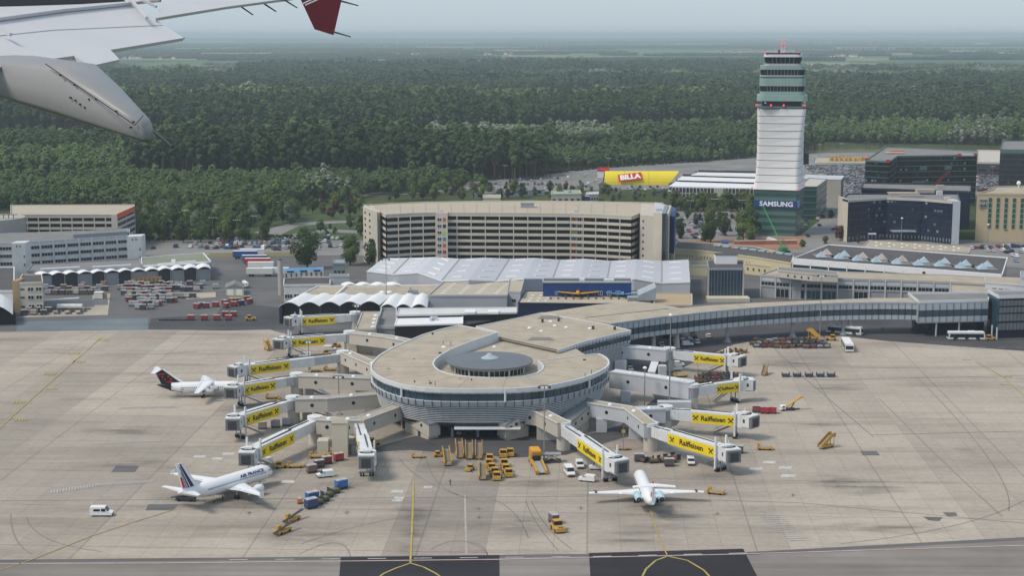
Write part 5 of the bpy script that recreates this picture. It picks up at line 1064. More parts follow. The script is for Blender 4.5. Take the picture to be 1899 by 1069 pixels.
# ---------------------------------------------------------------- boarding bridges
TXT=text_mesh('Raiffeisen',2.1,dtext,.02,bold=.025,sx=1.0)
def xlogo():
    b=MB()
    for s in (-1,1): b.bar((-.62*s,0,-.62),(.62*s,0,.62),.1,.24)
    for s in (-1,1): b.bar((-.8*s,0,.3),(-.45*s,0,.75),.1,.2)
    return b.mesh('cross_emblem',dtext)
XL=xlogo()
beam=mat('bridge_white',(.66,.67,.67),.5,var=.09,scale=.8); beamg=mat('bridge_grey',(.46,.48,.49),.55,var=.1,scale=.6)
def jet_bridge(label,A,B,ped=True,cabrot=None,ban=(.44,.93),zb=3.9,steps=True,pedm=beige,mid='white',lab_group=None,ext=1.0,bscale=1.0,rtop=8.0):
    A=Vector(A);B=Vector(B);d=(B-A).to_2d();Ln=d.length*ext;ang=math.atan2(d.y,d.x)
    t=thing('boarding_bridge',label,'boarding bridge',(A.x,A.y,0),ang)
    z0,z1=4.3,zb
    b=MB(); b.tube((0,0,0),(0,0,3.6),1.9 if ped else 1.5,1.9 if ped else 1.5,20); b.build('pedestal',pedm,t,world=False)
    b=MB(); b.tube((0,0,3.6),(0,0,rtop-1),1.95,1.95,20); o=b.build('rotunda',beamg,t,world=False); b=MB(); b.tube((0,0,rtop-1),(0,0,rtop),2.15,2.15,20); b.build('rotunda_cap',beam,o,world=False)
    b=MB(); b.tube((0,0,3.9),(0,0,6.8),2.0,2.0,20); b.build('corrugated_curtain',midgrey,t,world=False)
    def zz(x): return z0+(z1-z0)*x/Ln
    def tun(name,x0,x1,w,h,m,dz=0):
        b=MB(); p=[(x0,-w/2),(x1,-w/2),(x1,w/2),(x0,w/2)]; a,c=zz(x0)+dz,zz(x1)+dz; b.prism(p,[a,c,c,a],[a+h,c+h,c+h,a+h]); o=b.build(name,m,t,world=False); return o
    m1=beam if mid=='white' else beamg
    i1=Ln*ban[0]*.55
    o=tun('inner_tunnel',1.6,i1+1,2.7,2.75,m1,.1)
    b=MB()
    for k in range(int(i1/1.1)):
        x=1.8+k*1.1; b.box((x,0,zz(x)+.05),(.12,2.85,2.9))
    b.build('rib',m1,o,world=False)
    tun('middle_tunnel',i1,Ln*ban[0]+.6,2.95,2.95,beam,.02); o=tun('outer_tunnel',Ln*ban[0],Ln-.3,3.25,3.2,beam,-.05)
    b=MB(); b.bar((Ln*ban[0]*.2,-.5,zz(2)+2.95),(Ln*ban[0]*.98,-.5,zz(Ln*.4)+3.2),.25,.2); b.bar((Ln*ban[0],.5,zz(2)+3.2),(Ln*.9,.5,zz(Ln)+3.25),.3,.25); b.build('cable_duct',dark,o,world=False)
    # banner on both sides
    x0,x1=Ln*ban[0]+.3,Ln*ban[1]; 
    for sd in (-1,1):
        b=MB(); y=sd*1.66; a,c=zz(x0)-.2,zz(x1)-.2; b.prism([(x0,y-.06),(x1,y-.06),(x1,y+.06),(x0,y+.06)],[a,c,c,a],[a+2.9,c+2.9,c+2.9,a+2.9]); bo=b.build('banner',yellow,o,world=False)
        xm=(x0+x1)/2; sc=min(1.0,(x1-x0)/16.5); tilt=math.atan2(c-a,x1-x0); 
        for me,dx in ((TXT,0),(XL,-(x1-x0)*.41),(XL,(x1-x0)*.41)):
            q=bpy.data.objects.new('lettering' if me is TXT else 'cross_emblem',me); COL.objects.link(q); q.parent=bo
            dxs=dx; q.location=(xm+dxs,y+sd*.08,zz(xm+dxs)+1.28)
            sc2=(x1-x0)*.62/8.6 if me is TXT else 1.0; sc2=min(sc2,1.1)
            if me is TXT:
                q.rotation_euler=(math.pi/2,0,0 if sd<0 else math.pi); q.rotation_euler.rotate_axis('Z',(tilt if sd<0 else -tilt)); q.scale=(sc2,min(1,sc2*1.05),1)
    # lift columns and bogie
    xw=Ln-1.0; zt=zz(xw)
    for sd in (-1,1):
        b=MB(); b.box((xw,sd*2.0,.9),(.5,.45,zt+4.6)); b.build('lift_column',beam,t,world=False)
    b=MB(); b.bar((xw,-2.2,1.1),(xw,2.2,1.1),.6,.6); b.box((xw,0,.9),(.3,.3,zt-1.1)); b.bar((xw,-2.2,zt-.35),(xw,2.2,zt-.35),.4,.4); b.build('bogie',midgrey,t,world=False)
    for sd in (-1,1):
        for k in (-.35,.35): b=MB(); b.tube((xw-.0,sd*1.2+k-.18,.62),(xw-.0,sd*1.2+k+.18,.62),.62,.62,12); b.build('wheel',black,t,world=False)
    # stairs
    b=MB(); 
    for sy in (1.9,3.0): b.bar((Ln-.5,sy,zt),(Ln-7.5,sy,.4),.12,.35); b.bar((Ln-.5,sy,zt+1),(Ln-7.5,sy,1.4),.07)
    for k in range(12): u=k/12; b.box((Ln-.7-6.7*u,2.45,zt-.2-(zt-.4)*u),(.4,1.1,.06))
    b.build('service_stairs',steel,t,world=False)
    # cab
    cr=cabrot if cabrot is not None else 0
    c=thing('cab','x','x'); del c['label'],c['category'],c['_o']
    bpy.data.objects.remove(c)
    cb=MB(); cb.tube((Ln+1.2,0,zt-.3),(Ln+1.2,0,zt+3.35),2.35,2.35,16); co_=cb.build('cab',beam,t,world=False)
    M=Matrix.Translation((Ln+1.2,0,zt))@Matrix.Rotation(cr,4,'Z')
    def bx(x0,x1,y0,y1,z0,z1,name,m):
        b=MB(); P=[M@Vector((x,y,0)) for x,y in ((x0,y0),(x1,y0),(x1,y1),(x0,y1))]; b.prism([(p.x,p.y) for p in P],zt+z0,zt+z1); return b.build(name,m,co_,world=False)
    bx(.4,3.9,-2.1,2.1,3.0,3.35,'cab_roof',beam); bx(.4,3.4,-2.1,-1.85,0,3.0,'cab_side',beam); bx(.4,3.4,1.85,2.1,0,3.0,'cab_side',beam); bx(.4,3.9,-2.1,2.1,-.3,0,'cab_floor',midgrey)
    bx(3.4,4.2,-1.9,1.9,.05,3.0,'canopy_bellows',mat('bellows_grey',(.16,.165,.165),.8,var=.15,scale=1)); bx(4.15,4.25,-1.2,1.2,.1,2.5,'opening',dark)
    bx(1.3,2.0,-2.14,-2.08,1.2,2.2,'window',dark); bx(1.3,2.0,2.08,2.14,1.2,2.2,'window',dark); bx(-.5,1.5,-1,1,3.3,3.9,'air_conditioner',beam); bx(.2,.35,.2,.35,3.9,5.0,'antenna',beam)
    return t
dr=math.radians
def ab(a,za,b): return G(a[0],a[1],za),G(b[0],b[1],0)
gB='boarding bridges with yellow banners'
BR=[('uppermost left bridge, beside the black-fronted scalloped shed',(658.6,578),(554,621),(.36,.96),.6,'white'),
('second bridge from the top on the left side, cab facing an empty concrete stand',(648,614),(533,663),(.40,.95),.8,'white'),
('long left bridge with a grey ribbed tunnel, ending behind the dark-tailed jet nose',(635.6,651),(454,716),(.56,.96),.4,'grey'),
('left bridge whose cab stands in front of the nose of the dark-tailed jet',(550,692),(443,755),(.40,.95),.75,'grey'),
('left bridge over empty concrete, between the dark-tailed jet and the striped-tail jet',(543,735),(442,815),(.32,.95),.6,'grey'),
('bridge that reaches the nose of the jet with the striped tail',(584,772),(468,880),(.42,.95),.35,'white'),
('steep bridge seen almost end-on left of the pier entrance, cab open to the viewer',(665,777),(681,886),(.5,.94),-.15,'white'),
('uppermost right bridge, below the curved link',(1241,645),(1352,697),(.42,.95),-.35,'white'),
('short right bridge in the middle of the right side beside packed baggage carts',(1283,712),(1368,746),(.45,.94),-.5,'white'),
('upper of the two right bridges that start at the pale grey elbow walkway',(1234,753),(1370,813),(.36,.95),-.5,'white'),
('lowest bridge on the right side, ending over empty concrete beside white patches',(1206.5,784),(1341,876),(.30,.95),-.35,'white'),
('bridge right of the pier entrance that reaches the small white jet seen from behind',(1045,782),(1134,896),(.42,.94),.2,'white')]
for lab,a,b_,ban,cr,mid in BR:
    A,B=ab(a,8.0,b_); jet_bridge(lab,A,B,ban=ban,cabrot=cr,mid=mid)
# ---------------------------------------------------------------- fixed walkways
def walkway(name,label,segs,m=beige,roofm=tanroof,z0=4.0,z1=8.0,w=3.6,win_every=8,legs=(),px=True,ztop=8.1,winr=.55):
    P=[G(a,b,ztop) if px else Vector((a,b,ztop)) for a,b in segs]; c=P[0]; t=thing(name,label,'walkway',(c.x,c.y,0))
    for i,(a,b_) in enumerate(zip(P[:-1],P[1:])):
        d=(b_-a).to_2d(); Ln=d.length; d.normalize(); n=Vector((-d.y,d.x)); e=.0
        A=a.to_2d()-d*(w*.3 if i else 0); B=b_.to_2d()
        Q=[A-n*w/2,B-n*w/2,B+n*w/2,A+n*w/2]; b=MB(); b.prism(Q,z0+.003*i,z1-.35+.003*i); b.build('wall',m,t)
        b=MB(); b.prism([q for q in (A-n*(w/2+.12),B-n*(w/2+.12),B+n*(w/2+.12),A+n*(w/2+.12))],z1-.35+.003*i,z1+.004*i); b.build('roof',roofm,t)
        b=MB(); 
        for s in (-1,1): b.strip([A+n*s*(w/2+.05),B+n*s*(w/2+.05)],z1-.1,z1+.22,.22)
        b.build('roof_rim',RIMM,t)
        k=max(1,int(Ln/win_every))
        for j in range(k):
            u=(j+.5)/k; q=A.lerp(B,u)
            for s in (-1,1):
                b=MB(); p=q+n*s*(w/2); b.tube((p.x,p.y,(z0+z1)/2+.1),(p.x+n.x*s*.05,p.y+n.y*s*.05,(z0+z1)/2+.1),winr,winr,12); b.build('round_window',dglass,t)
            if j%2==0: 
                b=MB(); r=.7; b.loft([[(q.x+r*math.cos(a_)*c_,q.y+r*math.sin(a_)*c_,z1+h_) for a_ in [i2*math.pi/4 for i2 in range(8)]] for c_,h_ in ((1,0),(.85,.3),(.3,.5))]); b.build('roof_dome',lamp,t)
    for (x,y,sx,sy) in legs:
        q=G(x,y,0); b=MB(); b.box((q.x,q.y,0),(sx,sy,z0)); b.build('leg',m,t)
    return t,P
walkway('fixed_walkway','beige fixed walkway with round windows from the second left bridge to the spiral roof pier',[(653,616),(720,624),(800,640)],legs=((700,658,3,3),(655,655,3,3)))
walkway('fixed_walkway','beige walkway at the left flank of the pier serving the long ribbed bridge',[(640,652),(700,678)],m=beige,legs=((665,690,2,2),))
walkway('fixed_walkway','beige walkway on the left level with the blue glass band, serving the dark-tailed jet',[(556,695),(620,697),(698,700)],legs=((575,735,2.5,3),(672,742,4,3)))
walkway('fixed_walkway','lower beige walkway on the left with three round windows, above the ring road',[(548,738),(610,737),(700,729)],legs=((570,780,2.5,3),(690,772,4,3)))
walkway('fixed_walkway','long bent beige walkway between the two lowest left bridges',[(590,776),(630,778),(668,777),(742,750)],legs=((600,842,3,4),(648,838,3,3)))
walkway('fixed_walkway','pale grey walkway at the upper right from the concourse to the uppermost right bridge',[(1128,641),(1180,643),(1238,648)],m=ltgrey,roofm=ltgrey,legs=((1150,690,4,4),(1228,700,2.5,3)))
walkway('fixed_walkway','long pale grey walkway with three round windows right of the pier rim',[(1135,691),(1205,700),(1283,712)],m=ltgrey,roofm=RIMM,z1=8.6,z0=3.4,legs=((1250,765,10,3),(1160,745,3,3)))
walkway('fixed_walkway','pale grey elbow walkway with a tan roof serving the two lowest right bridges',[(1095,745),(1168,757),(1206,786)],m=ltgrey,legs=((1178,812,3.5,3),(1115,800,3,4)))
walkway('fixed_walkway','short pale grey walkway branching from the elbow to the upper of its two bridges',[(1176,758),(1232,756)],m=ltgrey,roofm=ltgrey,win_every=20,legs=((1222,800,2,3),))
walkway('fixed_walkway','beige walkway right of the pier entrance serving the small white jet',[(975,758),(1002,762),(1045,784)],legs=((1015,815,6,3),))
# stair blocks that come down to the ring road
def stairblock(label,top,bot,ztop=8.0,zbot=4.6,w=4.0):
    A=G(top[0],top[1],ztop); B=G(bot[0],bot[1],zbot); t=thing('stair_block',label,'stair block',(A.x,A.y,0)); d=(B-A).to_2d(); d.normalize(); n=Vector((-d.y,d.x))*(w/2); a=A.to_2d();b2=B.to_2d()
    b=MB(); Q=[a-n,b2-n,b2+n,a+n]; b.prism(Q,[4.2,.9,.9,4.2],[ztop-.3,zbot-.3,zbot-.3,ztop-.3]); b.build('wall',beige,t)
    b=MB(); n2=n*1.08; Q=[a-n2,b2-n2+d*.3,b2+n2+d*.3,a+n2]; b.prism(Q,[ztop-.3,zbot-.3,zbot-.3,ztop-.3],[ztop+.15,zbot+.15,zbot+.15,ztop+.15]); b.build('roof',mat('grey_metal_roof',(.19,.21,.22),.5),t)
    for j in range(4):
        u=(j+.6)/4.6; q=a.lerp(b2,u); z=(ztop+4)/2*(1-u)+(zbot+1)/2*u+.2
        for s in (-1,1): p=q+n*s; k=n.normalized()*s*.05; b=MB(); b.tube((p.x,p.y,z),(p.x+k.x,p.y+k.y,z),.5,.5,12); b.build('round_window',dglass,t)
    q=a.lerp(b2,.55); b=MB(); b.prism([q-n*.8-d*4.5,q-n*.8+d*1.5,q+n*.8+d*1.5,q+n*.8-d*4.5],0,[3.4,2.4,2.4,3.4]); b.build('foot',beige,t)
    q=b2-d*1.2; b=MB(); b.prism([q-n*.9-d*3,q-n*.9+d*.6,q+n*.9+d*.6,q+n*.9-d*3],0,1.6); b.build('foot',beige,t)
stairblock('beige stair block with round windows descending to the left edge of the dark pier entrance',(742,745),(806,786))
stairblock('beige stair block with round windows descending to the right edge of the dark pier entrance',(975,757),(930,787))
stairblock('right-hand beige stair block under the rim, climbing to the pale grey elbow walkway',(1097,741),(1045,784),8.0,4.4)
def ramp(label,top,bot,w=1.8):
    A=G(top[0],top[1],7);B=G(bot[0],bot[1],1); t=thing('covered_stair',label,'covered stair',(A.x,A.y,0)); d=(B-A).to_2d().normalized(); n=Vector((-d.y,d.x))*(w/2); a=A.to_2d();b2=B.to_2d()
    b=MB(); b.prism([a-n,b2-n,b2+n,a+n],[6.6,.6,.6,6.6],[7,1,1,7]); b.build('canopy',RIMM,t); b=MB(); b.prism([a-n,b2-n,b2+n,a+n],[4,.0,.0,4],[4.4,.4,.4,4.4]); b.build('flight',midgrey,t)
    for u in (.1,.5,.9): q=a.lerp(b2,u); z=7-6*u; b=MB(); b.box((q.x,q.y,0),(.15,.15,max(.3,z-.3))); b.build('post',steel,t)
ramp('covered stair dropping from the fourth left bridge',(558,699),(615,735)); ramp('covered stair dropping from the fifth left bridge beside a green door',(560,742),(612,768)); ramp('covered stair dropping beside the ribbed bridge rotunda',(642,656),(686,694)); ramp('pale covered stair dropping from the upper right walkway',(1222,650),(1208,690),2.6)
c=G(632,846); t=thing('lift_shaft','tall plain beige lift shaft between the two lowest left bridges','lift tower',c); b=MB(); b.box((c.x,c.y,0),(4.2,4,9.3)); b.build('wall',cream,t); b=MB(); b.box((c.x,c.y,9.3),(4.4,4.2,.25)); b.build('roof',tanroof,t)
b=MB(); b.box((c.x+4.5,c.y+2,3.0),(4.5,3,.3)); b.box((c.x+4.5,c.y+2,0),(3.5,2.5,2.8)); b.build('stair_enclosure',midgrey,t)
# ---------------------------------------------------------------- aircraft
acw=mat('aircraft_white',(.80,.80,.81),.3,var=.02,spec=.5); acg=mat('aircraft_grey',(.42,.44,.46),.35,var=.04,spec=.5); navym=mat('navy_paint',(.012,.02,.11),.4); acred=mat('aircraft_red',(.5,.02,.02),.4); acblk=mat('aircraft_black',(.012,.012,.016),.4)
lbl=mat('pale_blue_nacelle',(.42,.60,.67),.35)
def ring(x,r,z,ry=None,n=20): return [(x,(ry or r)*math.sin(2*math.pi*i/n),z-r*math.cos(2*math.pi*i/n)) for i in range(n)]
def fuselage(t,L,r,zc,mats=None,taper=.30,belly=None,tailm=None,tx=.78):
    xs=[(0,.04,-.30),(.006,.22,-.27),(.018,.40,-.22),(.04,.62,-.13),(.07,.84,-.05),(.105,.97,0),(.14,1,0),(.68,1,0),(.76,.92,.07),(.84,.72,.22),(.91,.48,.38),(.965,.26,.50),(1,.09,.58)]
    R_=[ring(-L*a,r*b,zc+r*c) for a,b,c in xs]
    b=MB(); b.loft(R_); 
    o=b.build('fuselage',acw,t,world=False,smooth=True)
    if tailm:
        k=[i for i,x in enumerate(xs) if x[0]>=tx]; b=MB(); b.loft([ring(-L*xs[i][0],r*xs[i][1]*1.012,zc+r*xs[i][2]) for i in k]); b.build('tail_paint',tailm,t,world=False,smooth=True)
    return o
def windows(t,L,r,zc,n=30,x0=.13,x1=.74,zo=.22):
    b=MB()
    for sd in (-1,1):
        for i in range(n):
            x=-L*(x0+(x1-x0)*i/(n-1)); y=sd*r*math.cos(math.asin(zo)); b.box((x,y,zc+zo*r-.15),(.24,.05,.32))
    b.build('window_row',mat('aircraft_window',(.05,.055,.065),.3),t,world=False)
def wing(t,x,y,z,rootc,tipc,span,sweep,dih,name='wing',m=acw,th=.12,sd=1,kink=None):
    def sec(cx,cy,cz,c,tk): return [(cx,cy,cz),(cx-c*.12,cy,cz+c*tk*.6),(cx-c*.4,cy,cz+c*tk*.75),(cx-c,cy,cz),(cx-c*.4,cy,cz-c*tk*.35),(cx-c*.1,cy,cz-c*tk*.3)]
    S=[sec(x,sd*y,z,rootc,th)]
    if kink: u=kink[0]; S.append(sec(x-sweep*u,sd*(y+span*u),z+dih*u,kink[1],th*.9))
    S+= [sec(x-sweep,sd*(y+span),z+dih,tipc,th*.8)]
    b=MB(); b.loft(S); o=b.build(name,m,t,world=False)
    f=MB()
    for i in range(len(S)-1):
        A,B=S[i],S[i+1]
        for u0,u1 in ((.06,.94),):
            q=[]
            for (P_,w) in ((A,u0),(B,u1)): pass
            a1=Vector(A[2]).lerp(Vector(A[3]),.55).lerp(Vector(B[2]).lerp(Vector(B[3]),.55),u0); a2=Vector(A[2]).lerp(Vector(A[3]),.55).lerp(Vector(B[2]).lerp(Vector(B[3]),.55),u1)
            e1=Vector(A[3]).lerp(Vector(B[3]),u0); e2=Vector(A[3]).lerp(Vector(B[3]),u1); up=Vector((0,0,.025)); f.face([a1+up,a2+up,e2+up,e1+up] if sd<0 else [e1+up,e2+up,a2+up,a1+up])
    f.build('flap',mat('flap_panel_grey',(.60,.61,.62),.4,var=.04),o,world=False); return o
def engine(t,x,y,z,L,r,m=acw,core=True):
    b=MB(); b.loft([ring(x,r*.82,z,n=16),ring(x-.05,r*.95,z,n=16),ring(x-L*.3,r,z,n=16),ring(x-L*.8,r*.85,z,n=16),ring(x-L,r*.68,z,n=16)],0,False)
    for v in range(len(b.v)): X,Y,Z_=b.v[v]; b.v[v]=(X,Y+y,Z_)
    o=b.build('engine',m,t,world=False,smooth=True)
    b=MB(); b.tube((x-.35,y,z),(x-.4,y,z),r*.8,r*.8,16); b.build('fan',dark,o,world=False)
    b=MB(); b.tube((x-L*.85,y,z),(x-L*1.22,y,z),r*.5,r*.3,12); b.tube((x-L*.98,y,z),(x-L*.97,y,z),r*.66,r*.66,16); b.build('exhaust',dark,o,world=False); return o
def gear(t,x,y,z,n=2,r=.5,name='landing_gear',doors=False):
    b=MB(); b.tube((x,y,r),(x,y,z),.14); o=b.build(name,acg,t,world=False)
    for k in (-.3,.3): b=MB(); b.tube((x,y+k-.15,r),(x,y+k+.15,r),r,r,12); b.build('tyre',black,o,world=False)
def fin(t,pts,th=.22,m=acw,name='fin'):
    b=MB(); b.add([(x,-th/2,z) for x,z in pts]+[(x,th/2,z) for x,z in pts],[tuple(range(len(pts)-1,-1,-1)),tuple(range(len(pts),2*len(pts)))]+[(i,(i+1)%len(pts),len(pts)+(i+1)%len(pts),len(pts)+i) for i in range(len(pts))]); return b.build(name,m,t,world=False)
def cockpit(t,L,r,zc):
    b=MB()
    for sd in (-1,1):
        for k,(x0,x1) in enumerate(((.031,.044),(.046,.062))):
            pts=[]
            for xx,zz_ in ((x0,.18),(x1,.22),(x1,.50),(x0+.004,.40)):
                rr=r*(.62+(xx-.04)/.03*.22 if xx<.07 else .84)*1.03; zz2=min(.9,zz_+.05); pts.append((-L*xx,sd*rr*math.sqrt(max(.05,1-zz2**2))*(1 if k else .8),zc+rr*zz2-.05*r))
            b.face(pts if sd<0 else pts[::-1]); 
    b.build('cockpit_window',acblk,t,world=False)
# jet with the striped tail
L_=31.0; r_=1.98; zc=3.55
t=thing('jet_airliner','white twin-jet airliner with AIR FRANCE lettering and blue and red stripes on its tail','airliner',(-61.1,385.4,0),R(53.1))
fuselage(t,L_,r_,zc); windows(t,L_,r_,zc,34); cockpit(t,L_,r_,zc)
for sd in (-1,1):
    w_=wing(t,-10.6,1.5,2.6,6.4,1.5,14.4,7.6,1.5,sd=sd,kink=(.36,3.9)); engine(t,-8.9,sd*5.4,1.75,3.6,1.12)
    b=MB(); b.bar((-10.4,sd*5.4,2.4),(-13.5,sd*5.4,2.8),.3,.5); b.build('pylon',acg,t,world=False)
    for u in (.3,.5,.68): b=MB(); y=sd*(1.5+14.4*u); xx=-10.6-7.6*u-3.6*(1-u*.5); b.tube((xx+2,y,2.35+1.5*u),(xx-.8,y,2.45+1.5*u),.24,.08); b.build('flap_fairing',acg,w_,world=False)
    b=MB(); b.prism([(-18.2,sd*15.8-.05),(-19.5,sd*15.8-.05),(-19.5,sd*15.8+.05),(-18.2,sd*15.8+.05)],3.6,4.9); b.build('wing_tip_fence',acw,w_,world=False)
    wing(t,-L_+4.6,.5,zc+.9,3.4,1.3,5.8,3.0,.6,'tailplane',sd=sd,th=.1); gear(t,-15.6,sd*3.7,2.6,r=.58)
gear(t,-4.2,0,2.4,r=.38,name='nose_gear')
b=MB(); b.prism([(-4.2,-.6),(-2.8,-.6),(-2.8,-.55),(-4.2,-.55)],1.0,1.9); b.prism([(-4.2,.55),(-2.8,.55),(-2.8,.6),(-4.2,.6)],1.0,1.9); b.build('gear_door',acw,t,world=False)
F0=[(-L_+7.4,zc+1.8),(-L_+5.0,zc+3.4),(-L_+1.5,11.8),(-L_-.4,11.8),(-L_+1.4,zc+1.6),(-L_+3.5,zc+1.2)]
fo=fin(t,F0)
def fstripe(u0,u1,z0,z1,m,th=.30):
    def lx(z): return -L_+6.6+(-5.1)*(z-5.2)/6.6   # leading edge
    def tx(z): return -L_+1.5+(-1.9)*(z-5.2)/6.6
    def at(u,z): return lx(z)*(1-u)+tx(z)*u
    fin(fo,[(at(u0,z0),z0),(at(u0,z1),z1),(at(u1,z1),z1),(at(u1,z0),z0)],th,m,'stripe')
fstripe(.30,.52,5.3,11.7,navym); fstripe(.58,.68,5.3,11.0,navym); fstripe(.73,.78,5.3,9.5,navym); fstripe(.82,.97,5.5,8.3,acred)
me=text_mesh('AIR FRANCE',1.15,navym,.02,bold=.03,sx=1.25)
for sd in (-1,1):
    q=bpy.data.objects.new('lettering',me); COL.objects.link(q); q.parent=t; a_=.95; q.location=(-8.4,sd*(r_*math.cos(a_*.62)+.02),zc+r_*math.sin(a_*.62)+.02); q.rotation_euler=(math.pi/2-a_*.62,0,0 if sd<0 else math.pi)
b=MB(); b.add([(-2.9,-r_*.9,zc-.9),(-2.0,-r_*.75,zc-.9),(-2.0,-r_*.75,zc+.9),(-2.9,-r_*.9,zc+.9)],[(0,1,2,3)]); b.build('cabin_door',acg,t,world=False)
# dark-tailed four-engined jet
L_=27.2; r_=1.78; zc=3.1
t=thing('jet_airliner','white high-wing four-engined jet with a black T-tail marked with red dots','airliner',(-84.2,482.3,0),R(5.6))
fuselage(t,L_,r_,zc,tailm=acblk,tx=.84); windows(t,L_,r_,zc,28,.15,.72,.15); cockpit(t,L_,r_,zc)
b=MB(); b.add([(-L_*.845,s*r_*.75,zc+.9) for s in (-1,1)]+[(-L_*.70,s*r_*.78,zc-1.25) for s in (-1,1)]+[(-L_*.86,s*r_*.45,zc-.7) for s in (-1,1)],[(0,2,4),(1,5,3)]); b.build('black_sweep',acblk,t,world=False)
for sd in (-1,1):
    w_=wing(t,-9.6,.6,zc+1.75,4.4,1.4,12.0,3.6,-.8,sd=sd,th=.13)
    engine(t,-7.9,sd*4.3,zc+.45,2.9,.78,acg); engine(t,-9.0,sd*7.4,zc+.25,2.9,.78,acg)
    for y,x in ((4.3,-9.6),(7.4,-10.6)): b=MB(); b.bar((x,sd*y,zc+1.0),(x-1.8,sd*y,zc+1.35),.25,.6); b.build('pylon',acw,t,world=False)
    gear(t,-13.2,sd*2.0,2.0,r=.5); wing(t,-L_+1.5,.1,9.0,2.7,1.3,5.0,1.5,-.15,'tailplane',sd=sd,th=.1)
gear(t,-3.4,0,1.8,r=.35,name='nose_gear')
fo=fin(t,[(-L_+8.0,zc+1.7),(-L_+1.9,9.0),(-L_-.9,9.0),(-L_+1.4,zc+1.0),(-L_+4.5,zc+1.0)],.25,acblk); fin(fo,[(-L_+8.6,zc+1.6),(-L_+2.3,9.05),(-L_+1.7,9.05),(-L_+7.3,zc+1.6)],.32,acw,'leading_edge')
rr=random.Random(2); b=MB()
for i in range(5):
    for j in range(4):
        if (i,j) in ((1,0),(1,1),(1,2),(1,3),(2,0),(3,0),(4,1),(4,2),(3,3),(2,3),(0,3)): 
            x=-L_+1.6+i*.62-j*.75+.9; z=4.9+j*.85+.2*i*.3
            for s in (-1,1): b.tube((x,s*.13,z),(x,s*.18,z),.30,.30,8)
b.build('red_dot_emblem',acred,fo,world=False)
me=text_mesh('brussels',.8,acred,.02,bold=.02)
for sd in (-1,1): q=bpy.data.objects.new('lettering',me); COL.objects.link(q); q.parent=t; q.location=(-19.4,sd*(r_+.02),zc-.25); q.rotation_euler=(math.pi/2,0,0 if sd<0 else math.pi); q.scale=(.45,.45,1)
b=MB(); b.box((-13.5,0,zc-r_-.15),(7,3.0,.9)); b.build('gear_fairing',acg,t,world=False)
# small white jet seen from behind
L_=30.4; r_=1.65; zc=2.95
t=thing('jet_airliner','white T-tailed twin-jet with pale blue engines at its tail, seen from behind','airliner',(32.1,384.6,0),R(92.1))
fuselage(t,L_,r_,zc); windows(t,L_,r_,zc,28,.15,.66,.1); cockpit(t,L_,r_,zc)
for sd in (-1,1):
    w_=wing(t,-11.6,1.0,2.0,5.4,1.3,13.0,4.6,.75,sd=sd,kink=(.4,3.1)); 
    b=MB(); y=sd*12.3; b.prism([(-15.2,y-.28),(-17.0,y-.28),(-17.0,y+.28),(-15.2,y+.28)],2.55,2.86); b.build('black_stripe',acblk,w_,world=False)
    engine(t,-20.3,sd*2.75,zc+.35,4.6,.92,lbl); b=MB(); b.bar((-22,sd*1.5,zc+.35),(-22,sd*2.2,zc+.35),2.4,.3); b.build('pylon',acw,t,world=False)
    wing(t,-L_+1.9,.1,8.4,2.9,1.6,4.9,1.6,-.1,'tailplane',sd=sd,th=.1); gear(t,-16.5,sd*2.5,2.0,r=.5)
gear(t,-3.5,0,1.8,r=.35,name='nose_gear')
fo=fin(t,[(-L_+8.6,zc+1.4),(-L_+2.3,8.5),(-L_-.9,8.5),(-L_+2.2,zc+1.0),(-L_+4,zc+.9)],.3,acw); fin(fo,[(-L_+5.0,zc+1.6),(-L_+3.2,zc+3.2),(-L_+2.0,zc+3.2),(-L_+2.9,zc+1.6)],.36,mat('deep_red_paint',(.25,.02,.03),.4),'red_flash')
b=MB(); b.box((-L_+1.6,0,8.5),(.5,.3,.5)); b.build('beacon',acred,fo,world=False)
# ---------------------------------------------------------------- the wing of the aircraft the picture is taken from
wg=mat('wing_grey_paint',(.62,.605,.61),.4,var=.05,scale=1.2,spec=.4); wgd=mat('flap_grey_paint',(.56,.545,.55),.4,var=.06,scale=.8,spec=.4)
def ray(px,py): x=(px-949.5)/F; v=(py-534.5)/F; return Vector((x,CT-v*ST,-ST-v*CT))
CAM=Vector((0,0,H))
# plane of the upper surface through three sight points with chosen distances
Pa=CAM+ray(0,120)*9.0; Pb=CAM+ray(560,2)*15.5; Pd=CAM+ray(60,-60)*12.0
Nn=(Pb-Pa).cross(Pd-Pa).normalized(); 
if Nn.z<0: Nn=-Nn
def onw(px,py,h=0): d=ray(px,py); return CAM+d*((Pa+Nn*h-CAM).dot(Nn)/d.dot(Nn))
WT=thing('aircraft_wing','grey wing with a flap track fairing and dark red wing tip, high at the left','aircraft wing',tuple(Pa))
def wpart(name,px,m,h=0,th=.06,par=None):
    P=[onw(a,b_,h) for a,b_ in px]; n=len(P); b=MB(); 
    a=sum(px[i][0]*px[(i+1)%n][1]-px[(i+1)%n][0]*px[i][1] for i in range(n))
    if a>0: P=P[::-1]
    Q=[p-Nn*th for p in P]; b.add(P+Q,[tuple(range(n)),tuple(range(2*n-1,n-1,-1))]+[(i,n+i,n+(i+1)%n,(i+1)%n) for i in range(n)]); return b.build(name,m,par or WT)
wpart('wing_panel',[(-60,-45),(-60,40),(120,16),(300,-2),(290,33),(420,12),(540,-4),(700,-30),(500,-60),(200,-70)],wg,0,.025)
fp_=wpart('flap',[(-60,14),(-60,134),(0,123.5),(137,103),(168,122),(222,110),(205,92),(341,70),(285,34),(232,1),(120,14)],wg,-.03,.025)
wpart('inner_flap_joint',[(-60,62.5),(0,64),(100,54),(300,45),(302,46),(100,55),(0,65.2),(-60,63.6)],wgd,-.026,.006,fp_)
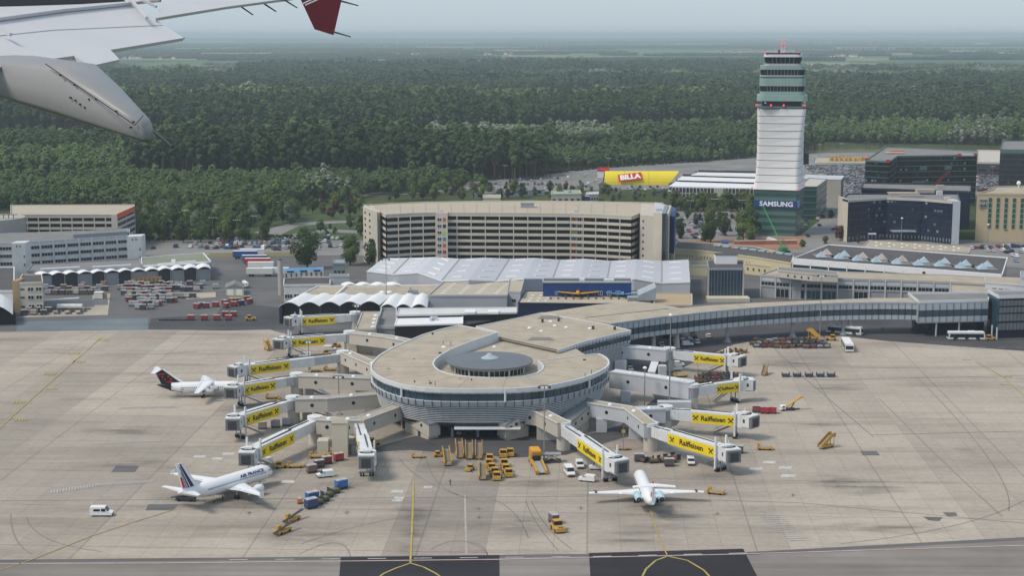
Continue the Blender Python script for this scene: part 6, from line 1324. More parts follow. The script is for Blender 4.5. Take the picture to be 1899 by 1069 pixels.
wpart('spoiler_gap',[(-60,-2),(-60,12),(60,9),(150,6),(232,1),(224,-6),(120,-4)],black,.004,.02)
for a_,b_ in (((240,-4),(272,33)),((262,-2),(290,12)),((0,52),(20,64))): 
    b=MB(); b.bar(onw(*a_,.02),onw(*b_,.02),.02,.02); b.build('panel_joint',wgd,WT)
for a_,b_ in (((206,92.4),(341,70.4)),((290,34),(420,12)),((420,12),(560,-6))): b=MB(); b.bar(onw(*a_,-.05),onw(*b_,-.05),.012,.010); b.build('trailing_edge',dark,WT)
# fairing
b=MB(); secs=[((-140,150),(-140,60),12.0,.62),((-20,160),(-20,96),9.6,.60),((60,188),(70,108),9.3,.56),((140,214),(148,118),9.0,.50),((203,236),(200,160),8.75,.36),((248,252),(240,197),8.6,.24),((276,263),(266,218),8.5,.15),((281,258),(274,230),8.49,.10)]
rings=[]
for lo,up,dd,wd in secs:
    a=CAM+ray(*lo)*dd; c2=CAM+ray(*up)*dd; m_=(a+c2)/2; u_=(c2-a)/2; s_=Vector((.22,.97,0)).normalized()*wd/2; rg=[]
    for i in range(16):
        t_=2*math.pi*i/16; cs,sn=math.cos(t_),math.sin(t_); ee=.38; rg.append(m_+u_*(abs(cs)**ee*(1 if cs>=0 else -1))+s_*(abs(sn)**ee*(1 if sn>=0 else -1)))
    rings.append(rg)
b.loft(rings); fa=b.build('flap_track_fairing',mat('fairing_grey_paint',(.27,.27,.27),.4,var=.08,scale=1.5),WT,smooth=True)
def onf(px,py,d): return CAM+ray(px,py)*d
b=MB(); b.bar(onf(84,118,8.80),onf(250,232,8.34),.004,.004); b.bar(onf(250,232,8.34),onf(266,214,8.34),.004,.004); b.build('fairing_joint',dark,fa)
for i,(x,y) in enumerate(((114,139),(140,157),(167,184),(180,183),(216,206),(249,226),(132,181),(141,186),(150,193),(159,199),(244,236))):
    b=MB(); p=onf(x,y,8.72-.0022*(x-114)); b.tube(p,p+Vector((-.006,-.012,0)),.005,.005,8); b.build('fastener',dark,fa)
b=MB(); b.tube(onf(287,244,8.45),onf(320,272,8.2),.012,.006,6); b.build('drain_pipe',dark,fa)
# wing tip fence and static wicks
b=MB(); q=[onf(*p) for p in ((556,-6,15.6),(584,54,15.7),(618,64.5,15.9),(634,-6,16.1))]; s_=Vector((-.2,.98,0))*.05; b.add([p-s_ for p in q]+[p+s_ for p in q],[(0,1,2,3),(7,6,5,4),(0,4,5,1),(1,5,6,2),(2,6,7,3),(3,7,4,0)]); fe=b.build('wing_tip_fence',mat('dark_red_paint',(.20,.010,.014),.4),WT)
b=MB(); 
for y0,y1,x0,x1 in ((-2,9,590,566),(-4,6,583,562)): b.bar(onf(x0,y0,15.5),onf(x1,y1,15.5),.012,.012)
b.build('white_line',acw,fe)
for a_,b_ in (((430,0),(469,27)),((480,0),(512,21)),((527,-1),(551,14)),((634,2),(664,10)),((619,59),(650,68))):
    b=MB(); b.tube(onf(*a_,15.2),onf(*b_,15.0),.010,.006,5); b.build('static_wick',dark,WT)
# ---------------------------------------------------------------- vehicles and ground equipment
gse=mat('equipment_yellow',(.53,.30,.05),.55,var=.18,scale=.8); stepm=mat('tread_grey',(.30,.255,.19),.8,var=.15,scale=2)
USED2=set()
def put(src,px=None,rz=0,label='',cat='',group=None,color=None,scale=None,loc=None,z=.12):
    p=Vector(loc) if loc else G(*px); p.z=z
    if src.name in USED2: o=dup(src,p,rz,scale=scale)
    else:
        USED2.add(src.name); o=src; o.location=p; o.rotation_euler=(0,0,rz)
        if scale: o.scale=(scale,)*3
    if color is not None:
        def cc(q):
            q.color=(*color,1)
            for k in q.children: cc(k)
        cc(o)
    o['label']=label; o['category']=cat
    if group: o['group']=group
    return o
def wheels(t,xs,y,r=.33,w=.22):
    for x in xs:
        for s in (-1,1): b=MB(); b.tube((x,s*y-w/2,r),(x,s*y+w/2,r),r,r,12); b.build('wheel',black,t,world=False)
def side(b,prof,w,mi=0,top=None):
    n=len(prof); vs=[(x,-w/2,z) for x,z in prof]+[(x,w/2,z) for x,z in prof]
    b.add(vs,[tuple(range(n)),tuple(range(2*n-1,n-1,-1))]+[(i,n+i,n+(i+1)%n,(i+1)%n) for i in range(n)],mi)
def small_car(name,prof,cab,win_,L,wid=1.74,r=.32):
    """car seen from far: one mesh with body, glass and tyres"""
    b=MB(); side(b,prof,wid,0); side(b,cab,wid*.86,0); side(b,win_,wid*.89,1)
    fx=[p for p in win_]
    for x in (-L*.31,L*.31):
        for s in (-1,1): b.tube((x,s*(wid/2-.1)-.11,r),(x,s*(wid/2-.1)+.13,r),r,r,10,2)
    me=b.mesh(name,[paint,dglass,black]); o=bpy.data.objects.new(name,me); COL.objects.link(o); return o
hatch_=small_car('parked_car',[(-2.0,.3),(2.05,.3),(2.1,.62),(1.2,.92),(-1.95,.95),(-2.05,.6)],[(-1.85,.9),(-1.6,1.42),(.35,1.45),(1.1,.9)],[(-1.9,.95),(-1.68,1.36),(.42,1.38),(1.15,.95)],4.1)
sedan_=small_car('parked_car',[(-2.25,.3),(2.2,.3),(2.25,.62),(1.3,.88),(-2.2,.92),(-2.3,.6)],[(-1.5,.85),(-.95,1.38),(.45,1.4),(1.2,.85)],[(-1.58,.92),(-1.0,1.32),(.5,1.34),(1.27,.92)],4.5)
mini_=small_car('parked_van',[(-2.3,.35),(2.3,.35),(2.35,.8),(1.7,1.1),(-2.3,1.1)],[(-2.3,1.0),(-2.2,1.85),(1.0,1.9),(1.75,1.0)],[(-2.0,1.15),(-1.95,1.6),(1.1,1.62),(1.72,1.15)],4.6,1.85)
CARC=[('white',(.75,.75,.75),5),('silver',(.42,.43,.44),6),('dark grey',(.07,.075,.08),5),('black',(.015,.015,.018),4),('dark blue',(.02,.04,.13),3),('red',(.38,.02,.02),2),('pale blue',(.22,.32,.42),1)]
CB=[c for c in CARC for _ in range(c[2])]
rnd=random.Random(77); ncar=0
def lotcars(poly,n,where,rows=5.2,ang=0,vac=.15,maxn=None,jit=.2,pitch=2.7):
    """fill a lot with parked cars standing in rows; poly in photograph points"""
    global ncar
    P=[G(*p) for p in poly]; x0,x1=min(p.x for p in P),max(p.x for p in P); y0,y1=min(p.y for p in P),max(p.y for p in P); out=[]
    y=y0+2.5; k=0
    while y<y1:
        x=x0
        while x<x1:
            if in_poly(x,y,[(p.x,p.y) for p in P]) and rnd.random()>vac: out.append((x+rnd.uniform(-jit,jit),y+rnd.uniform(-jit,jit)))
            x+=pitch
        k+=1; y+=(rows if k%2 else rows+6.2)
    if len(out)>n: out=rnd.sample(out,n)
    for x,y in out:
        nm,c,_=rnd.choice(CB); s=rnd.choice((hatch_,hatch_,sedan_,sedan_,mini_)); kind='van' if s is mini_ else ('saloon' if s is sedan_ else 'hatchback')
        a=math.pi/2+ang+(math.pi if rnd.random()<.4 else 0)
        put(s,rz=a,label='%s %s parked %s'%(nm,kind,where),cat='van' if kind=='van' else 'car',group='%s %ss %s'%(nm,kind,where),color=[v*rnd.uniform(.85,1.1) for v in c],loc=(x,y,.0),z=.10); ncar+=1
lotcars([(395,446),(545,446),(548,463),(365,463)],62,'in the car park left of the big garage',rows=5,vac=.05,pitch=2.5)
lotcars([(266,456),(395,452),(395,463),(266,463)],5,'in the near-empty end of the car park beside the office building',vac=.3)
lotcars([(592,441),(640,440),(640,460),(590,460)],13,'on the small lot between the two trees left of the garage',vac=.2)
lotcars([(868,338),(960,327),(1000,330),(1000,345),(870,348)],38,'in the long car park behind the roof of the big garage',vac=.35)
lotcars([(1000,328),(1115,318),(1118,346),(1000,352)],30,'in the car park left of the yellow half-tube building',vac=.35)
lotcars([(1130,346),(1245,348),(1245,358),(1130,356)],18,'just in front of the yellow half-tube building',vac=.3)
lotcars([(1290,318),(1405,316),(1405,322),(1290,324)],12,'behind the white-roofed garage',vac=.5)
lotcars([(1252,420),(1345,398),(1395,396),(1395,440),(1300,446),(1252,442)],52,'between the big garage and the control tower',vac=.25,ang=.15)
lotcars([(1492,400),(1530,398),(1510,440),(1486,450)],9,'on the street right of the tower base',vac=.5)
lotcars([(1790,456),(1899,458),(1899,482),(1880,488),(1870,470),(1800,466)],24,'on the forecourt below the beige hotel',vac=.45)
lotcars([(1180,625),(1330,612),(1325,634),(1245,645),(1190,640)],14,'in the shade beneath the start of the curved link',vac=.4)
lotcars([(1145,672),(1180,676),(1180,690),(1140,690)],4,'beside the pier under the upper right walkway',vac=.3)
# the packed far car park behind the tower: hundreds, too many to be single things
b=MB(); cnt=0; farc=[(1492,308),(1612,310),(1600,366),(1562,366),(1560,330),(1500,322)]; farc2=[(1812,318),(1856,318),(1852,352),(1812,356)]
for poly in (farc,farc2):
    P=[G(*p) for p in poly]; y=min(p.y for p in P)
    while y<max(p.y for p in P):
        x=min(p.x for p in P)
        while x<max(p.x for p in P):
            if in_poly(x,y,[(p.x,p.y) for p in P]) and rnd.random()>.06:
                ci=rnd.choice((0,0,0,1,1,1,2,2,3,4,5)); c=(x,y,.35); b.box((x,y,.35),(1.75,4.2,.6),rnd.gauss(0,.03),ci); b.box((x,y-.2,.95),(1.5,2.1,.5),0,6,ci); cnt+=1
            x+=2.35
        y+=5.1
stf=b.build('parked_cars',[mat('car_white',(.72,.72,.72),.35),mat('car_silver',(.40,.41,.42),.35),mat('car_grey',(.10,.10,.11),.35),mat('car_black',(.02,.02,.02),.35),mat('car_blue',(.03,.06,.16),.35),mat('car_red',(.32,.03,.03),.35),dglass]); stf['kind']='stuff'
red_car=put(sedan_,(617,368),.1,'bright red car alone on the road behind the lawn','car',None,(.55,.03,.01))
put(sedan_,(514,465),.0,'dark saloon driving on the road below the left car park','car',None,(.02,.02,.025)); put(sedan_,(1547,427),.4,'dark red car driving up the street right of the tower','car',None,(.18,.02,.02)); put(hatch_,(1508,470),1.2,'white car standing at the tip of the skylight roof','car',None,(.75,.75,.75)); put(hatch_,(1516,466),1.2,'red car standing behind the white one at the tip of the skylight roof','car',None,(.4,.03,.03))
# vans with parts
def make_van(name,L=5.2,W=1.95,Hh=2.3,low=False):
    t=thing(name,'van','van'); b=MB(); hb=Hh; 
    side(b,[(-L/2,.35),(L/2,.35),(L/2+.05,.95),(L*.30,1.25),(L*.18,hb),(-L/2,hb)] if not low else [(-L/2,.35),(L/2,.35),(L/2,.9),(L*.26,1.05),(L*.12,hb),(-L/2+.1,hb)],W); b.build('body',paint,t,world=False)
    b=MB(); side(b,[(L*.305,1.30),(L*.19,hb-.18),(L*.165,hb-.18),(L*.28,1.28)] if not low else [(L*.275,1.10),(L*.13,hb-.12),(L*.10,hb-.12),(L*.24,1.10)],W*.93); 
    for v in range(len(b.v)): x,y,z=b.v[v]; b.v[v]=(x+.06,y,z+.03)
    b.build('windscreen',dglass,t,world=False)
    for s in (-1,1):
        b=MB(); b.prism([(L*.02,s*W/2-.02),(L*.22,s*W/2-.02),(L*.16,s*W/2+.02),(L*.02,s*W/2+.02)],1.25,hb-.35); b.build('side_window',dglass,t,world=False)
        if low or L>5: b=MB(); b.box((-L*.18,s*W/2,1.3),(L*.30,.04,hb-1.75)); b.build('side_window',dglass,t,world=False)
        b=MB(); b.box((L/2+.03,s*W*.36,.65),(.06,.3,.2)); b.build('headlight',lamp,t,world=False)
    b=MB(); b.box((L/2+.02,0,.35),(.1,W,.25)); b.build('bumper',dark,t,world=False); wheels(t,(-L*.30,L*.31),W/2-.12,.36); return t
van=make_van('white_van'); cvan=make_van('compact_van',4.3,1.8,1.75,True)
Wc=(.78,.78,.78)
put(van,(189,958),0,'white van alone on the near left concrete, facing right','van',None,Wc); put(van,(1056,882),R(-80),'largest white van, facing the viewer, right of the orange loader','van',None,Wc)
put(cvan,(603,886),R(200),'white estate car between the striped-tail jet and the end-on bridge','car',None,Wc); put(cvan,(1089,894),R(160),'white van with its dark rear door open below the bridge of the small white jet','van',None,Wc)
put(cvan,(1075,868),R(-85),'small white van behind the largest white van','van',None,Wc); put(cvan,(1108,872),R(170),'white van half hidden under the banner of the bridge to the small white jet','van',None,Wc)
put(cvan,(1281,862),R(-92),'white pickup-like van left of the lowest right bridge cab','van',None,Wc); put(cvan,(1257,680),R(10),'white van beside the upper right rotunda','van',None,Wc); put(cvan,(1253,688),R(190),'second white van just below the one at the upper right rotunda','van',None,Wc)
put(cvan,(612,651),R(5),'white van next to the orange tractor at the second left bridge','van',None,Wc); put(cvan,(565,663),R(190),'white van by the stairs of the second left bridge','van',None,Wc); put(cvan,(1791,616),R(-60),'white van parked before the glazed ground floor at the right','van',None,Wc); put(cvan,(1275,642),R(15),'white van below the curved link nearest to the upper right walkway','van',None,Wc); put(cvan,(490,862),R(180),'white van behind the banner of the bridge to the striped-tail jet','van',None,Wc)
# buses
def make_bus():
    t=thing('apron_bus','bus','bus'); L=13.5; b=MB(); side(b,[(-L/2,.35),(L/2,.35),(L/2,2.2),(L/2-.3,3.0),(-L/2+.2,3.0),(-L/2,2.2)],3.0); b.build('body',dirty,t,world=False); b=MB(); b.box((0,0,3.0),(L*.96,2.8,.12)); b.box((2,0,3.1),(2.5,1.8,.25)); b.box((-3,0,3.1),(1,1,.2)); b.build('roof',white,t,world=False)
    for s in (-1,1): b=MB(); b.box((0,s*1.5,1.1),(L*.92,.05,1.35)); b.build('window_band',dglass,t,world=False)
    for s in (-1,1):
        for x in (-4,0,4): b=MB(); b.box((x,s*1.51,.5),(1.3,.06,1.9)); b.build('door',dglass,t,world=False)
    for s in (-1,1): b=MB(); b.box((s*L/2,0,1.1),(.06,2.7,1.3)); b.build('windscreen',dglass,t,world=False)
    wheels(t,(-4.6,4.4),1.35,.5,.3); return t
bus=make_bus(); put(bus,(1566,620),R(-28),'white apron bus turning under the curved link, seen from its side and front','bus'); put(bus,(1571,648),R(-95),'white apron bus facing the viewer, below the other bus','bus'); put(bus,(1791,631),R(-2),'white apron bus standing side-on before the dark glass building','bus')
# carts
def make_cart(name,h=1.5,L=2.6,W=1.6,cm=paint,roof=None):
    t=thing(name,'cart','cart'); b=MB(); b.box((0,0,.35),(L,W,.18)); b.bar((L/2,0,.4),(L/2+.8,0,.3),.08); b.build('chassis',dark,t,world=False)
    if h: 
        b=MB(); b.box((0,0,.55),(L*.96,W*.96,h)); b.build('cover',cm,t,world=False)
        b=MB(); b.box((0,0,.55+h),(L,W*1.02,.12)); b.build('roof',roof or mat('cart_roof',(.42,.41,.40),.8,var=.3,scale=.6),t,world=False)
    b=MB()
    for x in (-L*.35,L*.35):
        for s in (-1,1): b.tube((x,s*W*.4-.08,.22),(x,s*W*.4+.08,.22),.22,.22,8)
    b.build('wheels',black,t,world=False); return t
cart=make_cart('baggage_cart'); flat=make_cart('flat_dolly',0); dgrey_roof=make_cart('open_baggage_cart',.5,2.6,1.5,paint,None)
for c in list(dgrey_roof.children):
    if c.name.startswith('roof'): bpy.data.objects.remove(c)
b=MB()
for x in (-1.25,1.25): b.box((x,0,.5),(.08,1.4,1.1))
b.box((0,0,.5),(2.5,.08,.1)); b.build('end_frame',dark,dgrey_roof,world=False)
rnd=random.Random(31)
def carts(src,pts,where,cols,cat='baggage cart',ang=0,ja=.1,noun=None,grp=None):
    for x,y in pts:
        nm,c=rnd.choice(cols); noun_=noun or 'baggage cart'
        put(src,(x,y),ang+rnd.gauss(0,ja),'%s %s %s'%(nm,noun_,where),cat,(grp or '%s %ss %s'%(nm,noun_,where)),[v*rnd.uniform(.8,1.15) for v in c])
GREY=('grey',(.33,.33,.34)); RED=('red',(.27,.03,.035)); BLU=('blue',(.04,.10,.22)); BRN=('rusty brown',(.16,.09,.06)); DK=('dark grey',(.06,.065,.08)); PAL=('whitish',(.46,.45,.43)); NAV=('dark blue',(.03,.05,.12)); OLV=('olive',(.16,.15,.06)); MAR=('maroon',(.2,.03,.04))
rows_=[]
for y,xs in ((531,range(228,345,9)),(537,range(226,340,8)),(543,range(232,320,8)),(549,range(232,316,9)),(556,range(236,318,8)),(562,range(240,330,9)),(568,range(244,300,9)),(574,range(244,290,12))):
    rows_+=[(x+rnd.uniform(-3,3),y+rnd.uniform(-1.5,1.5)) for x in xs if rnd.random()>.1]
carts(cart,rows_,'in the crowded rows below the scalloped shed',[GREY]*8+[DK]*4+[PAL]*2+[MAR]*2+[RED])
carts(cart,[(x+rnd.uniform(-2,2),y) for y,xs in ((553,range(318,365,10)),(541,(338,352,366)),(536,(372,398)),(530,(352,377))) for x in xs],'in the loose group right of the crowded cart rows',[GREY,PAL,DK])
carts(cart,[(85+i*11,537+ (i%3)*3) for i in range(11)]+[(90+i*13,547) for i in range(8)],'beside the cream site office',[GREY,DK,BRN])
carts(cart,[(365,573),(374,571),(383,572),(400,570),(417,566),(420,572),(434,569),(440,563),(448,567),(458,559),(463,564),(430,563)],'in the group of covered carts above the red row',[RED]*4+[MAR,GREY,NAV],ja=.5)
carts(cart,[(354,595),(379,595),(402,595),(424,595),(418,588),(433,588)],'in the long row beside the service road at the left',[RED],ang=0,ja=.03)
carts(flat,[(301,595),(314,595),(327,595),(340,595)],'at the left end of the long row beside the service road',[BLU,GREY],noun='empty dolly',cat='dolly'); 
carts(cart,[(45+i*9,585-(i%2)*5) for i in range(6)],'in the pile of carts below the cream site office',[NAV,DK,GREY],ja=.4)
carts(flat,[(85+i*7,583-(i%3)*4) for i in range(12)],'in the jumble of orange dollies below the cream site office',[BRN],noun='rusty dolly',cat='dolly',ja=.8)
carts(dgrey_roof,[(x+rnd.uniform(-2,2),y+rnd.uniform(-1,1)) for y,xs in ((634,range(1402,1532,12)),(640,range(1396,1530,11)),(646,range(1402,1535,13))) for x in xs],'in the long block of carts below the curved link',[BRN,BRN,DK,GREY,MAR],ja=.25)
carts(dgrey_roof,[(x+rnd.uniform(-2,2),y+rnd.uniform(-1,1)) for y,xs in ((700,range(1300,1365,9)),(706,range(1294,1366,9)),(712,range(1294,1360,10))) for x in xs],'in the packed block behind the short right bridge',[BRN,BRN,DK,MAR],ja=.3)
carts(dgrey_roof,[(1457,700),(1478,700),(1500,700),(1521,700),(1541,700)],'in the spaced row of five on the right concrete',[DK],ja=.05,noun='open frame cart')
carts(dgrey_roof,[(x+rnd.uniform(-2,2),y) for y,xs in ((655,range(1350,1386,9)),(660,range(1330,1380,10))) for x in xs],'in the orange huddle by the cab of the uppermost right bridge',[('orange',(.42,.18,.02))],ja=.6)
carts(dgrey_roof,[(1192,858),(1203,857),(1212,860),(1228,858),(1238,856),(1246,859),(1253,853)],'in the small heap at the foot of the lowest right rotunda',[BRN],ja=.8)
carts(cart,[(487,797),(511,794),(532,791)],'in the short row under the fifth left bridge',[GREY],ja=.05)
for x,y,l in ((578,878,'brown'),(592,869,'dark'),(606,862,'maroon'),(628,856,'bright red')): put(cart,(x,y),R(30),'%s covered baggage cart in the diagonal line of four right of the striped-tail jet'%l,'baggage cart',None,{'brown':(.2,.14,.11),'dark':(.07,.06,.08),'maroon':(.2,.03,.04),'bright red':(.42,.03,.04)}[l])
for i,(x,y,c,l) in enumerate(((577,944,(.03,.06,.16),'dark blue covered cart at the lower left end of the diagonal dolly train'),(588,938,(.12,.11,.05),'x'),(599,932,(.12,.11,.05),'x'),(607,924,(.12,.11,.05),'x'),(619,917,(.12,.11,.05),'x'),(633,908,(.03,.14,.45),'bright blue covered cart at the upper right end of the diagonal dolly train'))):
    s=cart if l!='x' else dgrey_roof; put(s,(x,y),R(38),l if l!='x' else 'olive open dolly in the middle of the diagonal dolly train','baggage cart','olive dollies of the diagonal train' if l=='x' else None,c,1.15)
put(cart,(579,932),R(38),'blue covered cart just above the left end of the diagonal dolly train','baggage cart',None,(.02,.10,.36),1.2)
put(cart,(556,935),R(90),'small orange-red box on wheels left of the diagonal dolly train','box',None,(.62,.14,.03),.62)
for x,y,c,l in ((1403,766,(.2,.05,.06),'dark maroon'),(1418,768,(.42,.02,.04),'bright red'),(1432,768,(.42,.02,.04),'last red')): put(cart,(x,y),R(-8),'%s covered cart in the short train behind the white conveyor truck'%l,'baggage cart',None,c)
for x,y,l in ((1185,857,'single dark cart on the ground left of the heap at the lowest right rotunda'),(1241,866,'low dark cart just below the small heap at the lowest right rotunda'),(1369,842,'dark cart behind the cab of the lowest right bridge')): put(cart,(x,y),0,l,'baggage cart',None,(.10,.09,.10))
# ULD boxes by the shed
ub=make_cart('cargo_box',2.2,2.2,1.8,wood,wood)
for i,(x,y) in enumerate([(249+i*7.8,526.5-i*.2) for i in range(7)]+[(192,534),(155,536)]): put(ub,(x,y),0,'tan wooden cargo box at the mouth of the scalloped shed','cargo box','wooden cargo boxes before the scalloped shed')
wc=make_cart('site_cabin',2.6,3.8,2.8,dirty,white); put(wc,(184,556),0,'white cabin standing alone in the yard right of the cream site office','cabin'); put(ub,(193,556),0,'brown crate leaning against the white cabin','crate')
# passenger stairs
def make_stairs(n='passenger_stairs'):
    t=thing(n,'s','passenger stairs'); b=MB(); b.bar((-2.4,0,.7),(2.4,0,.7),2.0,.35); b.build('chassis',gse,t,world=False)
    b=MB(); b.add([(-2.6,-.75,.5),(-2.6,.75,.5),(1.6,.75,3.3),(1.6,-.75,3.3),(3.0,.75,3.3),(3.0,-.75,3.3)],[(0,1,2,3),(3,2,4,5)]); b.add([(-2.6,-.75,.35),(-2.6,.75,.35),(1.6,.75,3.1),(1.6,-.75,3.1),(3.0,.75,3.1),(3.0,-.75,3.1)],[(3,2,1,0),(5,4,2,3)])
    for k in range(13): u=(k+.5)/13; b.box((-2.6+4.2*u,0,.52+2.8*u),(.10,1.5,.1))
    b.build('steps',stepm,t,world=False)
    for s in (-1,1):
        b=MB(); b.add([(-2.6,s*.85,.3),(1.6,s*.85,3.1),(3.0,s*.85,3.1),(3.0,s*.85,4.2),(1.6,s*.85,4.2),(-2.6,s*.85,1.3)],[(0,1,2,3,4,5)]); 
        n_=len(b.v); b.add([(x,y+s*.1,z) for x,y,z in b.v],[(5,4,3,2,1,0),]); b.bar((-2.6,s*.9,1.4),(1.6,s*.9,4.25),.12); b.bar((1.6,s*.9,4.25),(3.0,s*.9,4.25),.12); b.build('side_rail',gse,t,world=False)
    for x in (1.0,2.4):
        for s in (-1,1): b=MB(); b.bar((x,s*.7,.5),(x,s*.7,3.1),.14); b.build('post',gse,t,world=False)
    wheels(t,(-1.6,1.7),.8,.32); return t
st=make_stairs()
def S(px,rz,l,sc=1.0): put(st,px,rz,l,'passenger stairs',scale=sc)
S((852,848),R(97),'leftmost of three yellow passenger stairs standing side by side before the pier entrance'); S((870,850),R(93),'middle one of three yellow passenger stairs side by side before the pier entrance'); S((888,850),R(92),'rightmost of three yellow passenger stairs side by side before the pier entrance')
S((829,862),R(100),'yellow passenger stairs standing alone left of the group of three'); S((895,888),R(92),'yellow passenger stairs nearest to the taxi line, left of the packed tractors')
S((1532,832),R(35),'yellow passenger stairs standing alone on the wide right concrete',.95); S((1418,696),R(70),'yellow passenger stairs left of the spaced row of five carts',.8); S((497,650),R(120),'yellow stairs beside the cab of the second left bridge',.9)
S((1510,630),R(140),'yellow stairs beside the tall lamp mast below the curved link',.9)
# tugs and loaders
def make_tug():
    t=thing('tow_tractor','t','tow tractor'); b=MB(); side(b,[(-1.9,.3),(1.9,.3),(1.9,.95),(.5,1.05),(-1.9,1.1)],1.9); b.build('body',gse,t,world=False); b=MB(); b.box((-.5,0,1.08),(1.2,1.5,.75)); b.build('cab_glass',dglass,t,world=False); b=MB(); b.box((-.5,0,1.83),(1.4,1.6,.1)); b.build('cab_roof',gse,t,world=False); b=MB(); b.box((1.3,0,1.0),(.7,.9,.25)); b.build('hood_vent',stepm,t,world=False); wheels(t,(-1.2,1.2),.9,.38); return t
tug=make_tug()
def T(px,rz,l,sc=1.0,cat='tow tractor',group=None): put(tug,px,rz,l,cat,group,scale=sc)
pk=[(908,857),(906,866),(913,874),(917,882),(922,890),(935,866),(938,876),(943,884),(933,848),(946,846)]
for p in pk: T(p,R(90+rnd.uniform(-6,6)),'yellow ground tractor in the packed block before the pier entrance',1.1,'tow tractor','yellow tractors packed before the pier entrance')
T((1035,986),R(-75),'orange tractor pulling a grey cart on the near concrete right of centre',1.25); put(cart,(1027,972),R(-70),'grey and maroon cart behind the orange tractor on the near concrete','baggage cart',None,(.16,.10,.11),1.1)
T((814,848),R(20),'small yellow tractor left of the passenger stairs',.8); T((871,874),R(250),'white and orange forklift-like tractor between stairs groups',.8); T((693,826),R(10),'orange tractor behind the end-on bridge'); T((605,659),R(100),'orange tractor behind the second left bridge',.95); T((623,645),R(30),'brownish tractor beside the rotunda of the second left bridge',.9); T((520,869),R(20),'orange tractor at the nose of the striped-tail jet',.9); T((1780,612),R(60),'orange tractor before the glazed ground floor at the right',1.0); T((1836,632),R(10),'orange tractor right of the side-on bus',1.0); T((1541,632),R(170),'yellow tractor at the right end of the long cart block',1.1); T((465,595),R(10),'yellow tractor at the right end of the red cart row',1.1); T((1240,748),R(10),'brown tractor under the long pale grey walkway',.7)
pm=thing('pallet_mover','p','pallet mover'); b=MB(); b.box((0,0,.35),(4.2,2.2,.3)); 
for x in (-2,2): b.box((x,0,.65),(.3,2.2,.35))
b.build('frame',gse,pm,world=False); b=MB(); b.box((0,0,.66),(3.4,1.8,.06)); b.build('deck',stepm,pm,world=False); b=MB(); b.box((-1.6,.8,.65),(.9,.6,.8)); b.build('control_box',gse,pm,world=False); wheels(pm,(-1.4,1.4),1.0,.28)
for x,y,rz,l in ((1418,835,-5,'low yellow pallet mover on the concrete right of the two lowest right bridges'),(1327,917,-20,'low yellow pallet mover right of the small white jet'),(505,740,5,'low orange pallet mover below the banner of the fourth left bridge'),(527,748,15,'brown pallet mover by the rotunda of the fifth left bridge'),(1320,772,0,'yellow pallet mover just behind the third right bridge'),(1345,777,10,'second yellow pallet mover behind the third right bridge'),(588,850,10,'yellow pallet mover at the foot of the sixth left rotunda'),(600,846,-20,'second yellow pallet mover beside the beige lift shaft'),(548,868,8,'yellow pallet mover right of the striped-tail jet nose'),(775,850,0,'small yellow frame on the edge of the ring road'),(1270,765,15,'tan pallet frame below the long pale grey walkway'),(1300,768,-15,'tan pallet frame behind the ribbed right bridge'),(523,672,10,'long orange pallet mover behind the ribbed left bridge'),(583,690,5,'red and yellow pallet mover under the ribbed left bridge'),(612,688,-8,'dark red pallet mover under the ribbed left bridge'),(1262,700,20,'orange pallet mover left of the cart block'),(1156,835,0,'yellow base frame at the foot of the signal post')):
    put(pm,(x,y),R(rz),l,'pallet mover',scale=.8 if 'frame' in l or 'base' in l else 1)
# belt loaders
def make_belt(n='belt_loader'):
    t=thing(n,'b','belt loader'); b=MB(); side(b,[(-2.2,.3),(2.2,.3),(2.2,.9),(-2.2,.95)],1.9); b.build('body',gse,t,world=False); b=MB(); b.bar((-3.4,-.35,.75),(3.6,-.35,2.0),.75,.18); b.build('belt',dark,t,world=False); b=MB(); b.box((-.6,.6,.9),(1.1,.7,.9)); b.build('seat_box',gse,t,world=False); wheels(t,(-1.4,1.4),.85,.34); return t
bl=make_belt(); put(bl,(541,968),R(58),'upper of two yellow belt loaders on the near left concrete','belt loader'); put(bl,(524,990),R(58),'lower of two yellow belt loaders on the near left concrete','belt loader')
bl2=make_belt('dark_belt_loader'); 
for c in bl2.children: c.data=c.data.copy(); c.data.materials[0]=dark if 'wheel' not in c.name else black
put(bl2,(345,930),R(-8),'dark belt loader behind the tail of the striped-tail jet','belt loader',scale=1.05)
# conveyor truck
t=thing('conveyor_truck','white-cabbed truck with a raised yellow conveyor ramp on the right concrete','truck',G(1462,762),R(170)); t.rotation_euler=(0,0,R(12)); t.scale=(.8,.8,.8)
b=MB(); b.box((0,0,.5),(5,1.9,.4)); b.build('chassis',dark,t,world=False); b=MB(); side(b,[(-3.4,.5),(-1.4,.5),(-1.4,2.2),(-2.8,2.2),(-3.4,1.4)],1.9); b.build('cab',white,t,world=False); b=MB(); side(b,[(-3.38,1.45),(-2.82,2.1),(-2.7,2.1),(-3.25,1.42)],1.8); b.box((-2.3,0,1.4),(.8,1.95,.55)); b.build('cab_window',dglass,t,world=False); b=MB(); b.bar((-1.0,0,1.4),(4.6,0,5.0),1.3,.35); b.bar((4.2,0,4.8),(5.6,0,5.3),1.5,.5); b.build('conveyor_ramp',gse,t,world=False); b=MB(); b.bar((1,0,.8),(2.6,0,3.5),.3); b.bar((4.5,0,.5),(1.5,0,.5),.4); b.build('lift_arm',dark,t,world=False); wheels(t,(-2.4,1.6),.9,.42)
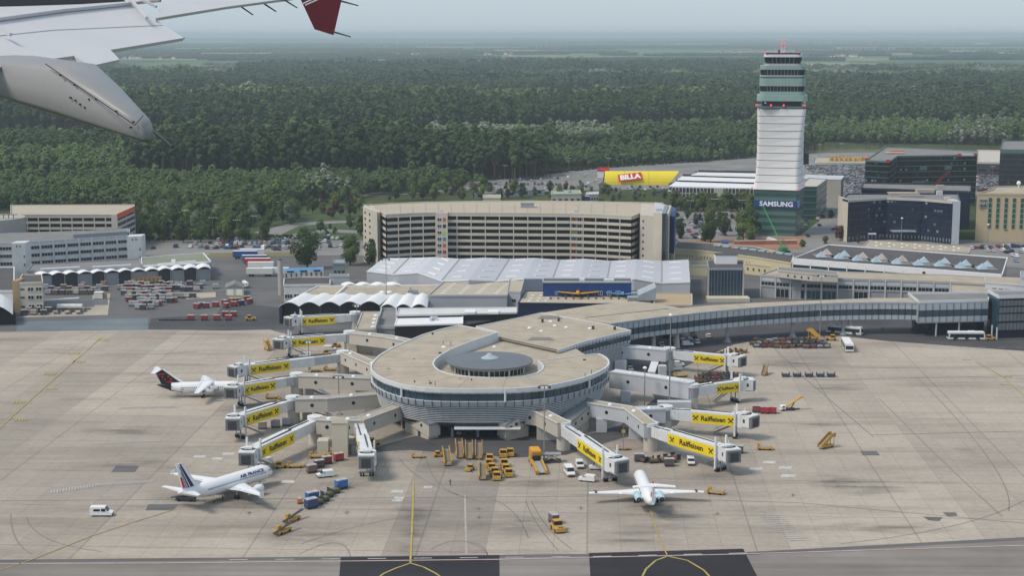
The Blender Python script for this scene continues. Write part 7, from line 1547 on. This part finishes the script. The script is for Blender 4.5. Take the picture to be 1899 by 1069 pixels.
# high loader
t=thing('high_loader','big orange high loader with a long ramp down towards the viewer, before the pier entrance','high loader',G(997,868),R(-82)); b=MB(); b.box((-4,0,.5),(6,2.9,.8)); b.box((-4.4,0,1.3),(4.6,2.7,2.2)); b.build('body',gse,t,world=False); b=MB(); b.box((-4.2,0,3.5),(4.8,2.5,.5)); b.build('platform',mat('strong_orange',(.72,.33,.02),.5),t,world=False); b=MB(); b.box((-1.9,0,1.2),(.3,2.2,1.5)); b.build('windscreen',dglass,t,world=False)
b=MB(); b.bar((-1,0,1.4),(7.4,0,.7),1.7,.25); b.build('roller_deck',mat('roller_grey',(.33,.33,.33),.5),t,world=False)
for s in (-1,1): b=MB(); b.bar((-1.5,s*1.3,1.4),(7.6,s*1.15,.85),.5,.9); b.build('side_beam',gse,t,world=False)
wheels(t,(-5.6,-1.5,6.6),1.35,.5)
c=G(1023,858); t=thing('dark_platform_lift','dark scissor platform standing right of the orange high loader','platform lift',c); b=MB(); b.box((c.x,c.y,.3),(5,2.4,.35)); b.build('base',dark,t); b=MB()
for s in (-1,1): b.bar((c.x-2,c.y+s,.6),(c.x+2,c.y+s,2.2),.15); b.bar((c.x+2,c.y+s,.6),(c.x-2,c.y+s,2.2),.15)
b.build('scissor',steel,t); b=MB(); b.box((c.x,c.y,2.3),(5,2.4,.2)); b.build('platform',midgrey,t)
# trailers
def make_trailer(): 
    t=thing('lorry_trailer','t','trailer'); b=MB(); b.box((0,0,1.15),(12.4,2.5,2.7)); b.build('box_body',paint,t,world=False); b=MB(); b.box((0,0,3.85),(12.2,2.4,.06)); b.build('roof',white,t,world=False); b=MB(); b.box((0,0,.8),(12,1.1,.35)); b.build('frame',dark,t,world=False); wheels(t,(-4.6,-3.3,4.4),1.1,.48); return t
tr=make_trailer()
for x,y,c,l,rz in ((455,480,(.03,.08,.3),'dark blue lorry trailer at the top of the stack of parked trailers',3),(468,476,(.7,.7,.7),'white lorry trailer farthest back in the trailer park',3),(472,488,(.12,.14,.24),'navy lorry trailer below the dark blue one',2),(478,494,(.5,.03,.03),'white-roofed red lorry trailer in the middle of the trailer park',2),(484,501,(.72,.72,.72),'white lorry trailer directly below the red one',1),(482,513,(.60,.60,.56),'nearest off-white lorry trailer in the trailer park',0),(512,512,(.68,.68,.68),'off-white lorry trailer at the right beside the chimney',0)): put(tr,(x,y),R(rz),l,'trailer',None,c)
put(tr,(455,533),R(110),'white box trailer standing end-on beside the cream hut','trailer',None,(.8,.8,.8),.62)
tk=thing('tank_trailer','long pale tank container lying in the yard below the ribbed wall','tank',G(130,575)); b=MB(); b.tube((-5.2,0,1.5),(5.2,0,1.5),1.05,1.05,14); b.build('tank',dirty,tk,world=False); b=MB(); b.box((0,0,.2),(10,1.2,.4)); b.build('saddle',dark,tk,world=False)
c=G(150,567); t=thing('yard_wall','long low grey ribbed wall dividing the yard right of the cream site office','wall',c); p,q=G(80,570),G(200,566); b=MB(); b.strip([(p.x,p.y),(q.x,q.y)],0,2.6,.3); b.build('wall',midgrey,t); b=MB(); b.bar((p.x,p.y,3.0),(q.x-12,q.y,3.0),1.2,.3); b.build('white_coping',white,t)
# people
def person(name,label,px,rz,vest,legs,h=1.76,wide=.0):
    p=G(*px); p.z=.1; k=h/1.76
    V=[(0,0,.95),(0,0,1.15),(0,0,1.38),(0,.02,1.52),(0,.03,1.66),(.10,0,.90),(.12+wide,.03,.50),(.13+wide,0,.07),(.13+wide,.14,.03),(-.10,0,.90),(-.12-wide,-.05,.50),(-.14-wide,-.1,.07),(-.14-wide,.04,.03),(.20,0,1.42),(.27,.02,1.15),(.28,.12,.92),(-.20,0,1.42),(-.27,.02,1.15),(-.28,.10,.92)]
    Rr=[.15,.14,.17,.07,.105,.10,.075,.05,.045,.10,.075,.05,.045,.075,.05,.04,.075,.05,.04]
    E_=[(0,1),(1,2),(2,3),(3,4),(0,5),(5,6),(6,7),(7,8),(0,9),(9,10),(10,11),(11,12),(2,13),(13,14),(14,15),(2,16),(16,17),(17,18)]
    me=bpy.data.meshes.new(name); me.from_pydata([Vector(v)*k for v in V],E_,[]); o=bpy.data.objects.new(name,me); COL.objects.link(o); m=o.modifiers.new('skin','SKIN'); sv=me.skin_vertices[0].data
    for i,r in enumerate(Rr): sv[i].radius=(r*k,r*k)
    sv[0].use_root=True; o.modifiers.new('sub','SUBSURF').levels=1
    dg=bpy.context.evaluated_depsgraph_get(); m2=bpy.data.meshes.new_from_object(o.evaluated_get(dg)); o.modifiers.clear(); o.data=m2; m2.materials.clear()
    for mm_ in (mat('skin_tone',(.45,.27,.19),.7),legs,vest): m2.materials.append(mm_)
    for f in m2.polygons: z=f.center.z/k; f.material_index=0 if z>1.47 or (z<.99 and abs(f.center.x)>.22*k) else (2 if z>1.0 else 1)
    o.location=p; o.rotation_euler=(0,0,rz); tag(o,label,'person')
    b=MB(); b.loft([[(.112*k*math.cos(a)*c_,.03*k+.118*k*math.sin(a)*c_,zz_*k) for a in [i*.785 for i in range(8)]] for c_,zz_ in ((1,1.68),(.9,1.75),(.4,1.79))]); hh=b.build('hair',brown,o,world=False); return o
hv=mat('hi_vis_yellow',(.60,.75,.10),.6); ns=mat('dark_trousers',(.03,.04,.07),.8)
person('person','standing person in a yellow-green high-visibility vest below the striped-tail jet',(397,936),R(20),hv,ns); person('person','person in a pale grey top and dark trousers under the wing of the striped-tail jet',(413,929),R(-40),mat('pale_top',(.5,.5,.48),.8),ns); person('person','person in a dark top walking on the road below the curved link',(1636,614),R(10),hv,ns)
person('person','person in a red top standing by the long pale grey walkway',(1293,752),R(30),red,ns); person('person','person in a dark top crossing the middle of the near concrete',(835,902),R(60),dark,ns)
# lamp masts
def mast(label,px,ptop,n=4,r=.22,head='flood',name='lamp_mast'):
    p=G(*px); q=G(ptop[0],ptop[1],0); k=(p.y)/q.y if q.y else 1; d=G(ptop[0],ptop[1],0)-CAM; s_=(p.y-CAM.y)/d.y; z=CAM.z+d.z*s_; t=thing(name,label,'lamp mast' if z>9 else 'street lamp',(p.x,p.y,0))
    b=MB(); b.tube((0,0,0),(0,0,z),r,r*.5,8); b.build('mast',steel,t,world=False)
    if head=='flood':
        b=MB(); b.box((0,0,z-.2),(3.2,.3,.25)); b.box((0,0,z),(2.2,.3,.2)); b.build('crossbar',steel,t,world=False)
        for x in (-1.4,-.5,.5,1.4): b=MB(); b.box((x,-.35,z-.65),(.6,.4,.5)); b.build('floodlight',lamp if abs(x)<1 else dark,t,world=False)
        b=MB(); b.box((0,0,0),(1.4,1.4,.8)); b.build('foot',concrete,t,world=False)
    elif head=='globe':
        b=MB(); b.loft([[(.7*math.cos(a_)*math.sin(e),.7*math.sin(a_)*math.sin(e),z-.5*math.cos(e)) for a_ in [i*.785 for i in range(8)]] for e in (.1,.8,1.57,2.3,3)]); b.build('lamp_head',lamp,t,world=False)
    return t
mast('tallest lamp mast left of centre in front of the gabled hall',(717,582),(715,480)); mast('tall lamp mast on the concrete below the curved link at the right',(1520,629),(1521.5,510)); mast('tall lamp mast standing on the apron right of the upper right rotunda',(1241,762),(1243.5,585),head='globe'); mast('tall lamp mast beside the orange high loader right of the pier entrance',(1009,858),(1006,716),head='flood')
mast('thin lamp mast left of the bridgehead beside the uppermost left bridge',(663,655),(661,566)); mast('thin lamp mast in front of the second left bridge banner',(573,692),(572,633)); mast('thin lamp mast before the beige left walkways',(629,770),(628,698)); mast('lamp mast with a round white head in front of the long pale grey walkway',(1195,756),(1195,683),head='globe'); mast('small white lamp on the entrance canopy of the round pier',(851,806),(851,768),head='flood',r=.12)
mast('thin lamp post before the blue glass office block',(1671,450),(1671,405),head='globe'); mast('thin lamp post at the left corner of the beige hotel',(1831,455),(1831,417),head='globe')
t=mast('short signal post with a yellow and black head on the ring road',(1156,838),(1156,793),head='none',r=.12,name='signal_post'); b=MB(); b.box((0,0,5.2),(1,.3,.9)); b.build('signal_head',gse,t,world=False)
# street lamps of the car parks
def make_lamp():
    t=thing('street_lamp','s','street lamp'); b=MB(); b.tube((0,0,0),(0,0,11),.13,.08,6); b.bar((-1.8,0,11),(1.8,0,11),.12); b.build('pole',steel,t,world=False)
    for x in (-1.8,-.6,.6,1.8): b=MB(); b.box((x,0,10.9),(.75,.5,.22)); b.build('lamp_head',lamp,t,world=False)
    return t
sl_=make_lamp()
for where,pts in (('in the car parks behind the big garage',[(775,344),(860,332),(936,333),(1002,325),(1055,318),(1128,318),(1155,310),(1230,304),(1275,300),(1337,300),(612,362),(697,352),(1060,345)]),('between the big garage and the control tower',[(1280,405),(1325,402),(1375,404),(1262,440),(1370,385),(1345,428)]),('among the trees behind the left car park',[(300,432),(345,425),(395,440),(425,418),(470,436),(520,408),(440,445)]),('in the car park behind the dark office blocks',[(1510,315),(1545,312),(1585,316),(1520,290),(1560,288),(1840,335)])):
    for p in pts: put(sl_,p,R(rnd.uniform(-20,20)),'thin street lamp with white lamp heads '+where,'street lamp','street lamps '+where,z=0)
# small buildings behind
rnd=random.Random(5)
for i,(px,z1,w_,m_,l) in enumerate((([(896,368),(928,368),(928,362),(896,362)],5,cream,tanroof,'low cream building with three dark windows behind the garage roof'),([(1022,361),(1078,360),(1075,353),(1024,354)],6,cream,mat('pale_green_roof',(.30,.38,.30),.7),'white building with a pale green roof between trees left of the yellow half-tube'),([(880,360),(1010,352),(1010,348),(880,354)],3.5,ltgrey,greyroof,'long low grey kiosk row at the edge of the car park'),([(1086,362),(1110,361),(1110,356),(1088,357)],5,cream,ltgrey,'small cream hut left of the blue cabin'))):
    t,P=building('low_building',l,px,z1,wall=w_,roof=m_); row(t,P[0],P[1],1,2,5,.5,dark)
c=G(1089,378); t=thing('blue_cabin','small blue cabin behind the right part of the garage roof','cabin',c); b=MB(); b.box((c.x,c.y,0),(2.4,2.4,5)); b.build('wall',blue,t); b=MB(); b.box((c.x,c.y,5),(2.7,2.7,.3)); b.build('roof',ltgrey,t)
t,P=building('blue_container','small blue container building on the bank left of the bare-trunked tree',[(1338,450),(1351,450),(1351,445),(1338,445)],4,wall=blue,roof=blue,rim=0)
t,P=building('construction_fence','long reddish hoarding round the building site in front of the tower base',[(1362,447),(1478,446),(1478,445),(1362,446)],2.2,wall=mat('hoarding_red',(.34,.14,.10),.8,var=.2,scale=.3),roof=cream,rim=0)
tb2=thing('bulk_bag','s','bag'); b=MB(); b.loft([ring(-.9,.8,1,n=10),ring(0,1.1,1,n=10),ring(.9,.8,1,n=10)]); b.build('sack',dirty,tb2,world=False)
for i,(x,y) in enumerate(((1426,449),(1431,450.5),(1436,452))): put(tb2,(x,y),.3,'white striped drum on the building site left of the green crane foot','drum','white drums on the building site',scale=1.3)
# hedges
def hedge(label,pts,h,w):
    P=[G(*p) for p in pts]; r_=random.Random(len(label)); b=MB()
    for a,c2 in zip(P[:-1],P[1:]):
        n=int((c2-a).length*6)
        for i in range(n):
            q=a.lerp(c2,r_.random()); u=Vector((r_.gauss(0,1),r_.gauss(0,1),r_.gauss(.2,1))).normalized(); p=q+Vector((r_.uniform(-w,w)/2,r_.uniform(-w,w)/2,r_.uniform(.2,h))); a_=u.orthogonal().normalized()*.45; q_=u.cross(a_)
            b.face([p-a_-q_,p+a_-q_,p+a_+q_,p-a_+q_])
    o=b.build('hedge',fol_c); tag(o,label,'hedge')
hedge('long dark clipped hedge behind the left car park',[(252,446),(395,445),(560,443)],2.4,2); hedge('dark green hedge along the far edge of the big open car park',[(900,336),(1000,325),(1110,313),(1260,303),(1400,293)],2.6,3)
# excavators and site machines far away
ex=thing('site_machine','s','machine'); b=MB(); b.box((0,0,.4),(4,2.4,1.2)); b.box((-.5,0,1.6),(2,2,1.4)); b.build('body',gse,ex,world=False); b=MB(); b.bar((.8,0,1.8),(3.5,0,4.2),.5); b.bar((3.5,0,4.2),(5.2,0,1.5),.4); b.build('arm',gse,ex,world=False)
for i in range(8): put(ex,(1542+i*8.5,299),R(rnd.uniform(-30,60)),'orange building machine in the row on the pale sand field right of the tower','building machine','orange machines on the sand field',scale=1.1)
# villages, wind turbines, far sheds
hs=thing('village_house','h','house'); b=MB(); b.box((0,0,0),(12,9,5)); b.build('wall',white,hs,world=False); b=MB(); b.add([(-6.4,-5,5),(6.4,-5,5),(6.4,5,5),(-6.4,5,5),(-6.4,0,9),(6.4,0,9)],[(0,1,5,4),(2,3,4,5),(0,4,3),(1,2,5)]); b.build('roof',mat('tile_red',(.30,.10,.06),.9),hs,world=False)
for where,x0,x1,y0,y1,n in (('in the far left village',225,330,105,109,26),('in the village beyond the middle woods',735,850,100,104,26),('in the hamlet right of the middle village',885,950,100,103,12),('in the hamlet beyond the control tower',1340,1420,97,101,12),('in the far village right of the control tower',1530,1600,103,107,14)):
    for i in range(n): put(hs,(rnd.uniform(x0,x1),rnd.uniform(y0,y1)),rnd.uniform(0,3),'white house with a red tiled roof '+where,'house','houses '+where,scale=rnd.uniform(1,2.0),z=0)
fs=thing('farm_shed','f','shed'); b=MB(); b.box((0,0,0),(60,25,8)); b.build('wall',white,fs,world=False); b=MB(); b.prism([(-31,-13),(31,-13),(31,13),(-31,13)],8,8.6); b.build('roof',white,fs,world=False)
for x,y,l in ((478,103,'left of two long white sheds beyond the woods'),(494,103,'right of two long white sheds beyond the woods'),(748,93,'long white shed on the far plain above the middle village'),(1552,90,'white shed on the far plain right of the control tower'),(1850,100,'white factory shed on the far plain near the right edge'),(1885,103,'farthest right white shed on the plain'),(280,107,'white shed in the far left village'),(1528,110,'low white shed left of the far right village')): put(fs,(x,y),0,l,'shed',scale=rnd.uniform(.9,1.4),z=0)
wt=thing('wind_turbine','w','wind turbine'); b=MB(); b.tube((0,0,0),(0,0,95),2.4,1.4,8); b.build('tower',white,wt,world=False); b=MB()
for k in range(3): a_=R(90+120*k); b.bar((0,-3,95),(42*math.cos(a_),-3,95+42*math.sin(a_)),2.2,.6)
b.build('rotor',white,wt,world=False); b=MB(); b.box((0,0,94),(3,8,3.2)); b.build('nacelle',white,wt,world=False)
for x,y in ((545,82),(612,80),(738,84),(793,83),(1690,82)): put(wt,(x,y),rnd.uniform(-.5,.5),'distant pale wind turbine on the horizon plain','wind turbine','wind turbines on the horizon',z=0)
print('cars',ncar,'far',cnt)
# ---------------------------------------------------------------- planting
rnd=random.Random(21)
LB={'broad':'broad green tree','willow':'silvery grey-green willow tree','shrub':'low green shrub','conifer':'dark conifer','purple':'purple-leaved tree','narrow':'narrow upright green tree'}
def belt(poly,n,kinds,where,group,s=(.8,1.15),mind=9):
    got=[];t=0; xs=[p[0] for p in poly]; ys=[p[1] for p in poly]
    while len(got)<n and t<n*60:
        t+=1; x,y=rnd.uniform(min(xs),max(xs)),rnd.uniform(min(ys),max(ys))
        if not in_poly(x,y,poly): continue
        g=G(x,y)
        if any((g-h).length<mind for h in got): continue
        got.append(g); k=rnd.choice(kinds); plant(k,x,y,rnd.uniform(*s),LB[k]+' '+where,group)
belt([(245,398),(430,394),(560,388),(540,405),(560,418),(420,425),(500,448),(250,452)],130,['broad']*6+['shrub']*2+['willow','narrow'],'in the wood between the cargo area and the big garage','trees of the wood left of the big garage',(.75,1.1),7.5)
belt([(560,392),(660,372),(672,384),(662,400),(600,408),(590,398)],22,['broad','broad','shrub','purple'],'on the lawn behind the ring road','trees on the lawn behind the ring road',(.6,.9))
belt([(590,425),(670,418),(672,440),(600,440)],10,['broad','shrub'],'beside the slip road left of the big garage','trees beside the slip road',(.5,.75),6)
belt([(690,366),(850,352),(980,360),(980,372),(690,376)],34,['broad','broad','broad','purple','shrub'],'behind the flat roof of the big garage','trees behind the big garage',(.6,.95),7)
belt([(985,356),(1120,352),(1245,366),(1245,374),(1180,376),(985,372)],32,['broad','shrub','shrub','willow'],'in front of the yellow curved building','trees before the yellow curved building',(.5,.72),7)
for i in range(15): x=1252+i*10.5; plant('broad',x,392+rnd.uniform(-2,2),rnd.uniform(.8,.95),'green street tree in the row before the white-roofed garage','row of trees before the white-roofed garage')
belt([(1250,400),(1400,398),(1395,420),(1250,422)],18,['broad','shrub'],'among the parked cars right of the big garage','trees among the parked cars',(.5,.7),8)
belt([(1250,430),(1400,432),(1420,456),(1300,452),(1250,446)],12,['shrub','shrub','broad'],'on the bank behind the yellow-walled building','shrubs on the bank',(.8,1.1),5)
plant('big',570,499,1.05,'largest tree, tall and dense, above the small white kiosks beside the car park')
plant('big',650,492,.72,'tall green tree just left of the end wall of the big garage')
plant('broad',690,496,.95,'green tree touching the end wall of the big garage')
plant('vase',1378,446,1.0,'tall vase-shaped tree with a bare trunk left of the tower base')
plant('big',1318,450,.72,'round spreading tree among parked cars right of the big garage')
plant('conifer',1858,552,.0+1.0,'x') if False else None
for px,py,s,k,l in ((1558,447,.95,'purple','dark reddish tree at the left corner of the blue glass office block'),(1590,452,.6,'purple','low dark reddish tree before the blue glass office block'),(1530,452,.9,'shrub','green bush between the street and the skylight roof'),(1487,458,.8,'shrub','round green bush beside the base of the green crane'),(1540,404,1.0,'shrub','pale green bush at the foot of the green annex'),(1820,424,.4,'broad','small green tree between the two office blocks')):
    plant(k,px,py,s,l)
for px,py,s,l in ((1712,548,.75,'smaller dark conifer before the two-storey old terminal'),(1803,538,.8,'tall dark conifer on the roof terrace of the old terminal'),(1780,538,.4,'short dark conifer left of the tall one on the roof terrace')): plant('conifer',px,py,s,l)
for i,(px,py,s) in enumerate(((1262,492,.7),(1275,486,.6),(1290,470,.6))): plant('shrub',px,py+20,s,'green bush at the right end of the grey gabled hall','bushes at the right end of the gabled hall')
for k in PROTO:
    for s in PROTO[k]:
        if s.name not in USED:
            for c in list(s.children): bpy.data.objects.remove(c)
            bpy.data.objects.remove(s)
for o in list(COL.objects):
    if '_o' in o: del o['_o']
